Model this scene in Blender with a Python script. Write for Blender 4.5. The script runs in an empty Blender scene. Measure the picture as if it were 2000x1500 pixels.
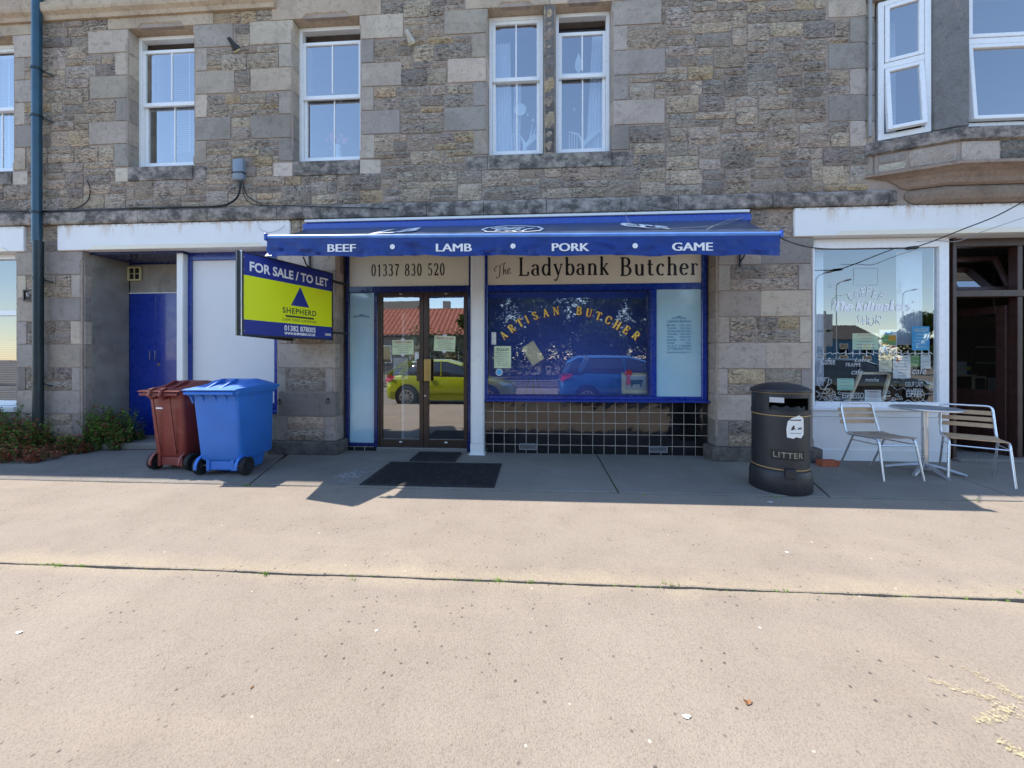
import bpy, bmesh, math, random
from mathutils import Vector, Matrix, noise
from math import sin, cos, pi, radians
R = random.Random(7)
SC = bpy.context.scene
COL = SC.collection

# ------------------------------------------------------------------ camera
FPX, CAMH, YAW = 730.0, 1.32, math.radians(3.509)
CAMD = 4.983
cam = bpy.data.cameras.new('camera')
cam.lens = FPX / 2000 * 36; cam.sensor_width = 36; cam.shift_y = -0.025
cam.clip_start = 0.05; cam.clip_end = 2000
co = bpy.data.objects.new('camera', cam); COL.objects.link(co)
co.location = (0, -CAMD, CAMH); co.rotation_euler = (pi / 2, 0, YAW)
SC.camera = co

# ------------------------------------------------------------------ light
SUNV = Vector((-0.58, 0.16, 1.0)).normalized()          # towards the sun
SUN_EL = math.asin(SUNV.z); SUN_ROT = math.atan2(SUNV.x, SUNV.y)
w = bpy.data.worlds.new('World'); SC.world = w; w.use_nodes = True
nt = w.node_tree
for n in list(nt.nodes): nt.nodes.remove(n)
out = nt.nodes.new('ShaderNodeOutputWorld'); bg = nt.nodes.new('ShaderNodeBackground')
sky = nt.nodes.new('ShaderNodeTexSky'); sky.sky_type = 'NISHITA'; sky.sun_disc = False
sky.sun_elevation = SUN_EL; sky.sun_rotation = SUN_ROT
sky.air_density = 1.0; sky.dust_density = 0.1; sky.ozone_density = 1.0
bg.inputs[1].default_value = 0.15
nt.links.new(sky.outputs[0], bg.inputs[0]); nt.links.new(bg.outputs[0], out.inputs[0])
sl = bpy.data.lights.new('sun', 'SUN'); sl.energy = 3.3; sl.angle = radians(0.53); sl.color = (1, 0.93, 0.83)
so = bpy.data.objects.new('sun', sl); COL.objects.link(so)
so.rotation_euler = SUNV.to_track_quat('Z', 'Y').to_euler(); so.location = (-6, 2, 12)
SC.view_settings.view_transform = 'Standard'; SC.view_settings.look = 'None'
SC.view_settings.gamma = 1; SC.view_settings.exposure = 1.45
SC.render.engine = 'CYCLES'
SC.cycles.max_bounces = 10; SC.cycles.transparent_max_bounces = 24; SC.cycles.glossy_bounces = 5
SC.cycles.use_denoising = True

# ------------------------------------------------------------------ helpers
def at(px, py, y=0.0):
    """world point on the plane Y=y that a pixel of the photograph looks at"""
    u = (px - 1000) / FPX; s, c = sin(YAW), cos(YAW)
    dx, dy, dz = -s + u * c, c + u * s, (700 - py) / FPX
    t = (y + CAMD) / dy
    return t * dx, CAMH + t * dz
def ax(px, y=0.0): return at(px, 700, y)[0]
def gr(px, py):
    u = (px - 1000) / FPX; s, c = sin(YAW), cos(YAW)
    t = CAMH / ((py - 700) / FPX)
    return t * (-s + u * c), -CAMD + t * (c + u * s)

class MB:
    def __init__(s): s.v = []; s.f = []; s.c = []
    def add(s, vs, fs):
        o = len(s.v); s.v += [tuple(p) for p in vs]; s.f += [tuple(i + o for i in f) for f in fs]; return s
    def box(s, x0, y0, z0, x1, y1, z1):
        return s.add([(x0,y0,z0),(x1,y0,z0),(x1,y1,z0),(x0,y1,z0),(x0,y0,z1),(x1,y0,z1),(x1,y1,z1),(x0,y1,z1)],
                     [(0,3,2,1),(4,5,6,7),(0,1,5,4),(1,2,6,5),(2,3,7,6),(3,0,4,7)])
    def quad(s, a, b, c, d): return s.add([a, b, c, d], [(0, 1, 2, 3)])
    def prism(s, poly, lo, hi, axis='z'):
        n = len(poly)
        def P(p, h): return {'z': (p[0], p[1], h), 'y': (p[0], h, p[1]), 'x': (h, p[0], p[1])}[axis]
        vs = [P(p, lo) for p in poly] + [P(p, hi) for p in poly]
        fs = [tuple(range(n))[::-1], tuple(range(n, 2 * n))] + [(i, (i + 1) % n, n + (i + 1) % n, n + i) for i in range(n)]
        return s.add(vs, fs)
    def bar(s, a, b, w, h=None, up=(0, 0, 1)):
        a, b = Vector(a), Vector(b); h = h or w; d = (b - a).normalized(); up = Vector(up)
        if abs(d.dot(up)) > .98: up = Vector((0, 1, 0))
        r = d.cross(up).normalized() * w / 2; u = r.cross(d).normalized() * h / 2
        vs = [a - r - u, a + r - u, a + r + u, a - r + u, b - r - u, b + r - u, b + r + u, b - r + u]
        return s.add(vs, [(3,2,1,0),(4,5,6,7),(0,1,5,4),(1,2,6,5),(2,3,7,6),(3,0,4,7)])
    def tube(s, pts, r, n=8, cap=True):
        pts = [Vector(p) for p in pts]; rr = r if isinstance(r, (list, tuple)) else [r] * len(pts)
        o = len(s.v); prev = None; m = len(pts)
        for i, p in enumerate(pts):
            d = (pts[min(i + 1, m - 1)] - pts[max(i - 1, 0)]).normalized()
            if prev is None:
                a = Vector((0, 0, 1)) if abs(d.z) < .9 else Vector((0, 1, 0)); q = d.cross(a).normalized()
            else: q = (prev - d * prev.dot(d)).normalized()
            prev = q; t = d.cross(q)
            for k in range(n):
                A = 2 * pi * k / n; s.v.append(tuple(p + (q * cos(A) + t * sin(A)) * rr[i]))
        for i in range(m - 1):
            for k in range(n):
                k2 = (k + 1) % n; s.f.append((o + i*n + k, o + i*n + k2, o + (i+1)*n + k2, o + (i+1)*n + k))
        if cap: s.f.append(tuple(o + k for k in range(n))[::-1]); s.f.append(tuple(o + (m-1)*n + k for k in range(n)))
        return s
    def lathe(s, prof, c=(0, 0, 0), n=32, axis='z', a0=0, a1=2*pi):
        o = len(s.v); m = len(prof); full = abs(a1 - a0 - 2*pi) < 1e-6; N = n if full else n + 1
        for k in range(N):
            A = a0 + (a1 - a0) * k / n
            for (r, h) in prof:
                p = {'z': (r*cos(A), r*sin(A), h), 'y': (r*cos(A), h, r*sin(A)), 'x': (h, r*cos(A), r*sin(A))}[axis]
                s.v.append((p[0]+c[0], p[1]+c[1], p[2]+c[2]))
        for k in range(n):
            k2 = (k + 1) % N
            for j in range(m - 1): s.f.append((o+k*m+j, o+k2*m+j, o+k2*m+j+1, o+k*m+j+1))
        return s
    def xf(s, M, i0=0):
        for i in range(i0, len(s.v)): s.v[i] = tuple(M @ Vector(s.v[i]))
        return s
    def mesh(s, name):
        me = bpy.data.meshes.new(name); me.from_pydata(s.v, [], s.f); return me

def recalc(me, bevel=0, seg=1, weld=False):
    bm = bmesh.new(); bm.from_mesh(me)
    if weld: bmesh.ops.remove_doubles(bm, verts=bm.verts, dist=1e-5)
    bmesh.ops.recalc_face_normals(bm, faces=bm.faces)
    if bevel: bmesh.ops.bevel(bm, geom=bm.edges[:], offset=bevel, segments=seg, profile=.5, affect='EDGES', clamp_overlap=True)
    bm.to_mesh(me); bm.free()
def smooth(me, ang=35):
    me.shade_smooth(); me.set_sharp_from_angle(angle=radians(ang))
def rootof(o):
    while o.parent: o = o.parent
    return o
def wm(o):
    m = Matrix.LocRotScale(o.location, o.rotation_euler, o.scale)
    return wm(o.parent) @ m if o.parent else m
def link(name, me, mt, parent=None, world=True):
    if mt and not me.materials:
        for m in (mt if isinstance(mt, (list, tuple)) else [mt]): me.materials.append(m)
    if parent and world: me.transform(wm(parent).inverted())
    o = bpy.data.objects.new(name, me); COL.objects.link(o)
    if parent: o.parent = parent
    return o
def put(name, mb, mt, parent=None, bevel=0, seg=1, sm=None, world=True, fix=True, **tags):
    me = mb.mesh(name) if isinstance(mb, MB) else mb
    if fix: recalc(me, bevel, seg, weld=sm is not None)
    if sm: smooth(me, sm)
    o = link(name, me, mt, parent, world)
    for k, v in tags.items(): o[k] = v
    return o
def thing(name, label, cat, loc=(0, 0, 0), rz=0, group=None):
    o = bpy.data.objects.new(name, None); COL.objects.link(o); o.location = loc; o.rotation_euler = (0, 0, rz)
    o.empty_display_size = .1; o['label'] = label; o['category'] = cat
    if group: o['group'] = group
    return o
def tagged(o, label, cat, group=None):
    o['label'] = label; o['category'] = cat
    if group: o['group'] = group
    return o
def copy_tree(o, parent=None):
    c = o.copy(); COL.objects.link(c)
    if parent: c.parent = parent
    for ch in list(o.children): copy_tree(ch, c)
    return c

# ------------------------------------------------------------------ materials
class NB:
    def __init__(s, name):
        s.m = bpy.data.materials.new(name); s.m.use_nodes = True; s.t = s.m.node_tree
        for n in list(s.t.nodes): s.t.nodes.remove(n)
        s.out = s.n('ShaderNodeOutputMaterial'); s._pos = None
    def n(s, typ, **kw):
        n = s.t.nodes.new(typ)
        for k, v in kw.items(): setattr(n, k, v)
        return n
    def l(s, a, b): s.t.links.new(a, b)
    def set(s, sock, v):
        if hasattr(v, 'is_linked'): s.l(v, sock)
        else: sock.default_value = (*v, 1) if isinstance(v, (tuple, list)) and len(v) == 3 and sock.type == 'RGBA' else v
    def pos(s):
        if not s._pos: s._pos = s.n('ShaderNodeNewGeometry').outputs['Position']
        return s._pos
    def vscale(s, sc):
        m = s.n('ShaderNodeVectorMath', operation='MULTIPLY'); s.l(s.pos(), m.inputs[0]); m.inputs[1].default_value = sc; return m.outputs[0]
    def noise(s, scale, detail=4, rough=.55, vec=None, dist=0, fac=True):
        n = s.n('ShaderNodeTexNoise'); n.inputs['Scale'].default_value = scale; n.inputs['Detail'].default_value = detail
        n.inputs['Roughness'].default_value = rough; n.inputs['Distortion'].default_value = dist
        s.l(vec if vec is not None else s.pos(), n.inputs['Vector']); return n.outputs[0 if fac else 1]
    def voro(s, scale, feature='F1', vec=None):
        n = s.n('ShaderNodeTexVoronoi', feature=feature); n.inputs['Scale'].default_value = scale
        s.l(vec if vec is not None else s.pos(), n.inputs['Vector']); return n.outputs[0]
    def ramp(s, x, a, b, lo=0., hi=1.):
        n = s.n('ShaderNodeMapRange'); n.inputs[1].default_value = a; n.inputs[2].default_value = b
        n.inputs[3].default_value = lo; n.inputs[4].default_value = hi; s.l(x, n.inputs[0]); return n.outputs[0]
    def math(s, op, a, b=0.):
        n = s.n('ShaderNodeMath', operation=op); s.set(n.inputs[0], a); s.set(n.inputs[1], b); return n.outputs[0]
    def mix(s, fac, a, b, mode='MIX'):
        n = s.n('ShaderNodeMix', data_type='RGBA', blend_type=mode); s.set(n.inputs[0], fac); s.set(n.inputs[6], a); s.set(n.inputs[7], b)
        return n.outputs[2]
    def attr(s, name):
        return s.n('ShaderNodeAttribute', attribute_name=name).outputs[0]
    def bump(s, h, strength=.3, dist=.01, normal=None):
        n = s.n('ShaderNodeBump'); n.inputs['Strength'].default_value = strength; n.inputs['Distance'].default_value = dist
        s.l(h, n.inputs['Height'])
        if normal is not None: s.l(normal, n.inputs['Normal'])
        return n.outputs[0]
    def pbr(s, col, rough=.6, normal=None, metal=0., spec=.5, coat=0., **kw):
        p = s.n('ShaderNodeBsdfPrincipled'); s.set(p.inputs['Base Color'], col); s.set(p.inputs['Roughness'], rough)
        s.set(p.inputs['Metallic'], metal); s.set(p.inputs['Specular IOR Level'], spec); s.set(p.inputs['Coat Weight'], coat)
        for k, v in kw.items(): s.set(p.inputs[k], v)
        if normal is not None: s.l(normal, p.inputs['Normal'])
        s.l(p.outputs[0], s.out.inputs[0]); s.p = p; return s.m

def mat(name, col, rough=.5, metal=0., spec=.5, var=.15, vs=6., bs=0., bd=.002, bscale=60, coat=0., dirt=0., dcol=(.12,.1,.08), ds=3.):
    b = NB(name)
    n = b.noise(vs, 5)
    c = b.mix(b.ramp(n, .3, .7), tuple(x * (1 - var) for x in col), tuple(min(1, x * (1 + var)) for x in col))
    if dirt: c = b.mix(b.ramp(b.noise(ds, 8, .7, dist=.6), .62 - dirt * .25, .72, 0, min(1, dirt * 2)), c, dcol)
    r = b.ramp(b.noise(vs * 4, 3), .3, .7, max(0, rough - .06), min(1, rough + .06))
    nm = b.bump(b.noise(bscale, 4), bs, bd) if bs else None
    return b.pbr(c, r, nm, metal, spec, coat)

def stone_mat(name, rocky):
    b = NB(name)
    base = b.attr('Col')
    big = b.noise(3.2, 6, .6); med = b.noise(14, 7, .65, dist=.4); fine = b.noise(90, 4, .6)
    st = b.noise(9, 6, .7, vec=b.vscale((1, 1, 3.2)), dist=1.2)
    c = b.mix(b.ramp(big, .35, .65), b.mix(.5, base, (.86, .84, .82), 'MULTIPLY'), base)
    c = b.mix(b.ramp(b.noise(2.1, 7, .7, dist=.5), .5, .64, 0, .4), c, b.mix(1, base, (.55, .52, .5), 'MULTIPLY'))
    c = b.mix(b.ramp(st, .48, .72, 0, .55), c, b.mix(1, c, (1.22, 1.16, 1.06), 'MULTIPLY'))
    c = b.mix(b.ramp(b.noise(.8, 6, .65, dist=.4), .42, .66, 0, .45), c, b.mix(1, c, (.62, .6, .6), 'MULTIPLY'))
    # lichen and soot crusts
    c = b.mix(b.ramp(med, .52, .68, 0, .75 if rocky else .62), c, b.mix(1, base, (.5, .49, .5), 'MULTIPLY'))
    c = b.mix(b.ramp(b.noise(5.3, 8, .72, dist=.8), .63, .72, 0, .38), c, (.3, .27, .21))
    c = b.mix(b.ramp(fine, .38, .62, 0, .6), c, b.mix(1, c, (.58, .56, .54), 'MULTIPLY'))
    if rocky:
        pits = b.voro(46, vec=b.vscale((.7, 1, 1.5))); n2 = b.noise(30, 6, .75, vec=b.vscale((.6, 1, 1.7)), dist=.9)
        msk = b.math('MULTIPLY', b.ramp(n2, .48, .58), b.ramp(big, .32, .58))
        c = b.mix(b.math('MULTIPLY', msk, .85), c, (.04, .038, .036))  # hollows painted near black to stand in for shade in the relief
        c = b.mix(b.ramp(n2, .46, .34, 0, .55), c, b.mix(1, c, (1.45, 1.38, 1.25), 'MULTIPLY'))  # raised faces painted lighter as highlights
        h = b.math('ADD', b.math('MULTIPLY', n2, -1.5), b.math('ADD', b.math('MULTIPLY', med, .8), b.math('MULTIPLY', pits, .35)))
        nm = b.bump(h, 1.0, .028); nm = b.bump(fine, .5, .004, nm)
    else:
        h = b.math('ADD', b.math('MULTIPLY', med, 1.), b.math('MULTIPLY', fine, .45)); nm = b.bump(h, .9, .01)
    return b.pbr(c, .92, nm, spec=.25)

MT = {}
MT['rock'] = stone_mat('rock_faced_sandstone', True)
MT['ashlar'] = stone_mat('dressed_sandstone', False)
def soot_mat():
    b = NB('sooty_sandstone'); base = b.attr('Col')
    n = b.noise(6.5, 9, .68, vec=b.vscale((1, 1, 1.25))); f = b.noise(60, 5, .6)
    c = b.mix(b.ramp(n, .36, .58, .5, .95), base, (.07, .064, .06))
    c = b.mix(b.ramp(b.noise(30, 8, .7), .56, .7, 0, .4), c, base)
    c = b.mix(b.ramp(b.noise(2.3, 6), .58, .72, 0, .35), c, (.2, .18, .12))
    return b.pbr(c, .9, b.bump(b.math('ADD', f, n), .6, .008), spec=.25)
MT['soot'] = soot_mat()
MT['mortar'] = mat('lime_mortar', (.36, .285, .235), .95, var=.22, vs=3, bs=.6, bd=.006, bscale=70, spec=.2, dirt=.35, dcol=(.14,.12,.1))
MT['render'] = mat('grey_cement_render', (.28, .258, .225), .95, var=.2, vs=4, bs=.5, bd=.004, bscale=120, spec=.2, dirt=.25)
MT['whitewall'] = mat('white_masonry_paint', (.78, .78, .77), .75, var=.03, vs=2, bs=.35, bd=.003, bscale=150, spec=.3, dirt=.1, dcol=(.5,.46,.4))
def fascia_mat():
    b = NB('white_fascia_paint'); n = b.noise(2.5, 8, .7, vec=b.vscale((2.2, 1, .35)), dist=.3)
    c = b.mix(b.ramp(b.noise(3, 5), .3, .7), (.8, .785, .76), (.85, .835, .81))
    z = b.n('ShaderNodeSeparateXYZ'); b.l(b.pos(), z.inputs[0])
    hi = b.ramp(z.outputs[2], 3.02, 3.24)
    rust = b.math('MULTIPLY', b.ramp(n, .53, .64), hi)
    c = b.mix(b.math('MULTIPLY', rust, .75), c, (.52, .3, .13))
    edge = b.math('MULTIPLY', b.ramp(z.outputs[2], 3.185, 3.235), b.ramp(b.noise(20, 5, .7), .42, .6))
    c = b.mix(edge, c, (.3, .2, .12))
    return b.pbr(c, .6, b.bump(b.noise(140, 3), .25, .002), spec=.35)
MT['fascia'] = fascia_mat()
MT['upvc'] = mat('white_upvc', (.82, .82, .82), .3, var=.02, dirt=.05, dcol=(.5,.48,.44), bs=.0)
MT['whitepaint'] = mat('white_gloss_paint', (.78, .78, .76), .4, var=.03, dirt=.12, dcol=(.4,.37,.33))
MT['blue'] = mat('royal_blue_gloss_paint', (.005, .03, .26), .28, var=.12, vs=3, bs=.05, bd=.002, bscale=30, coat=.3, dirt=.05, dcol=(.03,.04,.1))
MT['navy'] = mat('dark_blue_paint', (.003, .014, .11), .3, var=.15, coat=.3)
MT['panelwhite'] = mat('pale_grey_board', (.7, .7, .7), .5, var=.03, vs=1.2, bs=.15, bd=.002, bscale=300)
MT['cream'] = mat('cream_sign_panel', (.78, .7, .55), .35, var=.02, vs=2, dirt=.06, dcol=(.45,.38,.28))
MT['brown'] = mat('brown_anodised_aluminium', (.075, .055, .045), .35, metal=.6, var=.1)
MT['darkwood'] = mat('dark_brown_stained_timber', (.045, .018, .014), .45, var=.3, vs=12, bs=.3, bd=.002, bscale=80, dirt=.15, dcol=(.16,.1,.08))
MT['blacktext'] = mat('black_vinyl', (.012, .011, .011), .4, var=.05)
MT['whitetext'] = mat('white_vinyl', (.82, .82, .82), .5, var=.03)
MT['greytext'] = mat('pale_grey_print', (.5, .5, .5), .6)
MT['chalk'] = mat('white_window_pen', (.88, .88, .88), .8, var=.02, vs=40)
MT['chalkfaint'] = mat('worn_window_pen', (.5, .52, .52), .8, var=.3, vs=30)
MT['gold'] = mat('gold_leaf_lettering', (.85, .58, .1), .4, metal=.0, var=.15, vs=20)
MT['redtext'] = mat('dark_red_vinyl', (.16, .01, .01), .4)
MT['bluetext'] = mat('mid_blue_vinyl', (.03, .16, .3), .5)
MT['lime'] = mat('lime_green_print', (.76, .84, .002), .35, var=.01)
MT['signblue'] = mat('sign_blue_print', (.006, .022, .24), .35, var=.03)
MT['signframe'] = mat('black_sign_frame', (.01, .012, .016), .35, var=.1)
MT['darkgreentext'] = mat('dark_green_print', (.02, .05, .025), .4)
MT['rubber'] = mat('black_rubber', (.014, .014, .015), .7, var=.3, vs=20, bs=.3, bd=.002, bscale=200, dirt=.12, dcol=(.09,.08,.07), ds=30)
MT['bluebin'] = mat('bright_blue_bin_plastic', (.03, .17, .6), .45, var=.1, vs=3, bs=.25, bd=.001, bscale=400, dirt=.2, dcol=(.06,.14,.35))
MT['redbin'] = mat('brown_red_bin_plastic', (.2, .034, .026), .5, var=.1, vs=3, bs=.25, bd=.001, bscale=400, dirt=.25, dcol=(.3,.14,.11))
MT['blackplastic'] = mat('black_cast_plastic', (.022, .022, .025), .5, var=.2, vs=8, bs=.3, bd=.001, bscale=300, dirt=.08, dcol=(.07,.065,.06))
MT['bandgold'] = mat('dull_gold_band', (.38, .24, .1), .5, var=.1)
MT['alu'] = mat('brushed_aluminium', (.72, .73, .75), .3, metal=.9, var=.04, vs=1.5)
MT['alurough'] = mat('cast_grey_aluminium', (.42, .43, .45), .45, metal=.7, var=.1)
MT['slat'] = mat('pale_ash_slat', (.5, .33, .19), .55, var=.15, vs=14, bs=.2, bd=.001, bscale=90)
MT['slatworn'] = mat('weathered_ash_slat', (.3, .22, .16), .7, var=.25, vs=14, bs=.2, bd=.001, bscale=90, dirt=.25, dcol=(.12,.09,.07))
MT['tabletop'] = mat('worn_steel_tabletop', (.26, .25, .245), .5, metal=.35, var=.15, vs=8)
MT['pipe'] = mat('teal_blue_pipe_paint', (.012, .065, .11), .35, var=.2, coat=.2, dirt=.1)
MT['pipedark'] = mat('dark_iron_shaded_pipe', (.012, .025, .03), .4, var=.2)  # dark ironwork, and the teal pipe darkened for dim light low down
MT['cable'] = mat('black_cable', (.012, .012, .013), .5)
MT['greycable'] = mat('grey_wire', (.3, .29, .28), .5)
MT['greyplastic'] = mat('grey_box_plastic', (.2, .24, .29), .5, var=.05)
MT['creamplastic'] = mat('cream_vent_plastic', (.62, .55, .32), .5)
MT['darkvoid'] = mat('dark_void', (.01, .01, .01), .9)
MT['chrome'] = mat('polished_chrome', (.8, .8, .82), .12, metal=1, var=.02)
MT['brass'] = mat('aged_brass', (.42, .3, .12), .35, metal=.9, var=.2)
MT['roomgrey'] = mat('dim_room_wall', (.34, .36, .4), .9, var=.05)
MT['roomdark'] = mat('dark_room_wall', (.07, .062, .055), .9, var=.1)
MT['roomwarm'] = mat('warm_room_wall', (.14, .11, .08), .9, var=.1)
MT['blindblue'] = mat('blue_display_screen', (.07, .125, .5), .7, var=.05)
MT['paper'] = mat('white_paper', (.74, .74, .7), .8, var=.03)
MT['papercream'] = mat('cream_paper', (.68, .63, .44), .8, var=.03)
MT['paperbuff'] = mat('buff_card', (.82, .72, .5), .8, var=.05)
MT['papermint'] = mat('mint_green_paper', (.42, .68, .52), .8, var=.03)
MT['papergreen'] = mat('green_leaflet', (.2, .36, .14), .8)
MT['paperyellow'] = mat('pale_green_leaflet', (.62, .72, .46), .8)
MT['paperblue'] = mat('sky_blue_poster', (.12, .45, .72), .8, var=.06)
MT['printgrey'] = mat('grey_small_print', (.22, .23, .25), .8)
MT['printred'] = mat('red_small_print', (.55, .1, .07), .8)
MT['printorange'] = mat('orange_print', (.6, .32, .05), .8)
MT['rosette'] = mat('red_ribbon', (.65, .03, .04), .6, var=.15)
MT['framewood'] = mat('pale_softwood_frame', (.85, .68, .46), .6, var=.15, vs=20)
MT['silverframe'] = mat('silver_picture_frame', (.5, .48, .42), .4, metal=.3)
MT['cowblack'] = mat('black_cow_print', (.03, .025, .02), .6)
MT['sepia'] = mat('sepia_photo_print', (.4, .36, .28), .6, var=.3, vs=60)
MT['brickred'] = mat('red_clay_brick', (.42, .11, .05), .85, var=.2, vs=20, bs=.4, bd=.002, bscale=120)
MT['curtain'] = mat('white_net_fabric', (.62, .66, .72), .9, var=.04)
MT['slatblind'] = mat('white_blind_slat', (.66, .7, .76), .6, var=.02)
MT['ornament'] = mat('pale_ceramic', (.6, .68, .68), .4)
MT['pinkflower'] = mat('pink_petals', (.55, .12, .16), .7, var=.3, vs=40)
MT['stem'] = mat('green_stem', (.06, .12, .03), .7, var=.3)
def leaf_mat(name, a, b_, tr=.25):
    b = NB(name); c = b.mix(b.ramp(b.noise(3.5, 3), .35, .65), a, b_)
    c = b.mix(b.ramp(b.noise(40, 2), .3, .7, 0, .5), c, tuple(x * .5 for x in a))
    b.pbr(c, .7, spec=.1); p = b.p
    t = b.n('ShaderNodeBsdfTranslucent'); b.set(t.inputs[0], c); m = b.n('ShaderNodeMixShader'); m.inputs[0].default_value = tr
    b.l(p.outputs[0], m.inputs[1]); b.l(t.outputs[0], m.inputs[2]); b.l(m.outputs[0], b.out.inputs[0]); return b.m
MT['leafgreen'] = leaf_mat('weed_leaf_green', (.11, .2, .035), (.18, .26, .06))
MT['leafbright'] = leaf_mat('weed_leaf_bright', (.2, .36, .06), (.28, .42, .08))
MT['leafred'] = leaf_mat('weed_leaf_red', (.34, .08, .05), (.36, .18, .1))
MT['treeleaf'] = leaf_mat('tree_leaf', (.05, .09, .02), (.09, .14, .035))
MT['bark'] = mat('tree_bark', (.1, .08, .06), .9, var=.3)
def glass_mat(name, base=.2, tint=(.86, .9, .92), rough=0., refl=(1, 1, 1), wavy=.0):
    b = NB(name); lw = b.n('ShaderNodeLayerWeight'); lw.inputs[0].default_value = .5
    f = b.math('ADD', b.math('MULTIPLY', b.math('POWER', lw.outputs[1], 5.), .8), base)
    f = b.math('MINIMUM', f, 1.)
    t = b.n('ShaderNodeBsdfTransparent'); b.set(t.inputs[0], tint)
    g = b.n('ShaderNodeBsdfGlossy'); g.inputs['Roughness'].default_value = rough; b.set(g.inputs[0], refl)
    if wavy: b.l(b.bump(b.noise(1.7, 2), wavy, .01), g.inputs['Normal'])
    m = b.n('ShaderNodeMixShader'); b.l(f, m.inputs[0]); b.l(t.outputs[0], m.inputs[1]); b.l(g.outputs[0], m.inputs[2])
    b.l(m.outputs[0], b.out.inputs[0]); return b.m
MT['glass'] = glass_mat('window_glass', .35, wavy=.06)
MT['shopglass'] = glass_mat('shop_window_glass', .2, wavy=.02)
MT['doorglass'] = glass_mat('door_glass', .36, wavy=.02)
def frost_mat():
    b = NB('frosted_film_glass')
    c = b.mix(b.ramp(b.noise(1.6, 4), .35, .65), (.34, .56, .66), (.44, .62, .68))
    c = b.mix(b.ramp(b.noise(5, 8, .8, dist=1), .6, .7, 0, .35), c, (.62, .74, .78))
    return b.pbr(c, .12, None, spec=.8, coat=.5)
MT['frost'] = frost_mat()
def tile_mat():
    b = NB('glossy_black_tile'); c = b.mix(b.ramp(b.noise(9, 3), .4, .7), (.006, .006, .008), (.014, .012, .012))
    return b.pbr(c, .06, b.bump(b.noise(16, 2), .2, .006), spec=.6, coat=.5)
MT['tile'] = tile_mat()
MT['grout'] = mat('pale_grout', (.62, .55, .45), .9, var=.2)
def ground_mat(name, ca, cb, speck=.5, dust=False, patch=(.5, .42, .32), pf=.6, grit=1., bstr=.5, dark=(.06,.055,.05)):
    b = NB(name)
    n1 = b.noise(.55, 7, .6, dist=.4); n2 = b.noise(3.1, 6, .6); n3 = b.noise(38, 5, .7); g = b.voro(150); g2 = b.voro(420)
    c = b.mix(b.ramp(n1, .35, .65), ca, cb)
    st = b.noise(1.4, 6, .6, vec=b.vscale((.35, 1.6, 1)), dist=.5)
    c = b.mix(b.ramp(st, .52, .68, 0, pf), c, patch)
    c = b.mix(b.ramp(n2, .42, .62, 0, .3), c, b.mix(1, c, (.8, .78, .77), 'MULTIPLY'))
    if dust:                                    # sand washed along the joint
        sy = b.n('ShaderNodeSeparateXYZ'); b.l(b.pos(), sy.inputs[0])
        dd = b.math('ABSOLUTE', b.math('ADD', sy.outputs[1], 2.74)); dd = b.math('ADD', dd, b.math('MULTIPLY', b.math('SUBTRACT', n2, .5), .3))
        c = b.mix(b.math('MULTIPLY', b.ramp(dd, .15, .0, 0, .6), b.ramp(n3, .3, .6, .4, 1)), c, (.36, .295, .205))
    gc = b.n('ShaderNodeTexVoronoi'); gc.inputs['Scale'].default_value = 210; b.l(b.pos(), gc.inputs['Vector'])
    sx = b.n('ShaderNodeSeparateColor'); b.l(gc.outputs['Color'], sx.inputs[0])
    c = b.mix(b.ramp(sx.outputs[0], .55, 1, 0, .35 * speck), c, b.mix(1, c, (1.5, 1.42, 1.35), 'MULTIPLY'))
    c = b.mix(b.ramp(sx.outputs[1], .6, 1, 0, .75 * speck), c, b.mix(1, c, (.45, .42, .4), 'MULTIPLY'))
    # pits where an aggregate stone has come out, and a few pale chips
    pc = b.n('ShaderNodeTexVoronoi'); pc.inputs['Scale'].default_value = 24; b.l(b.pos(), pc.inputs['Vector'])
    sp = b.n('ShaderNodeSeparateColor'); b.l(pc.outputs['Color'], sp.inputs[0])
    dn = b.math('ADD', pc.outputs['Distance'], b.math('MULTIPLY', n3, .25))
    pit = b.math('MULTIPLY', b.ramp(dn, .32, .2), b.ramp(sp.outputs[2], .8, .82))
    pit = b.math('MULTIPLY', pit, b.ramp(n2, .45, .55))
    c = b.mix(b.math('MULTIPLY', pit, .85), c, dark)
    chip = b.math('MULTIPLY', b.ramp(dn, .3, .22), b.ramp(sp.outputs[1], .986, .988))
    c = b.mix(b.math('MULTIPLY', chip, .7), c, (.72, .62, .5))
    h = b.math('SUBTRACT', b.math('ADD', b.math('MULTIPLY', g, -.5 * grit), b.math('MULTIPLY', n3, .8)), b.math('MULTIPLY', pit, 1.8))
    nm = b.bump(h, bstr, .006); nm = b.bump(n2, .3, .03, nm)
    return b.pbr(c, .93, nm, spec=.2)
MT['tarmac'] = ground_mat('worn_beige_tarmac', (.245, .206, .168), (.275, .234, .192), speck=.55, patch=(.305, .255, .2), pf=.4, dust=True)
MT['drive'] = ground_mat('grey_driveway_asphalt', (.2, .183, .163), (.26, .236, .21), speck=1., patch=(.15, .138, .13), pf=.4, grit=1.6, bstr=.9)
MT['slab'] = ground_mat('grey_concrete_slab', (.19, .172, .15), (.25, .228, .2), speck=.5, patch=(.24, .205, .165), pf=.5, grit=.4, bstr=.3)
MT['road'] = ground_mat('grey_road_asphalt', (.19, .172, .15), (.23, .205, .18), speck=.6, patch=(.25, .22, .19), pf=.3)
MT['soil'] = mat('dark_joint_soil', (.06, .045, .03), .95, var=.4, vs=20)
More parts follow.
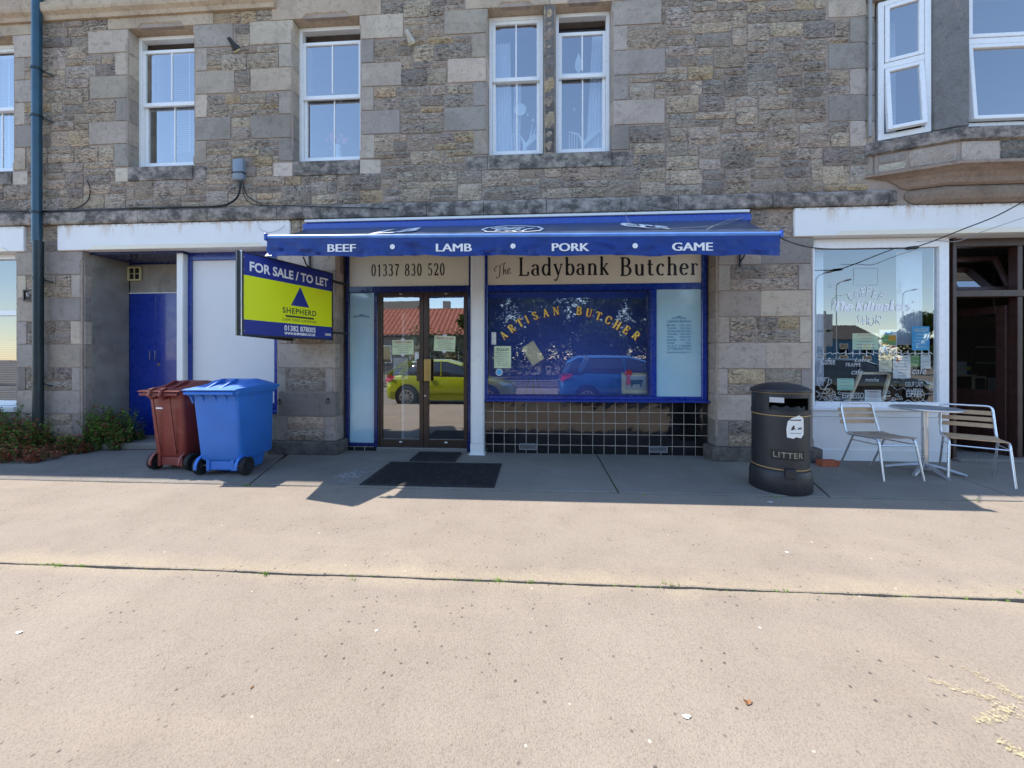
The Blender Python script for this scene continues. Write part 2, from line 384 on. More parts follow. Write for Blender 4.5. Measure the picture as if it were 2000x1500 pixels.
# ------------------------------------------------------------------ ground
def jag(x, amp, seed): return amp * (noise.noise((x * 1.7, seed, 0)) + .5 * noise.noise((x * 7, seed, 3)) + .35 * noise.noise((x * 31, seed, 7)))
def strip(name, mt, x0, x1, ylo, yhi, z, seeds, amps, step=.025, **tags):
    """sheet between two ragged edges with a small lip turned down at both"""
    mb = MB(); n = int((x1 - x0) / step); vs = []; fs = []
    for i in range(n + 1):
        x = x0 + (x1 - x0) * i / n
        a = ylo + jag(x, amps[0], seeds[0]); b = yhi + jag(x, amps[1], seeds[1])
        vs += [(x, a - .003, z - .05), (x, a, z - .004), (x, a + .006, z), (x, b - .006, z), (x, b, z - .004), (x, b + .003, z - .05)]
        if i:
            for j in range(5): fs.append(((i-1)*6+j, i*6+j, i*6+j+1, (i-1)*6+j+1))
    mb.add(vs, fs); return put(name, mb, mt, None, fix=True, **tags)
KS = dict(kind='structure')
mb = MB(); mb.quad((-400, -400, -.16), (400, -400, -.16), (400, 400, -.16), (-400, 400, -.16)); put('ground', mb, MT['road'], **KS)
mb = MB(); mb.quad((-60, -5.1, -.045), (60, -5.1, -.045), (60, 7, -.045), (-60, 7, -.045)); put('joint_bed', mb, MT['soil'], **KS)
strip('pavement', MT['tarmac'], -16, 14, -2.765, -1.262, 0, (2, 3), (.012, .012), **KS)
strip('pavement', MT['tarmac'], -16, 14, -4.93, -2.784, 0, (5, 6), (.0, .012), **KS)
for i in range(24):
    mb = MB(); mb.box(-14 + i * 1.0, -5.1, -.16, -13.006 + i * 1.0, -4.935, .004); put('kerb_stone', mb, MT['slab'], None, bevel=.012, **KS)
def slabpoly(name, mt, poly, z=0.006, **t):
    mb = MB(); mb.prism(poly, -.05, z); return put(name, mb, mt, None, bevel=.006, **t)
slabpoly('driveway', MT['drive'], [(-16, -1.248), (-2.985, -1.248), (-3.27, -.47), (-3.62, .45), (-16, .45)], .004, **KS)
slabpoly('pavement_slab', MT['slab'], [(-2.97, -1.25), (.813, -1.25), (.849, .9), (-3.62, .9), (-3.255, -.47)], **KS)
slabpoly('pavement_slab', MT['slab'], [(.828, -1.25), (2.79, -1.25), (3.075, -.45), (3.3, .9), (.864, .9)], **KS)
slabpoly('pavement_slab', MT['slab'], [(2.803, -1.25), (4.50, -1.25), (4.82, .0), (4.82, 2.9), (3.314, .9), (3.089, -.45)], **KS)
slabpoly('pavement_slab', MT['slab'], [(4.514, -1.25), (14, -1.25), (14, .9), (4.835, .9), (4.835, 0)], **KS)
# paint splash, pale cement patch
def splat(name, mt, pts, wd, z, seed, lab=None):
    mb = MB(); rr = random.Random(seed)
    for a, b in pts:
        n = 26; top = []; bot = []
        for i in range(n + 1):
            t = i / n; x = a[0] + (b[0]-a[0]) * t; y = a[1] + (b[1]-a[1]) * t
            ww = wd * (.35 + .65 * sin(pi * min(1, t * 1.15 + .05))) * rr.uniform(.55, 1.25)
            dx, dy = b[0]-a[0], b[1]-a[1]; L = math.hypot(dx, dy); nx, ny = -dy / L, dx / L
            q = rr.uniform(-.3, .3) * wd
            top.append((x + nx * (ww / 2 + q), y + ny * (ww / 2 + q), z)); bot.append((x - nx * (ww / 2 - q), y - ny * (ww / 2 - q), z))
        o = len(mb.v); mb.v += top + bot
        for i in range(n): mb.f.append((o+i, o+n+1+i, o+n+2+i, o+i+1))
        z += .0006
    return put(name, mb, mt, None, kind='structure', fix=False)
MT['yellowpaint'] = ground_mat('worn_yellow_road_paint', (.52, .46, .26), (.5, .42, .28), speck=1, patch=(.38, .31, .25), pf=.9)
MT['cement'] = ground_mat('pale_cement_smear', (.38, .37, .36), (.3, .285, .27), speck=.3, patch=(.26, .25, .24), pf=.9)
def fade(m, sc, a, b_):
    t = m.node_tree; o = [n for n in t.nodes if n.type == 'OUTPUT_MATERIAL'][0]; sh = o.inputs[0].links[0].from_socket
    nz = t.nodes.new('ShaderNodeTexNoise'); nz.inputs['Scale'].default_value = sc; nz.inputs['Detail'].default_value = 7; nz.inputs['Roughness'].default_value = .75
    g = t.nodes.new('ShaderNodeNewGeometry'); t.links.new(g.outputs['Position'], nz.inputs['Vector']); r = t.nodes.new('ShaderNodeMapRange'); r.inputs[1].default_value = a; r.inputs[2].default_value = b_; t.links.new(nz.outputs[0], r.inputs[0])
    x = t.nodes.new('ShaderNodeBsdfTransparent'); m_ = t.nodes.new('ShaderNodeMixShader'); t.links.new(r.outputs[0], m_.inputs[0]); t.links.new(x.outputs[0], m_.inputs[1]); t.links.new(sh, m_.inputs[2]); t.links.new(m_.outputs[0], o.inputs[0])
fade(MT['yellowpaint'], 80, .42, .62); fade(MT['cement'], 16, .4, .62)
splat('paint_mark', MT['yellowpaint'], [((1.83, -3.265), (1.93, -3.62)), ((1.615, -3.345), (1.88, -3.5)), ((1.595, -3.53), (1.80, -3.47)), ((1.6, -3.59), (1.63, -3.68)), ((1.72, -3.4), (1.80, -3.55))], .04, .0035, 4)
splat('cement_smear', MT['cement'], [((-2.16, -1.16), (-1.9, -.45)), ((-2.06, -1.2), (-1.86, -.6)), ((-2.2, -1.05), (-2.02, -.62))], .13, .0095, 5)

# ------------------------------------------------------------------ the terrace: shell
bld = thing('stone_terrace_building', 'two storey grey and buff sandstone terrace with shops on its ground floor', 'building', (0, .3, 0))
CR = .012                                   # the mortar face lies this far behind the stone faces
ZS0, ZS1 = 3.24, 3.43                       # string course
ZSILL, ZLIN, ZF0, ZF1 = 4.06, 6.02, 2.87, 3.235
XA1 = ax(24); XB0, XB1 = ax(250), ax(377); XC0, XC1 = ax(571.5), ax(702)
XD0, XD1, XE0, XE1 = ax(952.5), ax(1061.5), ax(1086), ax(1195)
XA0 = XA1 - (XB1 - XB0); XBAY = ax(1693)
P1L, P1R, P2L, P2R, P3L, P3R = ax(29), ax(160), ax(539), ax(655), ax(1398), ax(1590)
OPEN = [(XA0, XA1, ZSILL, ZLIN), (XB0, XB1, ZSILL, ZLIN), (XC0, XC1, ZSILL, ZLIN), (XD0, XD1, ZSILL, ZLIN), (XE0, XE1, ZSILL, ZLIN),
        (XBAY, 9, ZSILL - .1, 6.3), (-9.6, P1L, .62, ZF0 + .02), (P1R, P2L, -.1, ZF0 + .02), (P2R, P3L, -.1, 3.16), (P3R, 9, -.1, ZF0 + .02)]
def cells(x0, x1, z0, z1, holes):
    xs = sorted({x0, x1, *[min(max(h[i], x0), x1) for h in holes for i in (0, 1)]})
    zs = sorted({z0, z1, *[min(max(h[i], z0), z1) for h in holes for i in (2, 3)]})
    for a, b in zip(xs, xs[1:]):
        for c, d in zip(zs, zs[1:]):
            m, n = (a + b) / 2, (c + d) / 2
            if not any(h[0] < m < h[1] and h[2] < n < h[3] for h in holes): yield a, b, c, d
mb = MB(); g = .008
hol = [(a - g, b + g, c - g, d + g) for a, b, c, d in OPEN]
for a, b, c, d in cells(-13, 12, -.1, 7.05, hol): mb.quad((a, CR, c), (b, CR, c), (b, CR, d), (a, CR, d))
for a, b, c, d in hol:                      # reveals
    a = max(a, -13); b = min(b, 12); e = .42
    mb.quad((a, CR, c), (a, e, c), (a, e, d), (a, CR, d)); mb.quad((b, e, c), (b, CR, c), (b, CR, d), (b, e, d))
    mb.quad((a, CR, d), (a, e, d), (b, e, d), (b, CR, d)); mb.quad((a, e, c), (a, CR, c), (b, CR, c), (b, e, c))
put('wall', mb, MT['mortar'], bld, fix=False)
mb = MB()                                   # solid backing, roof, far walls
for a, b, c, d in cells(-13, 12, -.1, 7.0, hol): mb.box(a, .40, c, b, .46, d)
mb.box(-13, CR + .002, 6.99, 12, 8, 7.1); mb.box(-13, 7.9, -.1, 12, 8, 7.0); mb.box(-13.1, CR, -.1, -13, 8, 7.1); mb.box(12, CR, -.1, 12.1, 8, 7.1)
mb.box(-13, .46, 3.2, 12, 7.9, 3.35)
put('inner_shell', mb, MT['roomgrey'], bld, fix=False)
mb = MB(); mb.box(-13.1, -.0, 7.104, 12.1, 8, 7.16); put('roof', mb, MT['render'], bld)

# ------------------------------------------------------------------ stones
RUB = [(.235,.205,.17), (.27,.24,.2), (.22,.2,.175), (.2,.182,.162), (.3,.262,.21), (.25,.22,.19), (.28,.24,.195), (.185,.17,.155), (.26,.235,.21)]
BUFF = [(.31,.255,.18), (.29,.235,.16), (.28,.245,.19)]
ASH = [(.175,.164,.15), (.15,.144,.137), (.2,.185,.165), (.135,.13,.122), (.22,.2,.17), (.165,.152,.135), (.12,.115,.108)]
def jcol(c, v=.08):
    k = 2.65 * R.uniform(1 - v, 1 + v); return tuple(min(1, x * k * t * R.uniform(.98, 1.02)) for x, t in zip(c, (1.08, 1.0, .935)))
def rubcol(): return jcol(R.choice(BUFF) if R.random() < .08 else R.choice(RUB), .14)
def paintcol(me, c):
    at_ = me.color_attributes.new('Col', 'FLOAT_COLOR', 'POINT')
    at_.data.foreach_set('color', list((*c, 1)) * len(me.vertices))
def stone_geo(mb, x0, x1, z0, z1, y=0., rough=.014, gap=.006, rnd=.018, depth=.05):
    """one squared stone, its face broken into an uneven grid"""
    x0 += gap; x1 -= gap; z0 += gap; z1 -= gap
    nx = max(2, min(7, round((x1 - x0) / .075))); nz = max(2, min(4, round((z1 - z0) / .07)))
    sd = R.uniform(0, 99); W, H = x1 - x0, z1 - z0; rnd = min(rnd, W / 4, H / 4)
    us = [0] + [(i) / nx for i in range(1, nx)] + [1]; vs_ = [0] + [j / nz for j in range(1, nz)] + [1]
    o = len(mb.v)
    def edge(t, s): return .005 * noise.noise((t * 6, sd, s))
    for j, v in enumerate(vs_):
        for i, u in enumerate(us):
            bx, bz = i in (0, nx), j in (0, nz)
            x = x0 + u * W; z = z0 + v * H
            if bx: x += edge(z, i) + (rnd * .5 * (1 if i == 0 else -1) if bz else 0)
            if bz: z += edge(x, j + 9) + (rnd * .4 * (1 if j == 0 else -1) if bx else 0)
            if not bx and nx > 2: x += R.uniform(-.012, .012)
            if not bz and nz > 2: z += R.uniform(-.008, .008)
            yy = y + (.005 if (bx or bz) else -rough * (.35 + .9 * R.random()))
            mb.v.append((x, yy, z))
    M = nx + 1
    for j in range(nz):
        for i in range(nx):
            a = o + j*M + i; mb.f.append((a, a+1, a+M+1, a+M))
    ring = [o+i for i in range(M)] + [o + j*M + nx for j in range(1, nz+1)] + [o + nz*M + i for i in range(nx-1, -1, -1)] + [o + j*M for j in range(nz-1, 0, -1)]
    b = len(mb.v)
    for k in ring:
        p = mb.v[k]; mb.v.append((p[0], y + depth, p[2]))
    n = len(ring)
    for k in range(n): mb.f.append((ring[k], b + k, b + (k+1) % n, ring[(k+1) % n]))
ALLRUB = []
def rubble(x0, x1, z0, z1, y=0., **k):
    mb = MB(); stone_geo(mb, x0, x1, z0, z1, y + R.uniform(-.006, .004), **k); ALLRUB.append(((x1-x0)*(z1-z0), mb, rubcol()))
def ashlar(name, x0, x1, z0, z1, y=0., mt='ashlar', rough=.003, col=None, parent=None, **k):
    mb = MB(); stone_geo(mb, x0, x1, z0, z1, y, rough=rough, rnd=.006, gap=.0045, **k)
    me = mb.mesh(name); paintcol(me, col or jcol(R.choice(ASH))); return put(name, me, MT[mt], parent or bld, fix=False)
def jamb(name, side, xe, z0, z1, w, y=0., dep=.15, ch=.035, stop=0, mt='ashlar', col=None):
    """a quoin returning into an opening; side +1: the stone lies right of the edge xe"""
    s = side; g = .0045; mb = MB()
    poly = [(xe + s*w, y), (xe + s*ch, y), (xe, y + ch), (xe, y + dep), (xe + s*w, y + dep)]
    if s < 0: poly = poly[::-1]
    n = len(poly); hs = [z0 + g, z1 - g]
    sq = [(xe + s*w, y), (xe + s*.004, y), (xe, y + .004), (xe, y + dep), (xe + s*w, y + dep)]
    if s < 0: sq = sq[::-1]
    if stop == 1: L = [(hs[0], sq), (hs[0] + .1, sq), (hs[0] + .14, poly), (hs[1], poly)]
    elif stop == 2: L = [(hs[0], poly), (hs[1] - .14, poly), (hs[1] - .1, sq), (hs[1], sq)]
    else: L = [(hs[0], poly), (hs[1], poly)]
    for h, pl in L: mb.v += [(p[0], p[1], h) for p in pl]
    for k in range(len(L) - 1):
        for i in range(n): mb.f.append((k*n+i, k*n+(i+1) % n, (k+1)*n+(i+1) % n, (k+1)*n+i))
    m = len(L); mb.f += [tuple(range(n))[::-1], tuple(range((m-1)*n, m*n))]
    me = mb.mesh(name); recalc(me, .004); paintcol(me, col or jcol(R.choice(ASH))); return put(name, me, MT[mt], bld, fix=False)
BLOCK = []                                   # rectangles the rubble must leave free
def blk(a, b, c, d): BLOCK.append((a, b, c, d))
for o_ in OPEN[:5]: blk(o_[0] - .02, o_[1] + .02, ZSILL, ZLIN)
rows = [ZSILL + (ZLIN - ZSILL) * k / 6 for k in range(7)]
def jambs(xe, side, lw, sw, off=0, only=None):
    for k in range(6):
        w_ = (sw if (k + off) % 2 == 0 else lw) * R.uniform(.95, 1.05)
        if only: w_ = only
        jamb('quoin_stone', side, xe, rows[k], rows[k+1], w_, stop=1 if k == 0 else (2 if k == 5 else 0))
        blk(min(xe, xe + side * w_), max(xe, xe + side * w_), rows[k], rows[k+1])
for x0, x1, lr in ((XA0, XA1, (.4, .21)), (XB0, XB1, (.62, .21)), (XC0, XC1, (.6, .2))):
    jambs(x0, -1, .6, .2, 0); jambs(x1, 1, lr[0] if x0 == XA0 else .58, .2, 0)
jambs(XD0, -1, .57, .2); jambs(XE1, 1, .66, .21)
# mullion between the paired windows
for k in range(3):
    z0, z1 = ZSILL + 1.96 * k / 3, ZSILL + 1.96 * (k + 1) / 3
    mb = MB(); a, b_ = XD1, XE0; c = .03
    mb.prism([(a + c, 0), (b_ - c, 0), (b_, c), (b_, .16), (a, .16), (a, c)], z0 + .003, z1 - .003)
    me = mb.mesh('mullion_stone'); recalc(me, .003); paintcol(me, (.23, .215, .2)); put('mullion_stone', me, MT['soot'] if k == 0 else MT['ashlar'], bld, fix=False)
# sills and lintels
def sill(a, b, l=.24, r=.24):
    for nm, x0, x1, y in (('sill_stone', a, b, -.012), ('sill_end_stone', a - l, a, 0), ('sill_end_stone', b, b + r, 0)):
        mb = MB(); yy = .15 if nm == 'sill_stone' else CR + .03
        mb.prism([(y, ZSILL - .215), (y, ZSILL - .03), (y + .025, ZSILL - .008), (yy, ZSILL + .004), (yy, ZSILL - .215)], x0 + .003, x1 - .003, 'x')
        me = mb.mesh(nm); recalc(me, .004); paintcol(me, jcol((.24, .225, .2))); put(nm, me, MT['soot' if nm == 'sill_stone' or R.random() < .5 else 'ashlar'], bld, fix=False)
    blk(a - l, b + r, ZSILL - .22, ZSILL)
sill(XA0, XA1); sill(XB0, XB1, .2, .2); sill(XC0, XC1, .28, .3); sill(XD0, XE1, .3, .28)
def lintel(a, b, e=.3, top=.36, er=None):
    er = e if er is None else er
    z0, z1 = ZLIN + .003, ZLIN + top; mb = MB(); m0, m1 = a + .13, b - .13; c = .07
    def pr(x0, x1, ch0, ch1):
        def prof(ch): return [(0, z0 + ch), (ch if ch else .001, z0), (.16, z0), (.16, z1), (0, z1)]
        p0, p1 = prof(ch0), prof(ch1); o = len(mb.v)
        mb.v += [(x0, y, z) for y, z in p0] + [(x1, y, z) for y, z in p1]
        for i in range(5): mb.f.append((o+i, o+(i+1) % 5, o+5+(i+1) % 5, o+5+i))
        return o
    pr(a - e, m0, .002, .002); pr(m0, m0 + .06, .002, c); pr(m0 + .06, m1 - .06, c, c); pr(m1 - .06, m1, c, .002); pr(m1, b + er, .002, .002)
    me = mb.mesh('lintel_stone'); bm = bmesh.new(); bm.from_mesh(me); bmesh.ops.remove_doubles(bm, verts=bm.verts, dist=1e-5); bmesh.ops.recalc_face_normals(bm, faces=bm.faces); bm.to_mesh(me); bm.free()
    paintcol(me, jcol((.22, .19, .15))); put('lintel_stone', me, MT['ashlar'], bld, fix=False); blk(a - e, b + er, ZLIN, z1)
lintel(XA0, XA1); lintel(XB0, XB1, .3, .3); lintel(XC0, XC1, .3, .3); lintel(XD0, XD1, .3, er=(XE0 - XD1) / 2 - .003); lintel(XE0, XE1, (XE0 - XD1) / 2 - .003, er=.3)
# bay left jamb
for k in range(6):
    lw = .46 if k % 2 else .2; x0 = XBAY - lw; z0, z1 = ZSILL - .06 + .33 * k, ZSILL - .06 + .33 * (k + 1)
    ashlar('quoin_stone', x0, XBAY, z0, z1, depth=.12); blk(x0, 9.0, z0, z1)
    ashlar('reveal_stone', XBAY + .015, XBAY + .13, z0, z1, y=.03, depth=.1)
# cornice piece, top left
xc1 = ax(540); zc = 6.18
for i in range(5):
    a = -12.9 + i * (xc1 + 12.9) / 5; b_ = -12.9 + (i + 1) * (xc1 + 12.9) / 5
    mb = MB(); mb.prism([(.02, zc), (-.03, zc), (-.045, zc + .05), (-.085, zc + .085), (-.095, zc + .12), (-.095, zc + .2), (-.04, zc + .22), (-.04, zc + .5), (.02, zc + .5)], a + .002, b_ - .002, 'x')
    me = mb.mesh('cornice_stone'); recalc(me); paintcol(me, jcol((.22, .185, .145))); put('cornice_stone', me, MT['ashlar'], bld, fix=False)
blk(-13, xc1, zc, 7)
# string course over the shops
x = -12.9; XSE = 4.5
while x < XSE:
    L = min(R.uniform(.55, 1.5), XSE - x)
    mb = MB(); y = -.055
    mb.prism([(.03, ZS0), (y + .012, ZS0), (y, ZS0 + .03), (y, ZS1 - .04), (y + .03, ZS1 - .004), (CR + .02, ZS1 + .012)], x + .003, x + L - .003, 'x')
    me = mb.mesh('string_course_stone'); recalc(me, .004); paintcol(me, jcol((.26, .24, .22))); put('string_course_stone', me, MT['soot'], bld, fix=False)
    x += L
# ---- bay: corbelled courses swept round its splayed corner
def bayline(p, x1=9.): return [(4.98 - 2.6 * p, 0.0), (4.98, -p), (x1, -p)]
def sweep(prof, x1=9.02, col=(.36, .3, .22), nm='corbel_stone', mt='ashlar', cuts=()):
    segs = [None]
    mb = MB(); m = len(prof)
    for p, z in prof:
        for q in bayline(p, x1): mb.v.append((q[0], q[1], z))
    for j in range(m - 1):
        for i in range(2): mb.f.append((j*3+i, j*3+i+1, (j+1)*3+i+1, (j+1)*3+i))
    me = mb.mesh(nm); paintcol(me, jcol(col)); return put(nm, me, MT[mt], bld, fix=False)
sweep([(.0, ZS0), (.07, ZS0), (.11, ZS0 + .03), (.135, ZS0 + .09), (.13, ZS0 + .15), (.11, ZS0 + .18), (.0, ZS0 + .185)], col=(.135, .115, .095))
sweep([(.0, 3.43), (.12, 3.43), (.15, 3.45), (.17, 3.5), (.21, 3.55), (.28, 3.585), (.325, 3.595), (.325, 3.63), (.27, 3.64), (0, 3.645)], col=(.14, .118, .097))
sweep([(.0, 3.64), (.272, 3.64), (.272, 3.88), (0, 3.885)], col=(.3, .25, .22), nm='bay_wall', mt='mortar')
sweep([(.0, 3.87), (.275, 3.87), (.315, 3.885), (.315, 4.01), (.29, 4.035), (0.05, 4.05)], col=(.25, .23, .2), nm='bay_sill', mt='soot')
blk(4.2, 9.0, 3.42, 4.06); blk(4.2, 9.0, 4, 7.2)
for o_ in OPEN[6:]: blk(o_[0], o_[1], o_[2] - .08, 3.24)
blk(-99, 99, ZF0, ZF1); blk(-99, P3R + 5.5, -1, ZF0)
for x0, x1, z0, z1, n in ((5.0, 5.42, 3.645, 3.87, 0), (5.43, 5.72, 3.645, 3.76, 1), (5.43, 5.72, 3.765, 3.87, 1), (5.73, 6.2, 3.645, 3.87, 0), (6.21, 6.6, 3.645, 3.87, 1)):
    ashlar('bay_stone', x0, x1, z0, z1, y=-.285, rough=.014 if n else .003, mt='rock' if n else 'ashlar', depth=.03)
ang = math.atan2(-.28, .73)
for u0, u1, z0, z1 in ((.03, .3, 3.645, 3.75), (.03, .3, 3.755, 3.87), (.31, .74, 3.645, 3.87)):
    mb = MB(); stone_geo(mb, u0, u1, z0, z1, -.012, rough=.004, depth=.03); mb.xf(Matrix.Translation((4.275, 0, 0)) @ Matrix.Rotation(ang, 4, 'Z'))
    me = mb.mesh('bay_stone'); paintcol(me, jcol(R.choice(ASH))); put('bay_stone', me, MT['ashlar'], bld, fix=False)
mb = MB(); mb.prism([(4.775, -.205), (4.98, -.285), (5.085, -.285), (5.085, -.13), (4.86, -.02), (4.79, -.05)][::-1], 4.05, 6.9)
me = mb.mesh('bay_mullion'); recalc(me, .008); paintcol(me, (.25, .24, .235)); put('bay_mullion', me, MT['ashlar'], bld, fix=False)
mb = MB(); mb.add([(4.2, .1, 5.83), (4.2, 0, 5.83), (4.98, -.29, 5.83), (9, -.29, 5.83), (9, .1, 5.83), (4.2, .1, 7), (4.2, 0, 7), (4.98, -.29, 7), (9, -.29, 7), (9, .1, 7)],
    [(0,1,2,3,4), (1,6,7,2), (2,7,8,3), (0,5,6,1)]); me = mb.mesh('bay_lintel'); paintcol(me, (.4, .35, .28)); put('bay_lintel', me, MT['ashlar'], bld, fix=False)

# ---- piers between the shop openings
def pier(xl, xr, lret, rret, lo=0, mid=True, dep=.3):
    for k in range(8):
        z0, z1 = .183 + .335 * k, .183 + .335 * (k + 1)
        big = k % 2 == 1; xm = (xl + xr) / 2 + R.uniform(-.06, .06)
        if big:
            parts_ = [(xl, xm if mid else xr, -1)] + ([(xm, xr, 1)] if mid else [])
        else:
            qw = R.uniform(.13, .17) if xr - xl < 1 else R.uniform(.15, .19)
            parts_ = [(xl, xl + qw, -1), (xr - qw, xr, 1)]; a, b = xl + qw, xr - qw; h = z0 + (z1 - z0) * R.uniform(.4, .55)
            for zz0, zz1, n in ((z0, h, R.choice((1, 2)) if mid else 1), (h, z1, R.choice((2, 3)) if mid else 1)):
                cuts = [a] + sorted(a + (b - a) * (i + R.uniform(-.2, .2)) / n for i in range(1, n)) + [b]
                for c, d in zip(cuts, cuts[1:]): rubble(c, d, zz0, zz1)
        for a, b, s in parts_:
            ret = (lret if s < 0 else rret) if (a == xl or b == xr) else 0
            if a == xl and s < 0 and lret: jamb('quoin_stone', 1, xl, z0, z1, b - xl, dep=lret, ch=.04, stop=(1 if k == 0 else 2 if k == 7 else 0), col=jcol(R.choice(ASH), .15))
            elif b == xr and rret: jamb('quoin_stone', -1, xr, z0, z1, xr - a, dep=rret, ch=.04, stop=(1 if k == 0 else 2 if k == 7 else 0), col=jcol(R.choice(ASH), .15))
            else: ashlar('quoin_stone', a, b, z0, z1, col=jcol(R.choice(ASH), .15))
        if not mid and big and rret and lret:
            pass
    mb = MB(); mb.prism([(xl - .07, -.075), (xr + .05, -.075), (xr + .07, -.05), (xr + .07, .25), (xl - .07, .25)], 0, .183)
    me = mb.mesh('plinth_stone'); recalc(me, .03, 2); paintcol(me, (.26, .23, .19)); put('plinth_stone', me, MT['soot'], bld, fix=False)
pier(P1L, P1R, .06, .12); pier(P2L, P2R, .12, .22, mid=False); pier(P3L, P3R, .22, .1)
# stones above the piers, between the fascias
for a, b in ((ax(51), ax(115)), (ax(569), ax(606)), (ax(1455), ax(1549))):
    c = (a + b) / 2
    for z0, z1 in ((2.863, 3.03), (3.03, ZS0)):
        for p, q in ((a, c), (c, b)): rubble(p, q, z0, z1, rough=.005)
for a, b in ((ax(20), ax(51)), (ax(115), ax(170)), (ax(1549), ax(1600))): pass

# ---- the rubble walling itself: squared, snecked stones packed bottom up
U = .0465; GX0, GZ0 = -12.9, ZS1 + .012
NX, NZ = int((11.95 + 12.9) / U), int((7.04 - GZ0) / U)
BL = [[any(b[0] < GX0 + (i + .5) * U < b[1] and b[2] < GZ0 + (j + .5) * U < b[3] for b in BLOCK) for i in range(NX)] for j in range(NZ)]
occ = [[-1 if c else 0 for c in r_] for r_ in BL]
RR = random.Random(21); sid = 0
for j in range(NZ):
    i = 0
    while i < NX:
        if occ[j][i]: i += 1; continue
        run = 0
        while i + run < NX and not occ[j][i + run]: run += 1
        def rise(c):
            if c < 0 or c >= NX: return 99
            k = 0
            while j + k < NZ and occ[j + k][c]: k += 1
            return k
        lv = min(rise(i - 1), rise(i + run))
        h = RR.choices((2, 3, 4, 5, 6), (2, 6, 7, 4, 1))[0]
        if run <= 11:                       # close the gap up to its lower neighbour, so the next stone can bridge it
            wd = run
            if 2 <= lv <= 6: h = lv
            if run > 7 and RR.random() < .5: wd = RR.randint(3, run - 3)
        else:
            wd = RR.choices((3, 4, 5, 6, 7, 8, 9, 10, 11), (1, 1, 2, 4, 5, 6, 6, 4, 3))[0]
            if run - wd < 4: wd = run - 5
            if j:                           # break joint with the course below
                for _ in range(4):
                    e_ = i + wd
                    if e_ < NX and occ[j-1][e_-1] != occ[j-1][e_] and wd > 4: wd -= 1
        if h <= 2: wd = max(min(5, run), wd)
        if h >= 5 and run > 11: wd = max(wd, 6)
        hh = 1
        while hh < h and j + hh < NZ and not any(occ[j + hh][i + q] for q in range(wd)): hh += 1
        if j + hh + 1 < NZ and any(occ[j + hh + 1][i + q] for q in range(wd)) and not any(occ[j + hh][i + q] for q in range(wd)): hh += 1
        sid += 1
        for a in range(hh):
            for q in range(wd): occ[j + a][i + q] = sid
        x0, z0 = GX0 + i * U, GZ0 + j * U
        rubble(x0 + RR.uniform(-.004, .004), x0 + wd * U + RR.uniform(-.004, .004), z0 + RR.uniform(-.003, .003), z0 + hh * U, rough=RR.choice((.008, .014, .02)), gap=RR.uniform(.003, .007))
        i += wd
ALLRUB.sort(key=lambda t: (not (-8.1 < t[1].v[0][0] < 6.2 and t[1].v[0][2] < 6.6), -t[0]))
for k, (a_, mb, c) in enumerate(ALLRUB[:300]):
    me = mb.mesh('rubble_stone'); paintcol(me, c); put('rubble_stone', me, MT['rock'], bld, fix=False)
big = MB(); cols = []
for a_, mb, c in ALLRUB[300:]: big.add(mb.v, mb.f); cols += list((*c, 1)) * len(mb.v)
me = big.mesh('small_rubble_stones'); at_ = me.color_attributes.new('Col', 'FLOAT_COLOR', 'POINT'); at_.data.foreach_set('color', cols)
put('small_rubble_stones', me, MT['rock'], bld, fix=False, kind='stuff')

# ---- painted fascia beams
def fascia(a, b, m0, m1, label=None):
    mb = MB(); z0, z1 = ZF0, ZF1
    mb.box(a, -.022, z0, b, CR + .03, z1); o = put('fascia_beam', mb, MT['fascia'], bld, bevel=.012, seg=2)
    mb = MB(); mb.prism([(m0, z0 - .002), (m1, z0 - .002), (m1 - .1, z0 + .058), (m0 + .1, z0 + .058)], -.034, -.0235, 'y'); put('fascia_drip_band', mb, MT['cream'], bld, bevel=.003)
    mb = MB(); mb.box(a + .01, CR + .031, z0 + .002, b - .01, .42, z0 + .02); put('lintel_soffit', mb, MT['whitepaint'], bld)
fascia(ax(115), ax(568), ax(175), ax(522)); fascia(-9.6, ax(50), -9.4, -7.6); fascia(ax(1550), 9, ax(1625), 9)
mb = MB(); mb.box(ax(607), -.02, 3.165, ax(1450), .1, ZF1); put('fascia_beam', mb, MT['fascia'], bld, bevel=.008)

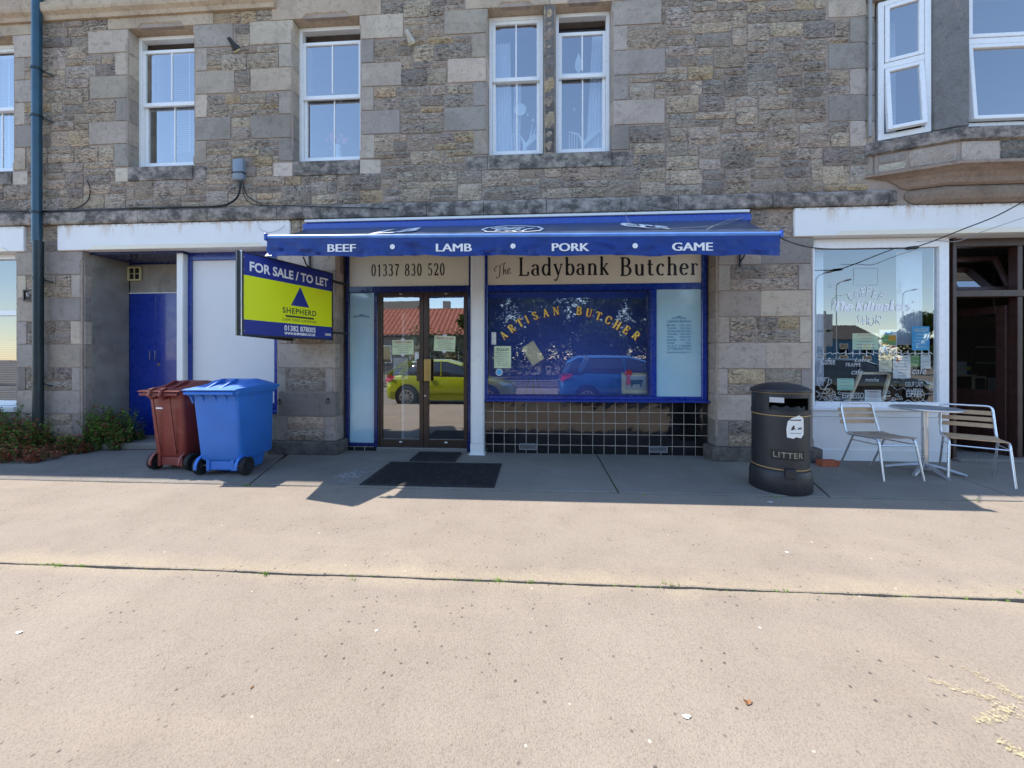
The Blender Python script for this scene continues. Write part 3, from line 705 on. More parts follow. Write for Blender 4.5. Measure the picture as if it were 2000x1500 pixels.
# ------------------------------------------------------------------ windows
def ring(mb, x0, x1, z0, z1, w_, y0, y1, wb=None, wt=None):
    wb = wb or w_; wt = wt or w_
    mb.box(x0, y0, z0, x0 + w_, y1, z1); mb.box(x1 - w_, y0, z0, x1, y1, z1)
    mb.box(x0 + w_, y0, z0, x1 - w_, y1, z0 + wb); mb.box(x0 + w_, y0, z1 - wt, x1 - w_, y1, z1); return mb
def pane(x0, x1, z0, z1, y, parent, m='glass', nm='pane', th=.006):
    mb = MB(); mb.quad((x0, y, z0), (x1, y, z0), (x1, y, z1), (x0, y, z1)); return put(nm, mb, MT[m], parent, fix=False)
def sash_window(a, b, drop=0., group=None, mid=.5):
    """box sash window of white plastic, the upper sash let down by drop"""
    z0, z1, y = ZSILL + .045, ZLIN, .145
    root = bld
    f = put('window_frame', ring(MB(), a, b, z0, z1, .045, y, y + .09, .035, .05), MT['upvc'], root, bevel=.003)
    mb = MB(); mb.box(a, y + .004, ZSILL + .005, b, y + .09, z0 - .002); put('timber_subsill', mb, MT['darkwood'], root)
    zm = z0 + (z1 - z0) * mid - .02
    zt = z1 - .05 - drop
    s = put('upper_sash', ring(MB(), a + .047, b - .047, zm - drop * .25, zt, .042, y + .012, y + .045, .055, .045), MT['upvc'], root, bevel=.003)
    pane(a + .08, b - .08, zm - drop * .25 + .05, zt - .04, y + .03, s)
    mb = MB(); xm = (a + b) / 2; mb.box(xm - .009, y + .022, zm + .05, xm + .009, y + .036, zt - .043); put('glazing_bar', mb, MT['upvc'], s)
    s = put('lower_sash', ring(MB(), a + .047, b - .047, z0 + .036, zm + .045, .042, y + .05, y + .083, .06, .04), MT['upvc'], root, bevel=.003)
    pane(a + .08, b - .08, z0 + .09, zm + .01, y + .068, s)
    mb = MB(); mb.box(xm + .0, y + .06, z0 + .094, xm + .018, y + .074, zm + .006); put('glazing_bar', mb, MT['upvc'], s)
sash_window(XA0, XA1, .0); sash_window(XB0, XB1, .14); sash_window(XC0, XC1, .15); sash_window(XD0, XD1, 0, mid=.55); sash_window(XE0, XE1, .2, mid=.58)
# bay windows (white plastic casements)
def casement(name, root, W_, z0, zt, z1, tilt, fr=.06):
    f = put('window_frame', ring(MB(), 0, W_, z0, z1, fr, 0, .07, .07, .06).box(fr, 0, zt - .035, W_ - fr, .07, zt + .035), MT['upvc'], root, bevel=.004, world=False)
    s = put('sash', ring(MB(), fr + .006, W_ - fr - .006, zt + .04, z1 - .066, .045, -.006, .05), MT['upvc'], root, bevel=.004, world=False)
    mb = MB(); mb.quad((fr + .05, .02, zt + .085), (W_ - fr - .05, .02, zt + .085), (W_ - fr - .05, .02, z1 - .11), (fr + .05, .02, z1 - .11)); put('pane', mb, MT['glass'], s, fix=False, world=False)
    h = zt - .04 - (z0 + .075)
    mb = ring(MB(), 0, W_ - 2*fr - .012, -h, 0, .045, -.006, .05); s = put('sash', mb, MT['upvc'], root, bevel=.004, world=False)
    s.location = (fr + .006, 0, zt - .04); s.rotation_euler = (-tilt, 0, 0)
    mb = MB(); mb.quad((.045, .02, -h + .045), (W_ - 2*fr - .057, .02, -h + .045), (W_ - 2*fr - .057, .02, -.045), (.045, .02, -.045)); put('pane', mb, MT['glass'], s, fix=False, world=False)
def sub_root(nm, loc, rz):
    o = bpy.data.objects.new(nm, None); COL.objects.link(o); o.empty_display_size = .1
    o.location = loc; o.rotation_euler = (0, 0, rz); return o
r1 = thing('bay_window', 'white plastic window in the narrow angled side of the bay, lower light ajar', 'window', (4.315, -.0, 0), math.atan2(-.178, .46))
casement('bay_side', r1, .49, 4.06, 4.98, 5.8, .10)
r2 = thing('bay_window', 'wide white plastic window in the front of the bay with dark room behind', 'window', (5.085, -.2, 0), 0)
casement('bay_front', r2, 1.7, 4.06, 5.1, 5.83, .06, .07)
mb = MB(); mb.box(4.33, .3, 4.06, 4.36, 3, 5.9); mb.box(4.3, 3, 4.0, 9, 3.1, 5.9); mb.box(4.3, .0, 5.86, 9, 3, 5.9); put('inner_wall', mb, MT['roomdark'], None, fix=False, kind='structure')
# rooms behind the upper windows
for (a, b) in ((XA0, XA1), (XB0, XB1), (XC0, XC1), (XD0, XE1)):
    mb = MB(); a -= .5; b += .5
    mb.box(a - .05, .47, 3.36, a, 2.6, 6.7); mb.box(b, .47, 3.36, b + .05, 2.6, 6.7); mb.box(a, 2.6, 3.36, b, 2.65, 6.7); mb.box(a, .47, 6.6, b, 2.6, 6.7)
    put('inner_wall', mb, MT['roomgrey'], None, fix=False, kind='structure')
def wavy(x0, x1, z0, z1, y, amp, waves, x0b=None, x1b=None, nm='curtain', lab='', group=None, m='curtain', pinch=None):
    x0b = x0 if x0b is None else x0b; x1b = x1 if x1b is None else x1b; mb = MB(); n = 40; rws = 8
    for j in range(rws + 1):
        t = j / rws; a = x0b + (x0 - x0b) * t; b = x1b + (x1 - x1b) * t
        for i in range(n + 1):
            u = i / n; mb.v.append((a + (b - a) * u, y + amp * sin(u * waves * 2 * pi + t), z0 + (z1 - z0) * t))
    for j in range(rws):
        for i in range(n): p = j*(n+1)+i; mb.f.append((p, p+1, p+n+2, p+n+1))
    return tagged(put(nm, mb, MT[m], None, fix=False, sm=60), lab, 'curtain', group)
# ------------------------------------------------------------------ lettering
def _mesh_of_text(body, size, bold=0., sx=1., spacing=1., align='CENTER', ex=0., shear=0.):
    cu = bpy.data.curves.new('txt', 'FONT'); cu.body = body; cu.size = size; cu.align_x = align; cu.offset = bold
    cu.space_character = spacing; cu.extrude = ex; cu.resolution_u = 3; cu.shear = shear
    o = bpy.data.objects.new('txt', cu); COL.objects.link(o); bpy.context.view_layer.update()
    me = bpy.data.meshes.new_from_object(o.evaluated_get(bpy.context.evaluated_depsgraph_get()))
    bpy.data.objects.remove(o); bpy.data.curves.remove(cu); me.materials.clear()
    me.transform(Matrix.Diagonal((sx, 1, 1, 1))); return me
UPR = Matrix(((1,0,0,0),(0,0,-1,0),(0,1,0,0),(0,0,0,1)))          # text plane x,y -> world x,z facing -y
def text(body, size, x, y, z, mt, parent=None, rot=0., M=None, fit=None, name='lettering', world=True, **k):
    """flat lettering in the plane Y=y, baseline at z; fit = wanted width"""
    me = _mesh_of_text(body, size, **k)
    if fit:
        xs = [v.co.x for v in me.vertices]; f = fit / (max(xs) - min(xs)); me.transform(Matrix.Diagonal((f, 1, 1, 1)))
    me.transform((M or Matrix()) @ Matrix.Translation((x, y, z)) @ Matrix.Rotation(rot, 4, 'Y') @ UPR)
    return put(name, me, MT[mt], parent, fix=False, world=world)
# a small pen-drawn alphabet: skeleton strokes, thick going down and thin going across
def A_(cx, cy, rx, ry, a0, a1, n=14): return [(cx + rx*cos(radians(a0+(a1-a0)*i/n)), cy + ry*sin(radians(a0+(a1-a0)*i/n))) for i in range(n+1)]
def V_(x, a, b): return [(x, a), (x, (a+b)/2), (x, b)]
def S_(x, y, h=.12): return ('t', [(x-h, y), (x+h, y)])
X_ = .62
G = {
'L': (.68, [V_(.18,0,1), S_(.18,.985), ('t',[(.04,.015),(.6,.015)]), ('m',[(.6,.015),(.62,.22)])]),
'B': (.74, [V_(.18,0,1), ('t',[(.04,.985),(.36,.985)]), ('t',[(.04,.015),(.4,.015)]), A_(.34,.755,.22,.23,90,-90), ('t',[(.2,.53),(.36,.53)]), A_(.37,.265,.26,.25,90,-90)]),
'A': (.78, [[(.37,1),(.62,.02)], ('t',[(.37,1),(.11,.02)]), ('t',[(.2,.34),(.54,.34)]), S_(.11,.015,.09), S_(.63,.015,.12)]),
'R': (.78, [V_(.18,0,1), ('t',[(.04,.985),(.36,.985)]), S_(.18,.015), A_(.34,.745,.23,.24,90,-90), ('t',[(.2,.505),(.36,.505)]), [(.38,.5),(.62,.02)], S_(.66,.015,.09)]),
'T': (.72, [V_(.35,0,1), ('t',[(.04,.985),(.66,.985)]), ('m',[(.045,.985),(.03,.78)]), ('m',[(.655,.985),(.67,.78)]), S_(.35,.015)]),
'I': (.38, [V_(.19,0,1), S_(.19,.985), S_(.19,.015)]),
'S': (.6, [A_(.3,.745,.2,.24,40,200)+A_(.3,.26,.22,.245,110,-140,18)[2:], ('m',[(.47,.9),(.48,.74)]), ('m',[(.1,.1),(.09,.28)])]),
'N': (.84, [('t',[(.16,0),(.16,1)]), [(.14,1),(.66,.02)], ('t',[(.66,0),(.66,1)]), S_(.16,.015,.1), S_(.1,.985,.08), S_(.66,.985,.1)]),
'U': (.8, [V_(.18,.3,1)+A_(.4,.3,.22,.29,180,270,8), ('t',A_(.4,.3,.22,.29,270,360,8)+[(.62,1)]), S_(.18,.985), S_(.62,.985,.1)]),
'C': (.74, [A_(.4,.5,.31,.49,40,320,26), ('m',[(.63,.84),(.65,.66)]), ('m',[(.63,.16),(.66,.3)])]),
'H': (.84, [V_(.18,0,1), V_(.64,0,1), ('t',[(.18,.5),(.64,.5)]), S_(.18,.985), S_(.18,.015), S_(.64,.985), S_(.64,.015)]),
'E': (.7, [V_(.18,0,1), ('t',[(.04,.985),(.58,.985)]), ('t',[(.04,.015),(.6,.015)]), ('t',[(.18,.52),(.46,.52)]), ('m',[(.58,.985),(.59,.78)]), ('m',[(.6,.015),(.62,.24)]), ('m',[(.46,.42),(.46,.62)])]),
'K': (.78, [V_(.18,0,1), ('t',[(.6,.98),(.2,.42)]), [(.32,.55),(.64,.02)], S_(.18,.985), S_(.18,.015), S_(.6,.985), S_(.66,.015)]),
'a': (.54, [A_(.25,.43,.16,.18,165,0,10)+[(.41,.1),(.44,.02),(.51,.04)], A_(.26,.19,.18,.18,75,300,14), ('t',[(.3,.36),(.41,.38)])]),
'd': (.6, [A_(.27,.31,.2,.305,50,330,22), V_(.46,.0,1), ('t',[(.36,.985),(.46,.985)]), ('t',[(.46,.015),(.56,.015)])]),
'y': (.56, [[(.09,.61),(.3,.04)], ('t',[(.48,.61),(.27,-.1),(.2,-.26),(.1,-.3)]), ('d',(.1,-.26,.05)), S_(.1,.61,.09), S_(.48,.61,.08)]),
'b': (.6, [V_(.15,0,1), A_(.34,.31,.2,.305,130,-150,22), ('t',[(.05,.985),(.15,.985)])]),
'n': (.62, [V_(.15,0,.61), A_(.32,.42,.17,.19,150,0,9)+[(.49,.2),(.49,0)], S_(.15,.015), S_(.49,.015), ('t',[(.05,.6),(.15,.6)])]),
'k': (.6, [V_(.15,0,1), ('t',[(.45,.6),(.17,.24)]), [(.26,.36),(.48,.02)], S_(.15,.015), ('t',[(.05,.985),(.15,.985)]), S_(.45,.6,.08), S_(.49,.015,.09)]),
'u': (.62, [V_(.14,.2,.61)+A_(.31,.2,.17,.19,180,330,9), V_(.48,0,.61), ('t',[(.04,.6),(.14,.6)]), ('t',[(.38,.6),(.48,.6)]), ('t',[(.48,.015),(.57,.015)])]),
't': (.42, [V_(.18,.16,.85)+A_(.29,.16,.11,.15,180,320,7), ('t',[(.05,.6),(.36,.6)])]),
'c': (.52, [A_(.3,.31,.2,.305,45,310,22), ('d',(.43,.5,.05))]),
'h': (.62, [V_(.15,0,1), A_(.32,.42,.17,.19,150,0,9)+[(.49,.2),(.49,0)], S_(.15,.015), S_(.49,.015), ('t',[(.05,.985),(.15,.985)])]),
'e': (.52, [A_(.28,.31,.2,.305,10,320,24), ('t',[(.09,.35),(.47,.35)])]),
'r': (.46, [V_(.15,0,.61), ('t',A_(.3,.4,.15,.2,170,60,6)), ('d',(.38,.54,.055)), S_(.15,.015), ('t',[(.05,.6),(.15,.6)])]),
'i': (.3, [V_(.15,0,.61), ('d',(.15,.84,.06)), S_(.15,.015), ('t',[(.05,.6),(.15,.6)])]),
'l': (.3, [V_(.15,0,1), S_(.15,.015), ('t',[(.05,.985),(.15,.985)])]),
'm': (.92, [V_(.15,0,.61), A_(.3,.42,.16,.19,150,0,9)+[(.46,.2),(.46,0)], A_(.61,.42,.16,.19,150,0,9)+[(.77,.2),(.77,0)], S_(.15,.015), S_(.46,.015), S_(.77,.015)]),
's': (.46, [A_(.23,.46,.13,.14,40,200,8)+A_(.23,.16,.15,.15,110,-140,10)[1:]]),
'0': (.62, [A_(.3,.5,.2,.49,0,360,28)]),
'1': (.5, [V_(.26,0,1), ('t',[(.1,.82),(.26,.98)]), S_(.26,.015,.13)]),
'2': (.6, [A_(.29,.73,.19,.26,170,-20,12)+[(.12,.03)], ('m',[(.1,.05),(.5,.05),(.52,.2)])]),
'3': (.6, [A_(.27,.76,.18,.23,150,-80,12), A_(.27,.27,.21,.26,90,-150,14)]),
'5': (.6, [('m',[(.14,.96),(.48,.96)]), ('t',[(.15,.96),(.13,.52)]), A_(.27,.3,.22,.29,130,-150,16)]),
'7': (.58, [('m',[(.08,.95),(.52,.95)]), [(.52,.95),(.3,.45),(.26,0)]]),
'8': (.62, [A_(.3,.75,.17,.235,0,360,20), A_(.3,.26,.21,.255,0,360,22)]),
"'": (.25, [[(.14,.98),(.1,.78)]]), ' ': (.42, []),
}
RC = [0]
def ribbon(mb, pts, wf, T):
    """each stroke lies a hair in front of the one before, as brush strokes do"""
    m = len(pts); o = len(mb.v); RC[0] = (RC[0] + 1) % 9
    for i in range(m):
        a, b = pts[max(i-1, 0)], pts[min(i+1, m-1)]; dx, dy = b[0]-a[0], b[1]-a[1]; L = math.hypot(dx, dy) or 1
        w_ = wf(abs(dy) / L) / 2; nx, ny = -dy / L * w_, dx / L * w_
        mb.v.append(T(pts[i][0] + nx, pts[i][1] + ny)); mb.v.append(T(pts[i][0] - nx, pts[i][1] - ny))
    for i in range(m - 1): mb.f.append((o+2*i, o+2*i+1, o+2*i+3, o+2*i+2))
    for i in range(o, len(mb.v)): p = mb.v[i]; mb.v[i] = (p[0], p[1] - .00022 * RC[0] - .000016 * (i - o), p[2])
def pen(mb, s, T0, size, sx=1., track=0., thick=.16, thin=.035, serif=True, slant=0., y=0.):
    """draw s with its own skeleton alphabet; T0 maps text-plane (u, v) metres to a 3-D point"""
    cx = 0
    for ch in s:
        adv, st = G[ch]
        def T(x, v, cx=cx): return T0((cx + x * sx + v * slant) * size, v * size)
        for q in st:
            if q and isinstance(q[0], str):
                if q[0] == 't':
                    if serif or len(q[1]) > 2 or abs(q[1][0][1] - q[1][-1][1]) > .05 or ch in 'AHetE': ribbon(mb, q[1], lambda t: thin * 1.4 / (1 if t > .5 else 1), T)
                elif q[0] == 'm': ribbon(mb, q[1], lambda t: thin * 2.2, T)
                elif q[0] == 'd':
                    x0, y0, r = q[1]; o = len(mb.v); mb.v += [(P_[0], P_[1] - .0024, P_[2]) for P_ in (T(x0 + r*cos(k*pi/4) * 1.2, y0 + r*sin(k*pi/4)) for k in range(8))]; mb.f.append(tuple(range(o, o+8)))
            else: ribbon(mb, q, lambda t: (thin + (thick - thin) * t ** 1.4) , T)
        cx += adv * sx + track
    return (cx - track) * size
def pen_width(s, size, sx=1., track=0.): return (sum(G[c][0] * sx + track for c in s) - track) * size
def pentext(s, size, x, y, z, mt, parent, name='lettering', fit=None, **k):
    if fit: k['sx'] = 1.; k['sx'] = (fit / size - k.get('track', 0) * (len(s) - 1)) / sum(G[c][0] for c in s)
    mb = MB(); pen(mb, s, lambda u, v: (x + u, y, z + v), size, **k); return put(name, mb, MT[mt], parent, fix=False)
def zz(px, py, y): return at(px, py, y)[1]

# ------------------------------------------------------------------ butcher's shopfront
YS = .2
sf = thing('shopfront', 'blue framed butcher shopfront with cream sign panels, glass doors and black tiled base', 'shopfront', (-.2, YS, 0))
def X2(px): return ax(px, YS)
def Z2(px, py): return zz(px, py, YS)
zb = Z2(1100, 555); zt_ = Z2(1100, 567)                # transom band under the sign panels
zl = Z2(700, 865); zw0, zw1 = Z2(1100, 773.5), Z2(1100, 567)
XJ0, XF1, XM = P2R + .002, X2(681), X2(730)
mb = MB()
mb.box(P2R + .03, .21, .12, XF1, .32, 3.14)            # left jamb
mb.box(XM, .2, .06, X2(737), .32, zb)                  # between frosted panel and doors
mb.box(X2(913), .2, .02, X2(921), .32, zb)
mb.box(XF1, .205, zb, X2(921), .32, zt_)               # transom
mb.box(XF1, .2, zl - .05, XM, .31, zl)                 # under frosted panel
put('frame', mb, MT['navy'], sf, bevel=.006)
mb = MB()
mb.box(X2(945), .19, zw0 - .05, X2(952), .32, 3.14); mb.box(X2(1371), .19, zw0 - .05, P3L - .02, .32, 3.14)
mb.box(X2(952), .2, zb, X2(1371), .32, zt_); mb.box(X2(1271), .202, zw0, X2(1283), .32, zt_); mb.box(X2(952), .195, zw0 - .045, X2(1371), .32, zw0)
put('frame', mb, MT['blue'], sf, bevel=.006)
mb = MB(); mb.prism([(.13, zw0 - .075), (.13, zw0 - .055), (.19, zw0 - .044), (.33, zw0 - .044), (.33, zw0 - .075)], X2(943), P3L - .004, 'x'); put('window_sill', mb, MT['blue'], sf, bevel=.003)
mb = MB(); mb.box(X2(952), .212, zt_ - .0 - .022, X2(1271), .225, zt_ - .001); mb.box(X2(952), .205, zw0 + .001, X2(1271), .23, zw0 + .018); mb.box(X2(1265), .205, zw0 + .018, X2(1270.5), .26, zt_ - .023)
put('glazing_bead', mb, MT['navy'], sf)
mb = MB(); mb.box(X2(915.5), .215, zb, X2(920), .3, 3.14); put('frame', mb, MT['navy'], sf)
# sign panels
p1 = MB(); p1.box(XF1, .225, zb, X2(915), .245, 3.13); s1 = put('sign_panel', p1, MT['cream'], sf)
p2 = MB(); p2.box(X2(952.3), .215, zb, X2(1370.7), .245, 3.13); s2 = put('sign_panel', p2, MT['cream'], sf)
yT = .2235
pentext('01337 830 520', zz(800, 515, yT) - zz(800, 538, yT), ax(725, yT), yT, zz(800, 538.5, yT), 'blacktext', s1, fit=ax(869, yT) - ax(725, yT), track=.09, thick=.15, thin=.06)
yT = .2135; cap = zz(1100, 503, yT) - zz(1100, 538, yT)
pentext('Ladybank', cap, ax(1012, yT), yT, zz(1100, 537.5, yT), 'blacktext', s2, fit=ax(1190, yT) - ax(1012, yT), track=.1, thick=.15, thin=.05)
pentext('Butcher', cap, ax(1210, yT), yT, zz(1290, 537.5, yT), 'blacktext', s2, fit=ax(1364, yT) - ax(1210, yT), track=.1, thick=.15, thin=.05)
def script_The(x, y, z, s, mt, parent, rot=.12):
    st = [[(.05,.78),(.12,.95),(.35,.9),(.6,.98),(.78,1.08)], [(.46,.93),(.38,.5),(.3,.1),(.16,-.18),(0,-.2),(-.05,-.05)],
          [(.1,.8),(-.1,.72),(-.12,.5),(.05,.45)],
          [(.92,1.05),(.8,.9),(.7,.3),(.66,.0)], [(.68,.2),(.82,.46),(.92,.42),(.88,.12),(.98,.02),(1.1,.16)],
          [(1.1,.22),(1.32,.4),(1.26,.56),(1.14,.5),(1.1,.2),(1.22,.02),(1.42,.14)], [(.78,1.08),(.95,1.12),(.98,1.02)]]
    def sm(p):
        q = []
        for i in range(len(p) - 1):
            a, b, c, d = p[max(i-1, 0)], p[i], p[i+1], p[min(i+2, len(p)-1)]
            for k in range(6):
                t = k / 6; q.append(tuple(.5 * ((2*b[j]) + (-a[j]+c[j])*t + (2*a[j]-5*b[j]+4*c[j]-d[j])*t*t + (-a[j]+3*b[j]-3*c[j]+d[j])*t**3) for j in (0, 1)))
        return q + [p[-1]]
    mb = MB(); cr, sr = cos(rot), sin(rot)
    for p in st: ribbon(mb, sm(p), lambda t: .028 + .06 * t ** 2, lambda u, v: (x + (u*cr - v*sr) * s, y, z + (u*sr + v*cr) * s))
    return put('lettering', mb, MT[mt], parent, fix=False)
script_The(ax(970, yT), yT, zz(980, 539, yT), .115 * 1.3, 'blacktext', s2, .14)
# frosted panels
mb = MB(); mb.box(XF1, .24, zl, XM, .25, zb - .0); f1 = put('frosted_panel', mb, MT['frost'], sf)
mb = MB(); mb.box(X2(1283), .225, zw0, X2(1371), .235, zb); f2 = put('frosted_panel', mb, MT['frost'], sf)
def scroll(x, y, z, s, parent):
    mb = MB()
    for sg in (-1, 1):
        for cx, cz, r in ((.2, .1, .14), (.52, .03, .12), (.8, .0, .1), (.1, .22, .1)):
            ribbon(mb, [(sg*(cx + r*(1-k/16)*cos(k*.5)), cz + r*(1-k/16)*sin(k*.5)) for k in range(14)], lambda t: .05, lambda u, v: (x + u*s, y, z + v*s))
        ribbon(mb, [(0, .12), (sg*.3, -.02), (sg*.6, .1), (sg*.9, -.06)], lambda t: .05, lambda u, v: (x + u*s, y, z + v*s))
    return put('scroll_ornament', mb, MT['bluetext'], parent, fix=False)
scroll(ax(706, .238), .238, zz(706, 619, .238), .13, f1)
yF = .2235; xF = ax(1326, yF)
scroll(xF, yF, zz(1326, 622, yF), .105, f2)
wT = ax(1350, yF) - ax(1303, yF)
text('Ladybank Butchers', .05, xF, yF, zz(1326, 629.5, yF), 'bluetext', f2, fit=wT, bold=.0006)
for k, (d, h_) in enumerate((('Monday', '7.30am- 1.30pm'), ('Tuesday', '7.30am-4.30pm'), ('Wednesday', '7.30am-4.30pm'), ('Thursday', '7.30am-4.30pm'), ('Friday', '7.30am-4.30pm'), ('Saturday', '7.30am-    1pm'), ('Sunday', 'Closed'))):
    z = zz(1326, 636.5 + k * 5.75, yF)
    text(d, .037, xF - wT / 2, yF, z, 'bluetext', f2, align='LEFT', bold=.0006); text(h_, .03, xF + wT / 2, yF, z, 'bluetext', f2, align='RIGHT', bold=.0004, sx=.8)
text('01337 258080', .046, xF, yF, zz(1326, 678, yF), 'bluetext', f2, fit=wT, shear=.2); text('07986504765', .046, xF, yF, zz(1326, 683.5, yF), 'bluetext', f2, fit=wT, shear=.2)
text('ladybankbutchers@gmail.com', .035, xF, yF, zz(1326, 689.5, yF), 'bluetext', f2, fit=wT)
# big window and its gilded arc
pn = pane(X2(952), X2(1266), zw0 + .01, zt_ - .01, .24, sf, 'shopglass', 'window_pane')
def arcword(chars, yy, mt, off=(0, 0)):
    mb = MB()
    for ch, px, py, r in chars:
        x, z = at(px, py, yy); c, s_ = cos(radians(r)), sin(radians(r)); size = .108; w_ = G[ch][0] * size * .5
        pen(mb, ch, lambda u, v: (x + (u - w_) * c - (v - .5*size) * s_ + off[0], yy, z + (u - w_) * s_ + (v - .5*size) * c + off[1]), size, thick=.23, thin=.075)
    return put('lettering', mb, MT[mt], pn, fix=False)
def zo(x, y): return 920 + x / 3.2258, 380 + y / 3.2258
word = []
for ch, x, y in (('A',205,885),('R',256,843),('T',308,808),('I',352,786),('S',403,763),('A',470,745),('N',536,733),('B',681,732),('U',743,745),('T',803,765),('C',866,790),('H',921,822),('E',979,852),('R',1040,888)):
    word.append((ch, *zo(x, y), math.degrees(math.asin(max(-1, min(1, -(x - 612) / 620))))))
arcword(word, .2365, 'redtext', (.012, -.012)); arcword(word, .2325, 'gold')
# door set
yD = .23; ZD0, ZD1 = zz(820, 875, yD), zz(820, 569.5, yD)
mb = MB(); ring(mb, ax(737, yD), ax(913, yD), ZD0 - .0, ZD1, .035, yD - .01, yD + .08, .012, .03); put('door_frame', mb, MT['brown'], sf, bevel=.003)
mb = MB(); mb.box(ax(737, yD), yD - .04, 0, ax(913, yD), yD + .1, ZD0 - .002); put('threshold', mb, MT['drive'], sf, bevel=.004)
mb = MB(); mb.box(ax(738, yD), yD - .035, ZD0 - .001, ax(912, yD), yD + .0, ZD0 + .008); put('threshold_strip', mb, MT['alurough'], sf)
for k, (a, b, ga, gb, ha, hb, hm) in enumerate(((742.5, 826.3, 746.5, 819, 813.5, 826, 'brown'), (827.2, 909, 837, 905.5, 827.5, 841.5, 'brass'))):
    x0, x1 = ax(a, yD), ax(b, yD); g0, g1 = ax(ga, yD), ax(gb, yD)
    z0, z1 = ZD0 + .012, ZD1 - .03; q0, q1 = zz(820, 858.5, yD), zz(820, 579, yD)
    mb = MB(); mb.box(x0, yD, z0, g0, yD + .045, z1); mb.box(g1, yD, z0, x1, yD + .045, z1); mb.box(g0, yD, z0, g1, yD + .045, q0); mb.box(g0, yD, q1, g1, yD + .045, z1)
    d = put('door', mb, MT['brown'], sf, bevel=.002)
    pane(g0, g1, q0, q1, yD + .025, d, 'doorglass')
    mb = MB(); mb.box(ax(ha, yD - .06), yD - .06, zz(820, 744, yD), ax(hb, yD - .06) - .004, yD - .03, zz(820, 701, yD)); mb.box(ax(ha, yD) + .02, yD - .03, zz(820, 738, yD), ax(ha, yD) + .05, yD, zz(820, 706, yD)); put('handle', mb, MT[hm], d, bevel=.004)
    for py in (573.5, 863.5):
        mb = MB(); mb.lathe([(.0, -.003), (.02, -.003), (.022, 0)], (0, 0, 0), 14, 'y'); mb.xf(Matrix.Translation(((g0 + g1) / 2, yD - .001, zz(820, py, yD))) @ Matrix.Diagonal((1.1, 1, .5, 1))); put('oval_badge', mb, MT['whitepaint'], d)
    if k: 
        mb = MB(); mb.lathe([(0, -.008), (.012, -.008), (.014, 0)], (ax(830.5, yD), yD, zz(831, 773, yD)), 12, 'y'); put('lock', mb, MT['alu'], d)
# white post
mb = MB(); a, b = ax(918.5, .06), ax(944.5, .06); c = .025
sq = [(a, .06), (b, .06), (b, .22), (a, .22)]
mb.box(a, .06, 0, b, .22, .16); mb.prism([(a + c, .062), (b - c, .062), (b, .062 + c), (b, .22), (a, .22), (a, .062 + c)], .162, 3.14)
put('white_post', mb, MT['whitepaint'], sf, bevel=.003); mb = MB(); mb.box(a - .02, .045, .002, b + .02, .2, .022); put('post_foot', mb, MT['whitepaint'], sf, bevel=.004)
# tiles
def tiles(x0, x1, z0, z1, first, pit=.1525, holes=()):
    xs = [x0]; x = x0 + first
    while x < x1 - .03: xs.append(x); x += pit
    xs.append(x1); zs = [z1]; z = z1 - pit * .93
    while z > z0 + .03: zs.append(z); z -= pit
    zs.append(z0)
    mb = MB(); mb.box(x0, .212, z0, x1, .26, z1); put('tile_grout', mb, MT['grout'], sf)
    for za, zb_ in zip(zs[1:], zs):
        for a, b in zip(xs, xs[1:]):
            mb = MB(); g = .0022; t = R.uniform(-.0012, .0012); t2 = R.uniform(-.0012, .0012); ww, hh = b - a - 2*g, zb_ - za - 2*g
            y = .206; e = .003
            mb.add([(a+g, .215, za+g), (b-g, .215, za+g), (b-g, .215, zb_-g), (a+g, .215, zb_-g), (a+g+e, y+t, za+g+e), (b-g-e, y+t2, za+g+e), (b-g-e, y+t2*.5, zb_-g-e), (a+g+e, y-t, zb_-g-e)],
                   [(4,5,6,7), (0,1,5,4), (1,2,6,5), (2,3,7,6), (3,0,4,7)])
            put('tile', mb, MT['tile'], sf, fix=False)
tiles(X2(946), P3L - .01, .0, zw0 - .078, .125); tiles(X2(678), X2(736), .0, zl - .055, .1)
def vent(px0, px1, py0, py1, lab):
    y = .19; x0, x1 = ax(px0, y), ax(px1, y); z0, z1 = zz(px0, py1, y), zz(px0, py0, y)
    t = thing('air_brick', lab, 'air vent', ((x0 + x1) / 2, y, z0), 0, 'air vents in the black tiles')
    put('vent_frame', ring(MB(), x0, x1, z0, z1, .012, y, y + .02), MT['alurough'], t, bevel=.002)
    mb = MB(); mb.box(x0 + .012, y + .012, z0 + .012, x1 - .012, y + .016, z1 - .012); put('vent_back', mb, MT['darkvoid'], t)
    mb = MB(); n = 12
    for i in range(n):
        x = x0 + .016 + (x1 - x0 - .05) * i / (n - 1); zm = (z0 + z1) / 2
        mb.bar((x, y + .006, z0 + .014), (x + .018, y + .006, zm), .006, .006); mb.bar((x + .018, y + .006, zm), (x, y + .006, z1 - .014), .006, .006)
    put('vent_grille', mb, MT['alurough'], t)
vent(1014, 1049, 866.5, 878.5, 'small metal air vent in the black tiles beside the white post'); vent(1268, 1304, 872, 884, 'small metal air vent in the black tiles near the right hand stone pier')
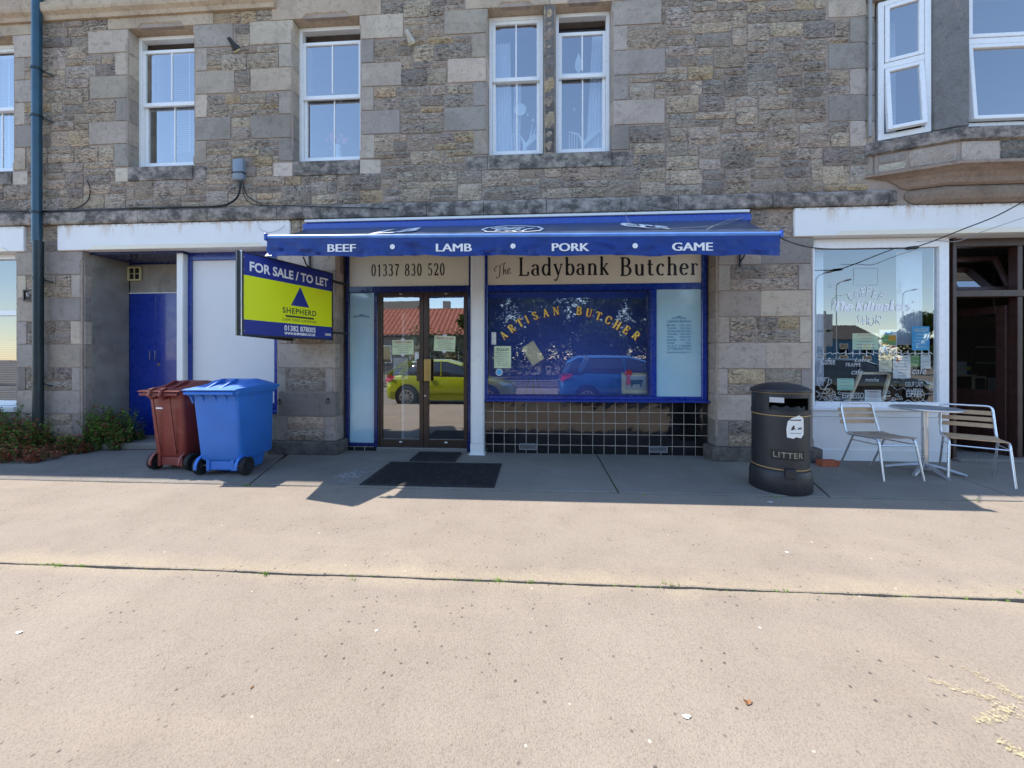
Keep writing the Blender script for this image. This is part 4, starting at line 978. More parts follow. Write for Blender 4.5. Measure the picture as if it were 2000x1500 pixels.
# shop interior: blue display screen, counter wall
mb = MB(); mb.box(X2(948), .62, .6, X2(1290), .66, 3.1); tagged(put('display_screen', mb, MT['blindblue'], None), 'plain blue screen behind the big butcher window', 'screen')
mb = MB(); mb.box(X2(920), .33, .55, P3L, .615, .62); put('window_bed', mb, MT['whitepaint'], sf)
mb = MB(); mb.box(-3.4, 3.6, 0, 2.6, 3.65, 3.2); mb.box(X2(921), 1.4, 0, X2(924), 3.6, 3.2); mb.box(-3.3, .5, 0, -3.25, 3.6, 3.2); mb.box(2.4, .5, 0, 2.45, 3.6, 3.2); put('inner_wall', mb, MT['roomwarm'], None, fix=False, kind='structure')
mb = MB(); mb.box(-8, .5, -.03, 9, 6, .012); put('floor', mb, MT['roomwarm'], None, fix=False, kind='structure')
mb = MB(); mb.box(X2(770), .5, .02, X2(774), 1.3, 2.0); tagged(put('partition_panel', mb, MT['whitepaint'], None), 'white panel standing inside behind the left glass door', 'panel')

# ------------------------------------------------------------------ notices
def notice(px0, px1, py0, py1, y, mt, lab, cat='notice', rot=0., lines=0, lm='printgrey', head=None, hm='printred', name='notice', tape=False, group=None):
    x0, x1 = ax(px0, y), ax(px1, y); z0, z1 = zz(px0, py1, y), zz(px0, py0, y); w_, h_ = x1 - x0, z1 - z0
    t = thing(name, lab, cat, ((x0 + x1) / 2, y, z0), 0, group); t.rotation_euler = (0, rot, 0)
    mb = MB(); n = 6; vs = []; cv = R.uniform(.001, .004)
    for i in range(n + 1):
        u = i / n; yy = -cv * sin(pi * u)
        vs += [(-w_/2 + w_*u, yy, 0), (-w_/2 + w_*u, yy, h_), (-w_/2 + w_*u, yy + .001, 0), (-w_/2 + w_*u, yy + .001, h_)]
    mb.v = vs; mb.f = [f for i in range(n) for f in ((4*i, 4*i+4, 4*i+5, 4*i+1), (4*i+2, 4*i+3, 4*i+7, 4*i+6))]
    put('sheet', mb, MT[mt], t, fix=False, world=False)
    if lines:
        mb = MB(); rr = random.Random(int(px0 * 7 + py0))
        for k in range(lines):
            z = h_ * (.78 - .66 * k / max(1, lines - 1)) if head else h_ * (.88 - .78 * k / max(1, lines - 1)); L = w_ * rr.uniform(.45, .8); th = min(h_ * .02, .005)
            x = -L / 2
            while x < L / 2:
                q = min(rr.uniform(.008, .03), L / 2 - x); mb.quad((x, -cv - .0012, z), (x + q, -cv - .0012, z), (x + q, -cv - .0012, z + th * 1.6), (x, -cv - .0012, z + th * 1.6)); x += q + .006
        put('printed_lines', mb, MT[lm], t, fix=False, world=False)
    if head:
        me = _mesh_of_text(head, h_ * .16, bold=.0005); xs = [v.co.x for v in me.vertices]; f = min(1.3, w_ * .8 / (max(xs) - min(xs)))
        me.transform(Matrix.Translation((0, -cv - .0012, h_ * .8)) @ UPR @ Matrix.Diagonal((f, 1, 1, 1))); put('lettering', me, MT[hm], t, fix=False, world=False)
    if tape:
        for zc_ in (0, h_):
            mb = MB(); mb.box(-.025, -cv - .003, zc_ - .02, .025, -cv - .002, zc_ + .02); put('tape', mb, MT['paper'], t, world=False)
    return t
yN = yD + .012
notice(766, 808, 664, 692.5, yN, 'paperyellow', 'cream notice taped inside the left glass door', lines=6, lm='printgrey', head='NOTICE TO OUR', tape=True)
notice(847, 888.5, 656, 686, yN, 'paperyellow', 'cream notice taped at a slight tilt inside the right glass door', lines=6, head='NOTICE TO OUR', tape=True, rot=.05)
notice(768, 797, 699, 741, yD + .032, 'greytext', 'faded grey sheet below the cream notice on the left door', lines=7)
notice(810, 818, 688, 706, yN, 'paper', 'narrow white sticker by the door handles', 'sticker', lines=2)
yW = .232
notice(965, 998, 676, 719, yW, 'paperyellow', 'pale green YOGA class poster at the left of the blue window', 'poster', lines=8, head='YOGA', hm='blacktext')
notice(960, 969, 649, 673, yW, 'paper', 'narrow white sticker above the yoga poster', 'sticker', lines=3)
t = thing('round_sticker', 'round pale blue and white sticker below the yoga poster', 'sticker', (ax(975, yW), yW, zz(975, 735, yW)))
mb = MB(); mb.lathe([(0, -.001), (.05, -.001), (.05, 0)], (t.location.x, yW, zz(975, 727, yW)), 24, 'y'); put('disc', mb, MT['paper'], t)
mb = MB(); mb.lathe([(.0, -.0015), (.04, -.0015)], (t.location.x, yW, zz(975, 727, yW)), 24, 'y'); put('print', mb, MT['paperblue'], t, fix=False)
# easel with a tilted card
ye = .36; xc_, zc_ = at(1041, 690, ye)
t = thing('easel', 'slim dark easel standing behind the tilted card in the blue window', 'easel', (xc_, ye, .62))
mb = MB()
for a, b in (((-.05, 0, .42), (-.16, -.06, 0)), ((.05, 0, .42), (.17, -.06, 0)), ((0, .02, .42), (.02, .2, 0))): mb.bar(a, b, .008)
mb.bar((-.07, 0, .3), (.07, 0, .3), .008); put('easel_legs', mb, MT['cable'], t, world=False)
cd = thing('display_card', 'buff card tilted on its corner on the easel in the blue window', 'card', (xc_, ye - .02, zc_ + .0)); cd.rotation_euler = (0, radians(-32), 0)
mb = MB(); mb.box(-.1, -.008, -.15, .1, 0, .15); put('card', mb, MT['paperbuff'], cd, world=False)
mb = MB()
for k in range(20):
    for sx_ in (-.092, .092): mb.box(sx_ - .002, -.0095, -.142 + k*.0145, sx_ + .002, -.0085, -.136 + k*.0145)
    for sz_ in (-.142, .142): mb.box(-.09 + k*.0093, -.0095, sz_ - .002, -.085 + k*.0093, -.0085, sz_ + .002)
put('stitched_border', mb, MT['printgrey'], cd, world=False)
# framed cow picture with a rosette
y = .31; x0, x1 = ax(1214, y), ax(1270, y); z0, z1 = zz(1240, 770, y), zz(1240, 728, y)
t = thing('framed_picture', 'silver framed photo of a dark cow in the corner of the blue window', 'picture', ((x0+x1)/2, y, z0))
put('picture_frame', ring(MB(), x0, x1, z0, z1, .018, y, y + .02), MT['silverframe'], t, bevel=.003)
mb = MB(); mb.box(x0 + .018, y + .008, z0 + .018, x1 - .018, y + .012, z1 - .018); put('mount', mb, MT['creamplastic'], t)
mb = MB(); mb.box(x0 + .055, y + .005, z0 + .06, x1 - .055, y + .0075, z1 - .05); put('photo_print', mb, MT['sepia'], t)
cow = [(-.5,.25),(-.42,.33),(.3,.34),(.42,.36),(.5,.28),(.5,.12),(.43,.05),(.4,-.1),(.38,-.3),(.3,-.3),(.29,-.06),(-.2,-.08),(-.24,-.3),(-.32,-.3),(-.33,-.05),(-.42,0),(-.46,.12),(-.49,-.15),(-.51,.1)]
w_ = (x1 - x0) * .5; mb = MB(); mb.prism([((x0+x1)/2 + p[0]*w_, (z0+z1)/2 + p[1]*w_*.8) for p in cow], y + .003, y + .0045, 'y'); put('cow_print', mb, MT['cowblack'], t)
t = thing('rosette', 'red prize rosette hanging on the corner of the cow picture', 'rosette', (ax(1227, y), y, zz(1227, 729, y)))
mb = MB(); cx_, cz_ = ax(1227, y), zz(1227, 729, y); n = 32
for i in range(n):
    a0, a1 = 2*pi*i/n, 2*pi*(i+1)/n; am = (a0+a1)/2
    P = lambda r, a, d: (cx_ + r*cos(a), y - .012 - d, cz_ + r*sin(a))
    mb.add([P(.012, a0, .004), P(.048, a0, 0), P(.052, am, .009), P(.048, a1, 0), P(.012, a1, .004)], [(0,1,2,3,4)])
put('pleated_ribbon', mb, MT['rosette'], t, fix=False)
mb = MB(); mb.lathe([(0, -.02), (.018, -.02), (.02, -.015)], (cx_, y, cz_), 16, 'y'); put('centre', mb, MT['rosette'], t)
for dx in (-.02, .02):
    mb = MB(); mb.prism([(cx_ + dx*.3 - .012, cz_ - .03), (cx_ + dx*.3 + .012, cz_ - .03), (cx_ + dx + .014, cz_ - .17), (cx_ + dx, cz_ - .155), (cx_ + dx - .014, cz_ - .17)], y - .012, y - .01, 'y'); put('tail', mb, MT['rosette'], t)

# ------------------------------------------------------------------ side entrance and boarded window (left unit)
su = thing('side_entrance', 'recessed blue double doors beside a boarded window with white post', 'entrance', (P1R + 1, .3, 0))
YE = .62; xe0, xe1 = ax(244, YE), ax(346, .22) + .01
mb = MB(); mb.box(P1R - .02, .12, 0, P1R + .012, YE + .1, ZF0 + .02); put('rendered_side_wall', mb, MT['render'], su)
mb = MB(); mb.box(P1R, .1, ZF0 - .03, xe1 + .2, YE + .1, ZF0 + .02); put('soffit', mb, MT['navy'], su)
zd = zz(300, 573, YE); ztr = zz(300, 516, YE)
mb = MB(); mb.box(P1R + .012, YE - .01, .06, ax(250, YE), YE + .08, ZF0 - .03); mb.box(ax(250, YE), YE, ztr, xe1, YE + .08, ZF0 - .03); mb.box(xe1 - .02, YE, .06, xe1 + .06, YE + .08, ZF0 - .03); put('frame', mb, MT['navy'], su, bevel=.004)
mb = MB(); mb.box(ax(250, YE), YE + .01, zd + .01, xe1 - .02, YE + .04, ztr - .002); put('transom_panel', mb, MT['render'], su)
mb = MB(); mb.box(ax(250, YE), YE - .004, zd - .0, xe1 - .02, YE + .05, zd + .014); put('transom_bar', mb, MT['whitepaint'], su)
xm = ax(304, YE)
for a, b in ((ax(250, YE) + .003, xm - .002), (xm + .002, xe1 - .022)):
    mb = MB(); mb.box(a, YE, .1, b, YE + .045, zd - .004); d = put('door', mb, MT['blue'], su, bevel=.003)
    hx = xm + (-.05 if a < xm - .1 else .04)
    mb = MB(); z = zz(300, 694, YE)
    mb.tube([(hx, YE, z - .075), (hx, YE - .045, z - .07), (hx, YE - .045, z + .07), (hx, YE, z + .075)], .008, 8); put('handle', mb, MT['chrome'], d, sm=40)
    if a > xm - .1:
        mb = MB(); mb.lathe([(0, -.006), (.02, -.006), (.022, 0)], (hx + .015, YE, zz(300, 712, YE)), 14, 'y'); put('keyhole_plate', mb, MT['brass'], d)
mb = MB(); mb.prism([(P1R + .0, -.02), (xe1 + .1, .1), (xe1 + .1, YE + .1), (P1R, YE + .1)], .004, .095); put('door_step', mb, MT['slab'], su, bevel=.012)
vx0, vx1 = ax(249.5, YE - .02), ax(275, YE - .02); vz0, vz1 = zz(260, 548, YE - .02), zz(260, 521, YE - .02)
t = thing('vent_cover', 'small cream square vent above the blue double doors', 'vent', ((vx0+vx1)/2, YE - .02, vz0))
put('vent_frame', ring(MB(), vx0, vx1, vz0, vz1, .022, YE - .03, YE), MT['creamplastic'], t, bevel=.003)
mb = MB(); mb.box(vx0 + .022, YE - .008, vz0 + .022, vx1 - .022, YE - .004, vz1 - .022); put('vent_back', mb, MT['darkvoid'], t)
mb = MB(); mb.box((vx0+vx1)/2 - .005, YE - .026, vz0 + .022, (vx0+vx1)/2 + .005, YE - .012, vz1 - .022); mb.box(vx0 + .022, YE - .024, (vz0+vz1)/2 - .004, vx1 - .022, YE - .014, (vz0+vz1)/2 + .004); put('vent_bar', mb, MT['creamplastic'], t)
yP = .12
mb = MB(); mb.box(ax(344.5, yP), yP, .0, ax(357, yP), yP + .1, ZF0); put('white_post', mb, MT['whitepaint'], su, bevel=.006)
yB = .2; bx0, bx1 = ax(358.5, yB), P2L - .01; bz0 = zz(450, 800, yB)
mb = MB(); mb.box(bx0, yB, bz0, ax(373, yB), yB + .09, ZF0); mb.box(ax(535, yB), yB, bz0, bx1, yB + .09, ZF0); mb.box(ax(373, yB), yB, zz(450, 507, yB), ax(535, yB), yB + .09, ZF0); mb.box(ax(373, yB), yB, bz0, ax(535, yB), yB + .09, bz0 + .1)
put('frame', mb, MT['blue'], su, bevel=.005)
mb = MB(); mb.box(ax(373, yB), yB + .03, bz0 + .1, ax(535, yB), yB + .05, zz(450, 507, yB)); put('window_board', mb, MT['panelwhite'], su)
mb = MB(); mb.box(bx0 - .02, yB - .05, bz0 - .05, bx1, yB + .1, bz0 - .002); put('window_sill', mb, MT['blue'], su, bevel=.006)
mb = MB(); mb.box(bx0 - .02, yB, .0, bx1, yB + .1, bz0 - .052); put('stall_riser', mb, MT['render'], su)
mb = MB(); mb.box(ax(346, .22), .222, .1, ax(346, .22) + .03, YE + .08, ZF0); put('inner_side_wall', mb, MT['navy'], su)

# ------------------------------------------------------------------ far left house window
hw = thing('house_window', 'white framed ground floor window cut by the left edge, above the weeds', 'window', (P1L - .5, .12, .62))
put('window_frame', ring(MB(), -9.6, P1L, .62, ZF0, .07, .12, .2), MT['upvc'], hw, bevel=.004)
zc_ = zz(15, 611, .12)
mb = MB(); mb.box(-9.53, .125, zc_ - .04, P1L - .07, .2, zc_ + .04); put('transom', mb, MT['upvc'], hw, bevel=.003)
pane(-9.53, P1L - .07, zc_ + .04, ZF0 - .07, .16, hw, 'shopglass'); pane(-9.53, P1L - .07, .69, zc_ - .04, .16, hw, 'shopglass')
mb = MB(); mb.box(-9.7, -.03, .54, P1L + .02, .12, .618); put('window_sill', mb, MT['whitepaint'], hw, bevel=.006)
mb = MB()
for k in range(26): mb.box(-9.5, .3, .7 + k*.035, P1L - .05, .33, .703 + k*.035)
tagged(put('venetian_blind', mb, MT['slatblind'], None), 'white slatted blind in the lower part of the far left window', 'blind')
mb = MB(); mb.box(-9.8, 1.6, 0, -7.2, 1.65, 3.2); mb.box(-7.2, .5, 0, -7.15, 3, 3.2); put('inner_wall', mb, MT['roomgrey'], None, fix=False, kind='structure')

# ------------------------------------------------------------------ upstairs: blinds, curtains, ornaments
def blind(a, b, z0, z1, y, lab):
    t = thing('venetian_blind', lab, 'blind', ((a+b)/2, y, z0)); mb = MB(); n = int((z1 - z0) / .032)
    for k in range(n): z = z0 + k*.032; mb.quad((a, y - .01, z), (b, y - .01, z), (b, y + .012, z + .02), (a, y + .012, z + .02))
    s = put('slats', mb, MT['slatblind'], t, fix=False); s['kind'] = 'stuff'
    mb = MB(); mb.box(a, y - .015, z1, b, y + .015, z1 + .03); put('head_rail', mb, MT['slatblind'], t)
    mb = MB(); mb.bar(((a+b)/2, y - .014, z0), ((a+b)/2, y - .014, z1), .006); put('cord', mb, MT['slatblind'], t)
blind(XA0 + .05, XA1 - .05, 4.15, 5.95, .3, 'white venetian blind drawn down in the upper window at the far left')
blind(XB0 + .3, XB1 - .04, 4.42, 5.9, .33, 'white venetian blind in the upper window right of the drainpipe')
wavy(XC1 - .14, XC1 - .04, 4.95, 5.9, .32, .015, 3, XC1 - .09, XC1 - .04, lab='thin white curtain at the right edge of the window over the sale board')
wavy(XD0 + .04, XD0 + .28, 4.1, 5.8, .32, .02, 6, XD0 + .05, XD0 + .32, lab='white curtain at the left side of the paired windows')
wavy(XD0 + .34, XD0 + .44, 4.1, 5.3, .36, .015, 3, XD0 + .3, XD0 + .42, lab='narrow white curtain fold beside the dark glass of the left paired window')
wavy(XE1 - .2, XE1 - .05, 4.1, 5.85, .32, .02, 5, XE1 - .3, XE1 - .06, lab='white curtain at the right side of the paired windows')
wavy(4.4, 4.75, 4.12, 5.75, .25, .02, 6, lab='pale curtain in the narrow side window of the stone bay')
def angel(x, z, y, s, lab):
    t = thing('winged_ornament', lab, 'ornament', (x, y, z)); mb = MB()
    for k in range(5): mb.tube([(-.05*s, 0, .1*s), ((.02 + .04*k)*s, 0, (.22 + .02*k)*s), ((.05 + .045*k)*s, 0, (.42 - .05*k)*s)], [.022*s, .018*s, .003], 6)
    put('wing', mb, MT['ornament'], t, world=False, sm=50)
    mb = MB(); mb.tube([(-.05*s, 0, 0), (-.06*s, 0, .16*s), (-.12*s, 0, .26*s), (-.25*s, 0, .3*s)], [.03*s, .025*s, .015*s, .008*s], 7); put('harp_neck', mb, MT['ornament'], t, world=False, sm=50)
    mb = MB()
    for k in range(4): mb.bar(((-.24 + .035*k)*s, 0, 0), ((-.24 + .035*k)*s, 0, .27*s), .007*s)
    put('strings', mb, MT['whitetext'], t, world=False)
angel(XD1 - .2, ZSILL + .12, .27, 1., 'pale winged harp ornament on the sill of the left paired window')
angel(XE0 + .44, ZSILL + .12, .27, 1., 'pale winged harp ornament on the sill of the right paired window')
def hanger(x, z1, L, y, lab, r=.022):
    t = thing('hanging_crystal', lab, 'ornament', (x, y, z1 - L), 0); mb = MB(); mb.tube([(0, 0, L), (0, 0, r)], .0015, 5); put('thread', mb, MT['greycable'], t, world=False)
    mb = MB(); mb.lathe([(0, -r), (r*.8, -r*.4), (r, 0), (r*.7, r*.7), (0, r*1.3)], (0, 0, 0), 8); put('crystal', mb, MT['ornament'], t, world=False)
zt2 = 5.0
for k, (x, L, r) in enumerate(((XD0 + .3, .32, .018), (XD0 + .53, .25, .02), (XD1 - .14, .33, .022), (XE0 + .27, .2, .018))):
    hanger(x, zt2, L, .29, ('small crystal drop hanging over the left curtain of the paired windows', 'short white crystal drop in the middle of the left paired window', 'long crystal drop near the stone mullion', 'single crystal drop in the right paired window')[k], r)
mb = MB(); mb.lathe([(.0, 0), (.085, .002), (.09, .006), (.085, .01)], (XD0 + .42, .28, 4.83), 28, 'y'); tagged(put('glass_roundel', mb, MT['ornament'], None), 'round translucent disc hanging in the left paired window', 'ornament')
t = thing('heart_charm', 'pale leaf shaped charm hanging in the upper sash of the right paired window', 'ornament', (XE0 + .33, .3, 5.3)); mb = MB(); mb.prism([(0, 0), (.05, .09), (.045, .17), (.0, .3), (-.045, .17), (-.05, .09)], -.005, .005, 'y'); put('charm', mb, MT['ornament'], t, world=False)
mb = MB(); mb.tube([(0, 0, .3), (0, 0, .5)], .002, 5); put('thread', mb, MT['greycable'], t, world=False)
# vase with pink flowers in the window above the sale board
t = thing('vase_of_flowers', 'glass vase of pink flowers on the sill over the sale board', 'vase', (ax(660, .3), .3, ZSILL + .1))
mb = MB(); mb.lathe([(.0, 0), (.05, 0), (.055, .1), (.035, .22), (.045, .26)], (0, 0, 0), 16); put('vase', mb, MT['ornament'], t, world=False, sm=40)
mb = MB(); rr = random.Random(3)
for k in range(26):
    a, b_, c = rr.uniform(-.16, .16), rr.uniform(-.06, .06), rr.uniform(.28, .42) - abs(rr.uniform(-.05, .05))
    for q in range(4): A0 = rr.uniform(0, 6.28); d = Vector((cos(A0), rr.uniform(-.5, .5), sin(A0))) * .028; e = Vector((-sin(A0), 0, cos(A0))) * .015; p = Vector((a, b_, c)); mb.quad(p, p + d*.5 + e, p + d, p + d*.5 - e)
put('petals', mb, MT['pinkflower'], t, fix=False, world=False)
mb = MB()
for k in range(8): mb.tube([(0, 0, .2), (rr.uniform(-.05, .05), 0, .26), (rr.uniform(-.13, .13), rr.uniform(-.04, .04), .35)], .003, 4)
put('stems', mb, MT['stem'], t, world=False)
t = thing('ceramic_bird', 'small white bird figure on the window ledge by the vase', 'ornament', (ax(665, .28), .28, 5.02)); mb = MB(); mb.lathe([(0, 0), (.02, .01), (.028, .04), (.015, .08), (0, .1)], (0, 0, 0), 10); put('body', mb, MT['ornament'], t, world=False, sm=50)
# ------------------------------------------------------------------ awning
def canvas_mat():
    b = NB('blue_awning_pvc'); n = b.noise(5, 6, .6, vec=b.vscale((1, 2, 2)))
    c = b.mix(b.ramp(n, .35, .7), (.004, .032, .2), (.006, .05, .33))
    c = b.mix(b.ramp(b.noise(60, 6, .8), .68, .76, 0, .4), c, (.3, .36, .45))
    b.pbr(c, .42, b.bump(b.noise(9, 4), .15, .01), spec=.6); t = b.n('ShaderNodeBsdfTranslucent'); b.set(t.inputs[0], (.03, .1, .55)); m = b.n('ShaderNodeMixShader'); m.inputs[0].default_value = .3
    b.l(b.p.outputs[0], m.inputs[1]); b.l(t.outputs[0], m.inputs[2]); b.l(m.outputs[0], b.out.inputs[0]); return b.m
MT['canvas'] = canvas_mat()
def canopy_mat():
    b = NB('faded_shaded_awning_top'); n = b.noise(3, 7, .7, vec=b.vscale((1.5, 1, 1)))  # faded blue fabric, painted darker than the valance for its shaded top
    c = b.mix(b.ramp(n, .35, .7), (.02, .04, .09), (.045, .072, .13)); c = b.mix(b.ramp(b.noise(40, 7, .8), .62, .74, 0, .4), c, (.14, .18, .24))
    return b.pbr(c, .34, b.bump(b.noise(9, 4), .15, .01), spec=1.)
MT['canopy'] = canopy_mat(); MT['awningbar'] = mat('sunlit_blue_bar', (.12, .26, .62), .35); MT['awningblue'] = mat('awning_blue_metal', (.01, .06, .36), .3, var=.05, coat=.3)
aw = thing('shop_awning', 'extended blue shop awning reading BEEF LAMB PORK GAME over the butcher shopfront', 'awning', (-.2, -.02, 2.5))
AX0, AX1, AY = -2.885, 2.425, -1.08
def wob(x, z, y=0): return noise.noise((x * 2.2, z * 3.1, y * 2 + 5)) + .5 * noise.noise((x * 7, z * 6, y * 3))
def zfront(x): return 2.645 - .075 * (x - AX0) / (AX1 - AX0)
NXA, NYA = 110, 12
mb = MB()
for j in range(NYA + 1):
    v = j / NYA; y = -.10 + (AY + .10) * v
    for i in range(NXA + 1):
        u = i / NXA; x = (AX0 - .17 * (1 - v)) + ((AX1 + .19 * (1 - v)) - (AX0 - .17 * (1 - v))) * u
        z = 3.085 + (zfront(x) - 3.085) * v - .02 * sin(pi * v) + .010 * wob(x, y) * sin(pi * v)
        mb.v.append((x, y, z))
for j in range(NYA):
    for i in range(NXA): p = j*(NXA+1)+i; mb.f.append((p, p+1, p+NXA+2, p+NXA+1))
put('canopy', mb, MT['canopy'], aw, sm=60)
VH = .2
def flatten(x):
    return .12 + .88 * min(1, max(0, min(abs(x - c_) - h_ for c_, h_ in VWORDS)) / .12)
VWORDS = [((ax(p, -1.11) + ax(q, -1.11)) / 2, (ax(q, -1.11) - ax(p, -1.11)) / 2) for p, q in ((641, 695), (852, 921), (1078, 1150), (1313, 1391), (760, 774), (995, 1009), (1233, 1247))]
def valy(x, t): return AY - .022 - .04 * t * flatten(x) * (1.2 * wob(x * 2.3, t * 1.2, 2)) - .012 * t
def valz(x, t): return zfront(x) - .03 - (VH - .012 * abs(sin((x - AX0) * 3.05)) + .012 * noise.noise((x * 3, 8, 1))) * t
mb = MB(); NV = 220
for j in range(9):
    t = j / 8
    for i in range(NV + 1): x = AX0 - .012 + (AX1 - AX0 + .024) * i / NV; mb.v.append((x, valy(x, t), valz(x, t)))
for j in range(8):
    for i in range(NV): p = j*(NV+1)+i; mb.f.append((p, p+1, p+NV+2, p+NV+1))
put('valance', mb, MT['canvas'], aw, sm=60)
def valtext(body, pa, pb, cap):
    me = _mesh_of_text(body, cap / .7); xs = [v.co.x for v in me.vertices]; a, b = ax(pa, AY - .03), ax(pb, AY - .03); f = (b - a) / (max(xs) - min(xs)); x0 = min(xs)
    yy = min(valy(a + (b - a) * k / 12, t_) for k in range(13) for t_ in (.3, .45, .6, .75)) - .003; zc = zfront((a + b) / 2) - .03 - VH * .72
    mb = MB(); sl = (zfront(b) - zfront(a)) / (b - a)
    for n_, dx in enumerate((-.005, -.0025, 0, .0025, .005)):
        o = len(mb.v); mb.v += [(a + (v.co.x - x0) * f + dx, yy - .0003 * n_, zc + v.co.y + sl * (v.co.x - x0) * f) for v in me.vertices]; mb.f += [tuple(o + q for q in p_.vertices) for p_ in me.polygons]
    bpy.data.meshes.remove(me); put('lettering', mb, MT['whitetext'], aw, fix=False)
for b_, p, q in (('BEEF', 641, 695), ('LAMB', 852.5, 921), ('PORK', 1078.5, 1150), ('GAME', 1313, 1391)): valtext(b_, p, q, .082)
for px in (767, 1002, 1240): valtext('●' if False else 'o', px - 5, px + 5, .04) if False else None
for px in (767, 1002, 1240):
    x = ax(px, AY - .03); mb = MB(); mb.v = [(x + .027*cos(k*pi/8), valy(x, .5) - .012, valz(x, .5) + .027*sin(k*pi/8)) for k in range(16)]; mb.f = [tuple(range(16))]; put('dot', mb, MT['whitetext'], aw, fix=False)
mb = MB(); mb.tube([(AX0 - .03, AY, zfront(AX0) - .005), (AX1 + .03, AY, zfront(AX1) - .005)], .024, 12); put('front_bar', mb, MT['awningbar'], aw, sm=50)  # bar colour made pale to imitate sun on its top
for x in (AX0 - .03, AX1 + .03):
    mb = MB(); mb.box(x - .012, AY - .035, zfront(x) - .045, x + .012, AY + .035, zfront(x) + .03); put('end_cap', mb, MT['awningblue'], aw, bevel=.004)
cx0, cx1 = ax(606), ax(1453)
mb = MB(); mb.prism([(-.15, 3.02), (-.17, 3.04), (-.17, 3.11), (-.14, 3.135), (-.0, 3.145), (-.0, 3.02)], cx0, cx1, 'x'); put('cassette', mb, MT['awningblue'], aw, bevel=.004)
mb = MB(); mb.box(cx0 + .01, -.15, 3.147, cx1 - .01, -.024, 3.18); put('cassette_cover', mb, MT['whitepaint'], aw, bevel=.004)
for x, s in ((AX0 + .35, 1), (AX1 - .35, -1)):
    mb = MB(); e = (x + s * .75, -.55, 2.74); mb.bar((x, -.08, 3.0), e, .045, .06); mb.bar(e, (x + s * .1, AY + .03, zfront(x) - .06), .04, .055); put('folding_arm', mb, MT['signframe'], aw, bevel=.004)
for px in (584, 1466):
    x = ax(px, -.25); mb = MB(); mb.bar((x, -.02, 2.78), (x, -.02, 2.5), .02); mb.tube([(x, -.02, 2.56), (x, -.1, 2.6), (x, -.16, 2.68)], .01, 6); put('bracket', mb, MT['signframe'], aw)
# writing on the canopy
def cany(v): return -.10 + (AY + .10) * v
def canpt(x, v): return (x, cany(v), 3.085 + (zfront(x) - 3.085) * v - .02 * sin(pi * v) + .012)
def cantext(body, pa, pb, v0, v1, rot):
    me = _mesh_of_text(body, 1, bold=.02, shear=.15); xs = [v.co.x for v in me.vertices]; x0, x1 = min(xs), max(xs)
    a, b = ax(pa, -.6), ax(pb, -.6)
    for vt in me.vertices:
        u = (vt.co.x - x0) / (x1 - x0); x = a + (b - a) * u; v = v1 - (v1 - v0) * vt.co.y / .73 + rot * (u - .5)
        vt.co = canpt(x, min(1, max(.05, v)))
    put('lettering', me, MT['whitetext'], aw, fix=False)
cantext('La', 740, 812, .2, .62, -.35); cantext('ers', 1222, 1306, .15, .5, .3)
def canribbon(pts, wd, px, s):
    mb = MB(); x0 = ax(px, -.6); ribbon(mb, pts, lambda t: wd, lambda u, v: canpt(x0 + u * s, min(.97, max(.06, .5 - v * .3)))); return mb
mb = MB()
for pts, wd in (([(-1,.1),(-.85,.6),(-.3,.95),(.3,.9),(.85,.6),(1,.1)], .08), ([(-1,.1),(-.8,-.5),(-.2,-.8),(.3,-.8),(.9,-.4),(1,.1)], .06), ([(-.7,.4),(-.45,.1),(-.5,-.4),(-.3,-.1),(0,.2),(.2,-.1),(.35,-.5),(.45,0),(.7,.3)], .1),
        ([(-.6,.5),(-.3,.6),(-.1,.3),(.1,.55),(.4,.5)], .1), ([(-.2,-.5),(0,-.3),(.15,-.6)], .09), ([(-.45,.2),(-.2,.35),(.1,.1),(.3,.3)], .12)):
    c = canribbon(pts, wd * 1.3, 1000, .36); mb.add(c.v, c.f)
put('cow_emblem', mb, MT['whitetext'], aw, fix=False)

# ------------------------------------------------------------------ agent's board
P0, P1 = Vector((-3.0, -1.33, 0)), Vector((-2.615, -.3, 0)); LN = (P1 - P0).length; ANG = math.atan2(P1.y - P0.y, P1.x - P0.x)
sg = thing('for_sale_sign', 'blue and lime FOR SALE / TO LET board fixed at right angles to the wall', 'sign', (P0.x, P0.y, 1.555), ANG)
SH = .868
def sput(nm, mb, m, **k): return put(nm, mb, MT[m], sg, world=False, **k)
mb = MB(); fr = .014
sput('frame', ring(MB(), 0, LN, 0, SH, fr, -.014, .014), 'signframe', bevel=.002)
h1, h2 = SH * (1 - .277), SH * (1 - .807)
mb = MB(); mb.box(fr, -.006, fr, LN - fr, .006, h2); mb.box(fr, -.006, h1, LN - fr, .006, SH - fr); sput('blue_panel', mb, 'signblue')
mb = MB(); mb.box(fr, -.006, h2, LN - fr, .006, h1); sput('lime_panel', mb, 'lime')
def stext(body, u0, u1, vb, cap, m, **k):
    me = _mesh_of_text(body, cap / .7, **k); xs = [v.co.x for v in me.vertices]; f = (u1 - u0) / (max(xs) - min(xs)); x0 = min(xs)
    me.transform(Matrix.Translation((u0, -.0075, vb)) @ UPR @ Matrix.Diagonal((f, 1, 1, 1)) @ Matrix.Translation((-x0, 0, 0))); put('lettering', me, MT[m], sg, fix=False, world=False)
def V(fr_): return SH * (1 - fr_)
stext('FOR SALE / TO LET', .075, LN - .07, V(.215), .095, 'whitetext', bold=.004)
stext('SHEPHERD', .43, .86, V(.672), .062, 'darkgreentext', bold=.002, spacing=1.15)
stext('CHARTERED SURVEYORS', .43, .86, V(.775), .03, 'darkgreentext', spacing=1.05)
stext('01382 878005', .45, .85, V(.905), .06, 'whitetext', bold=.002)
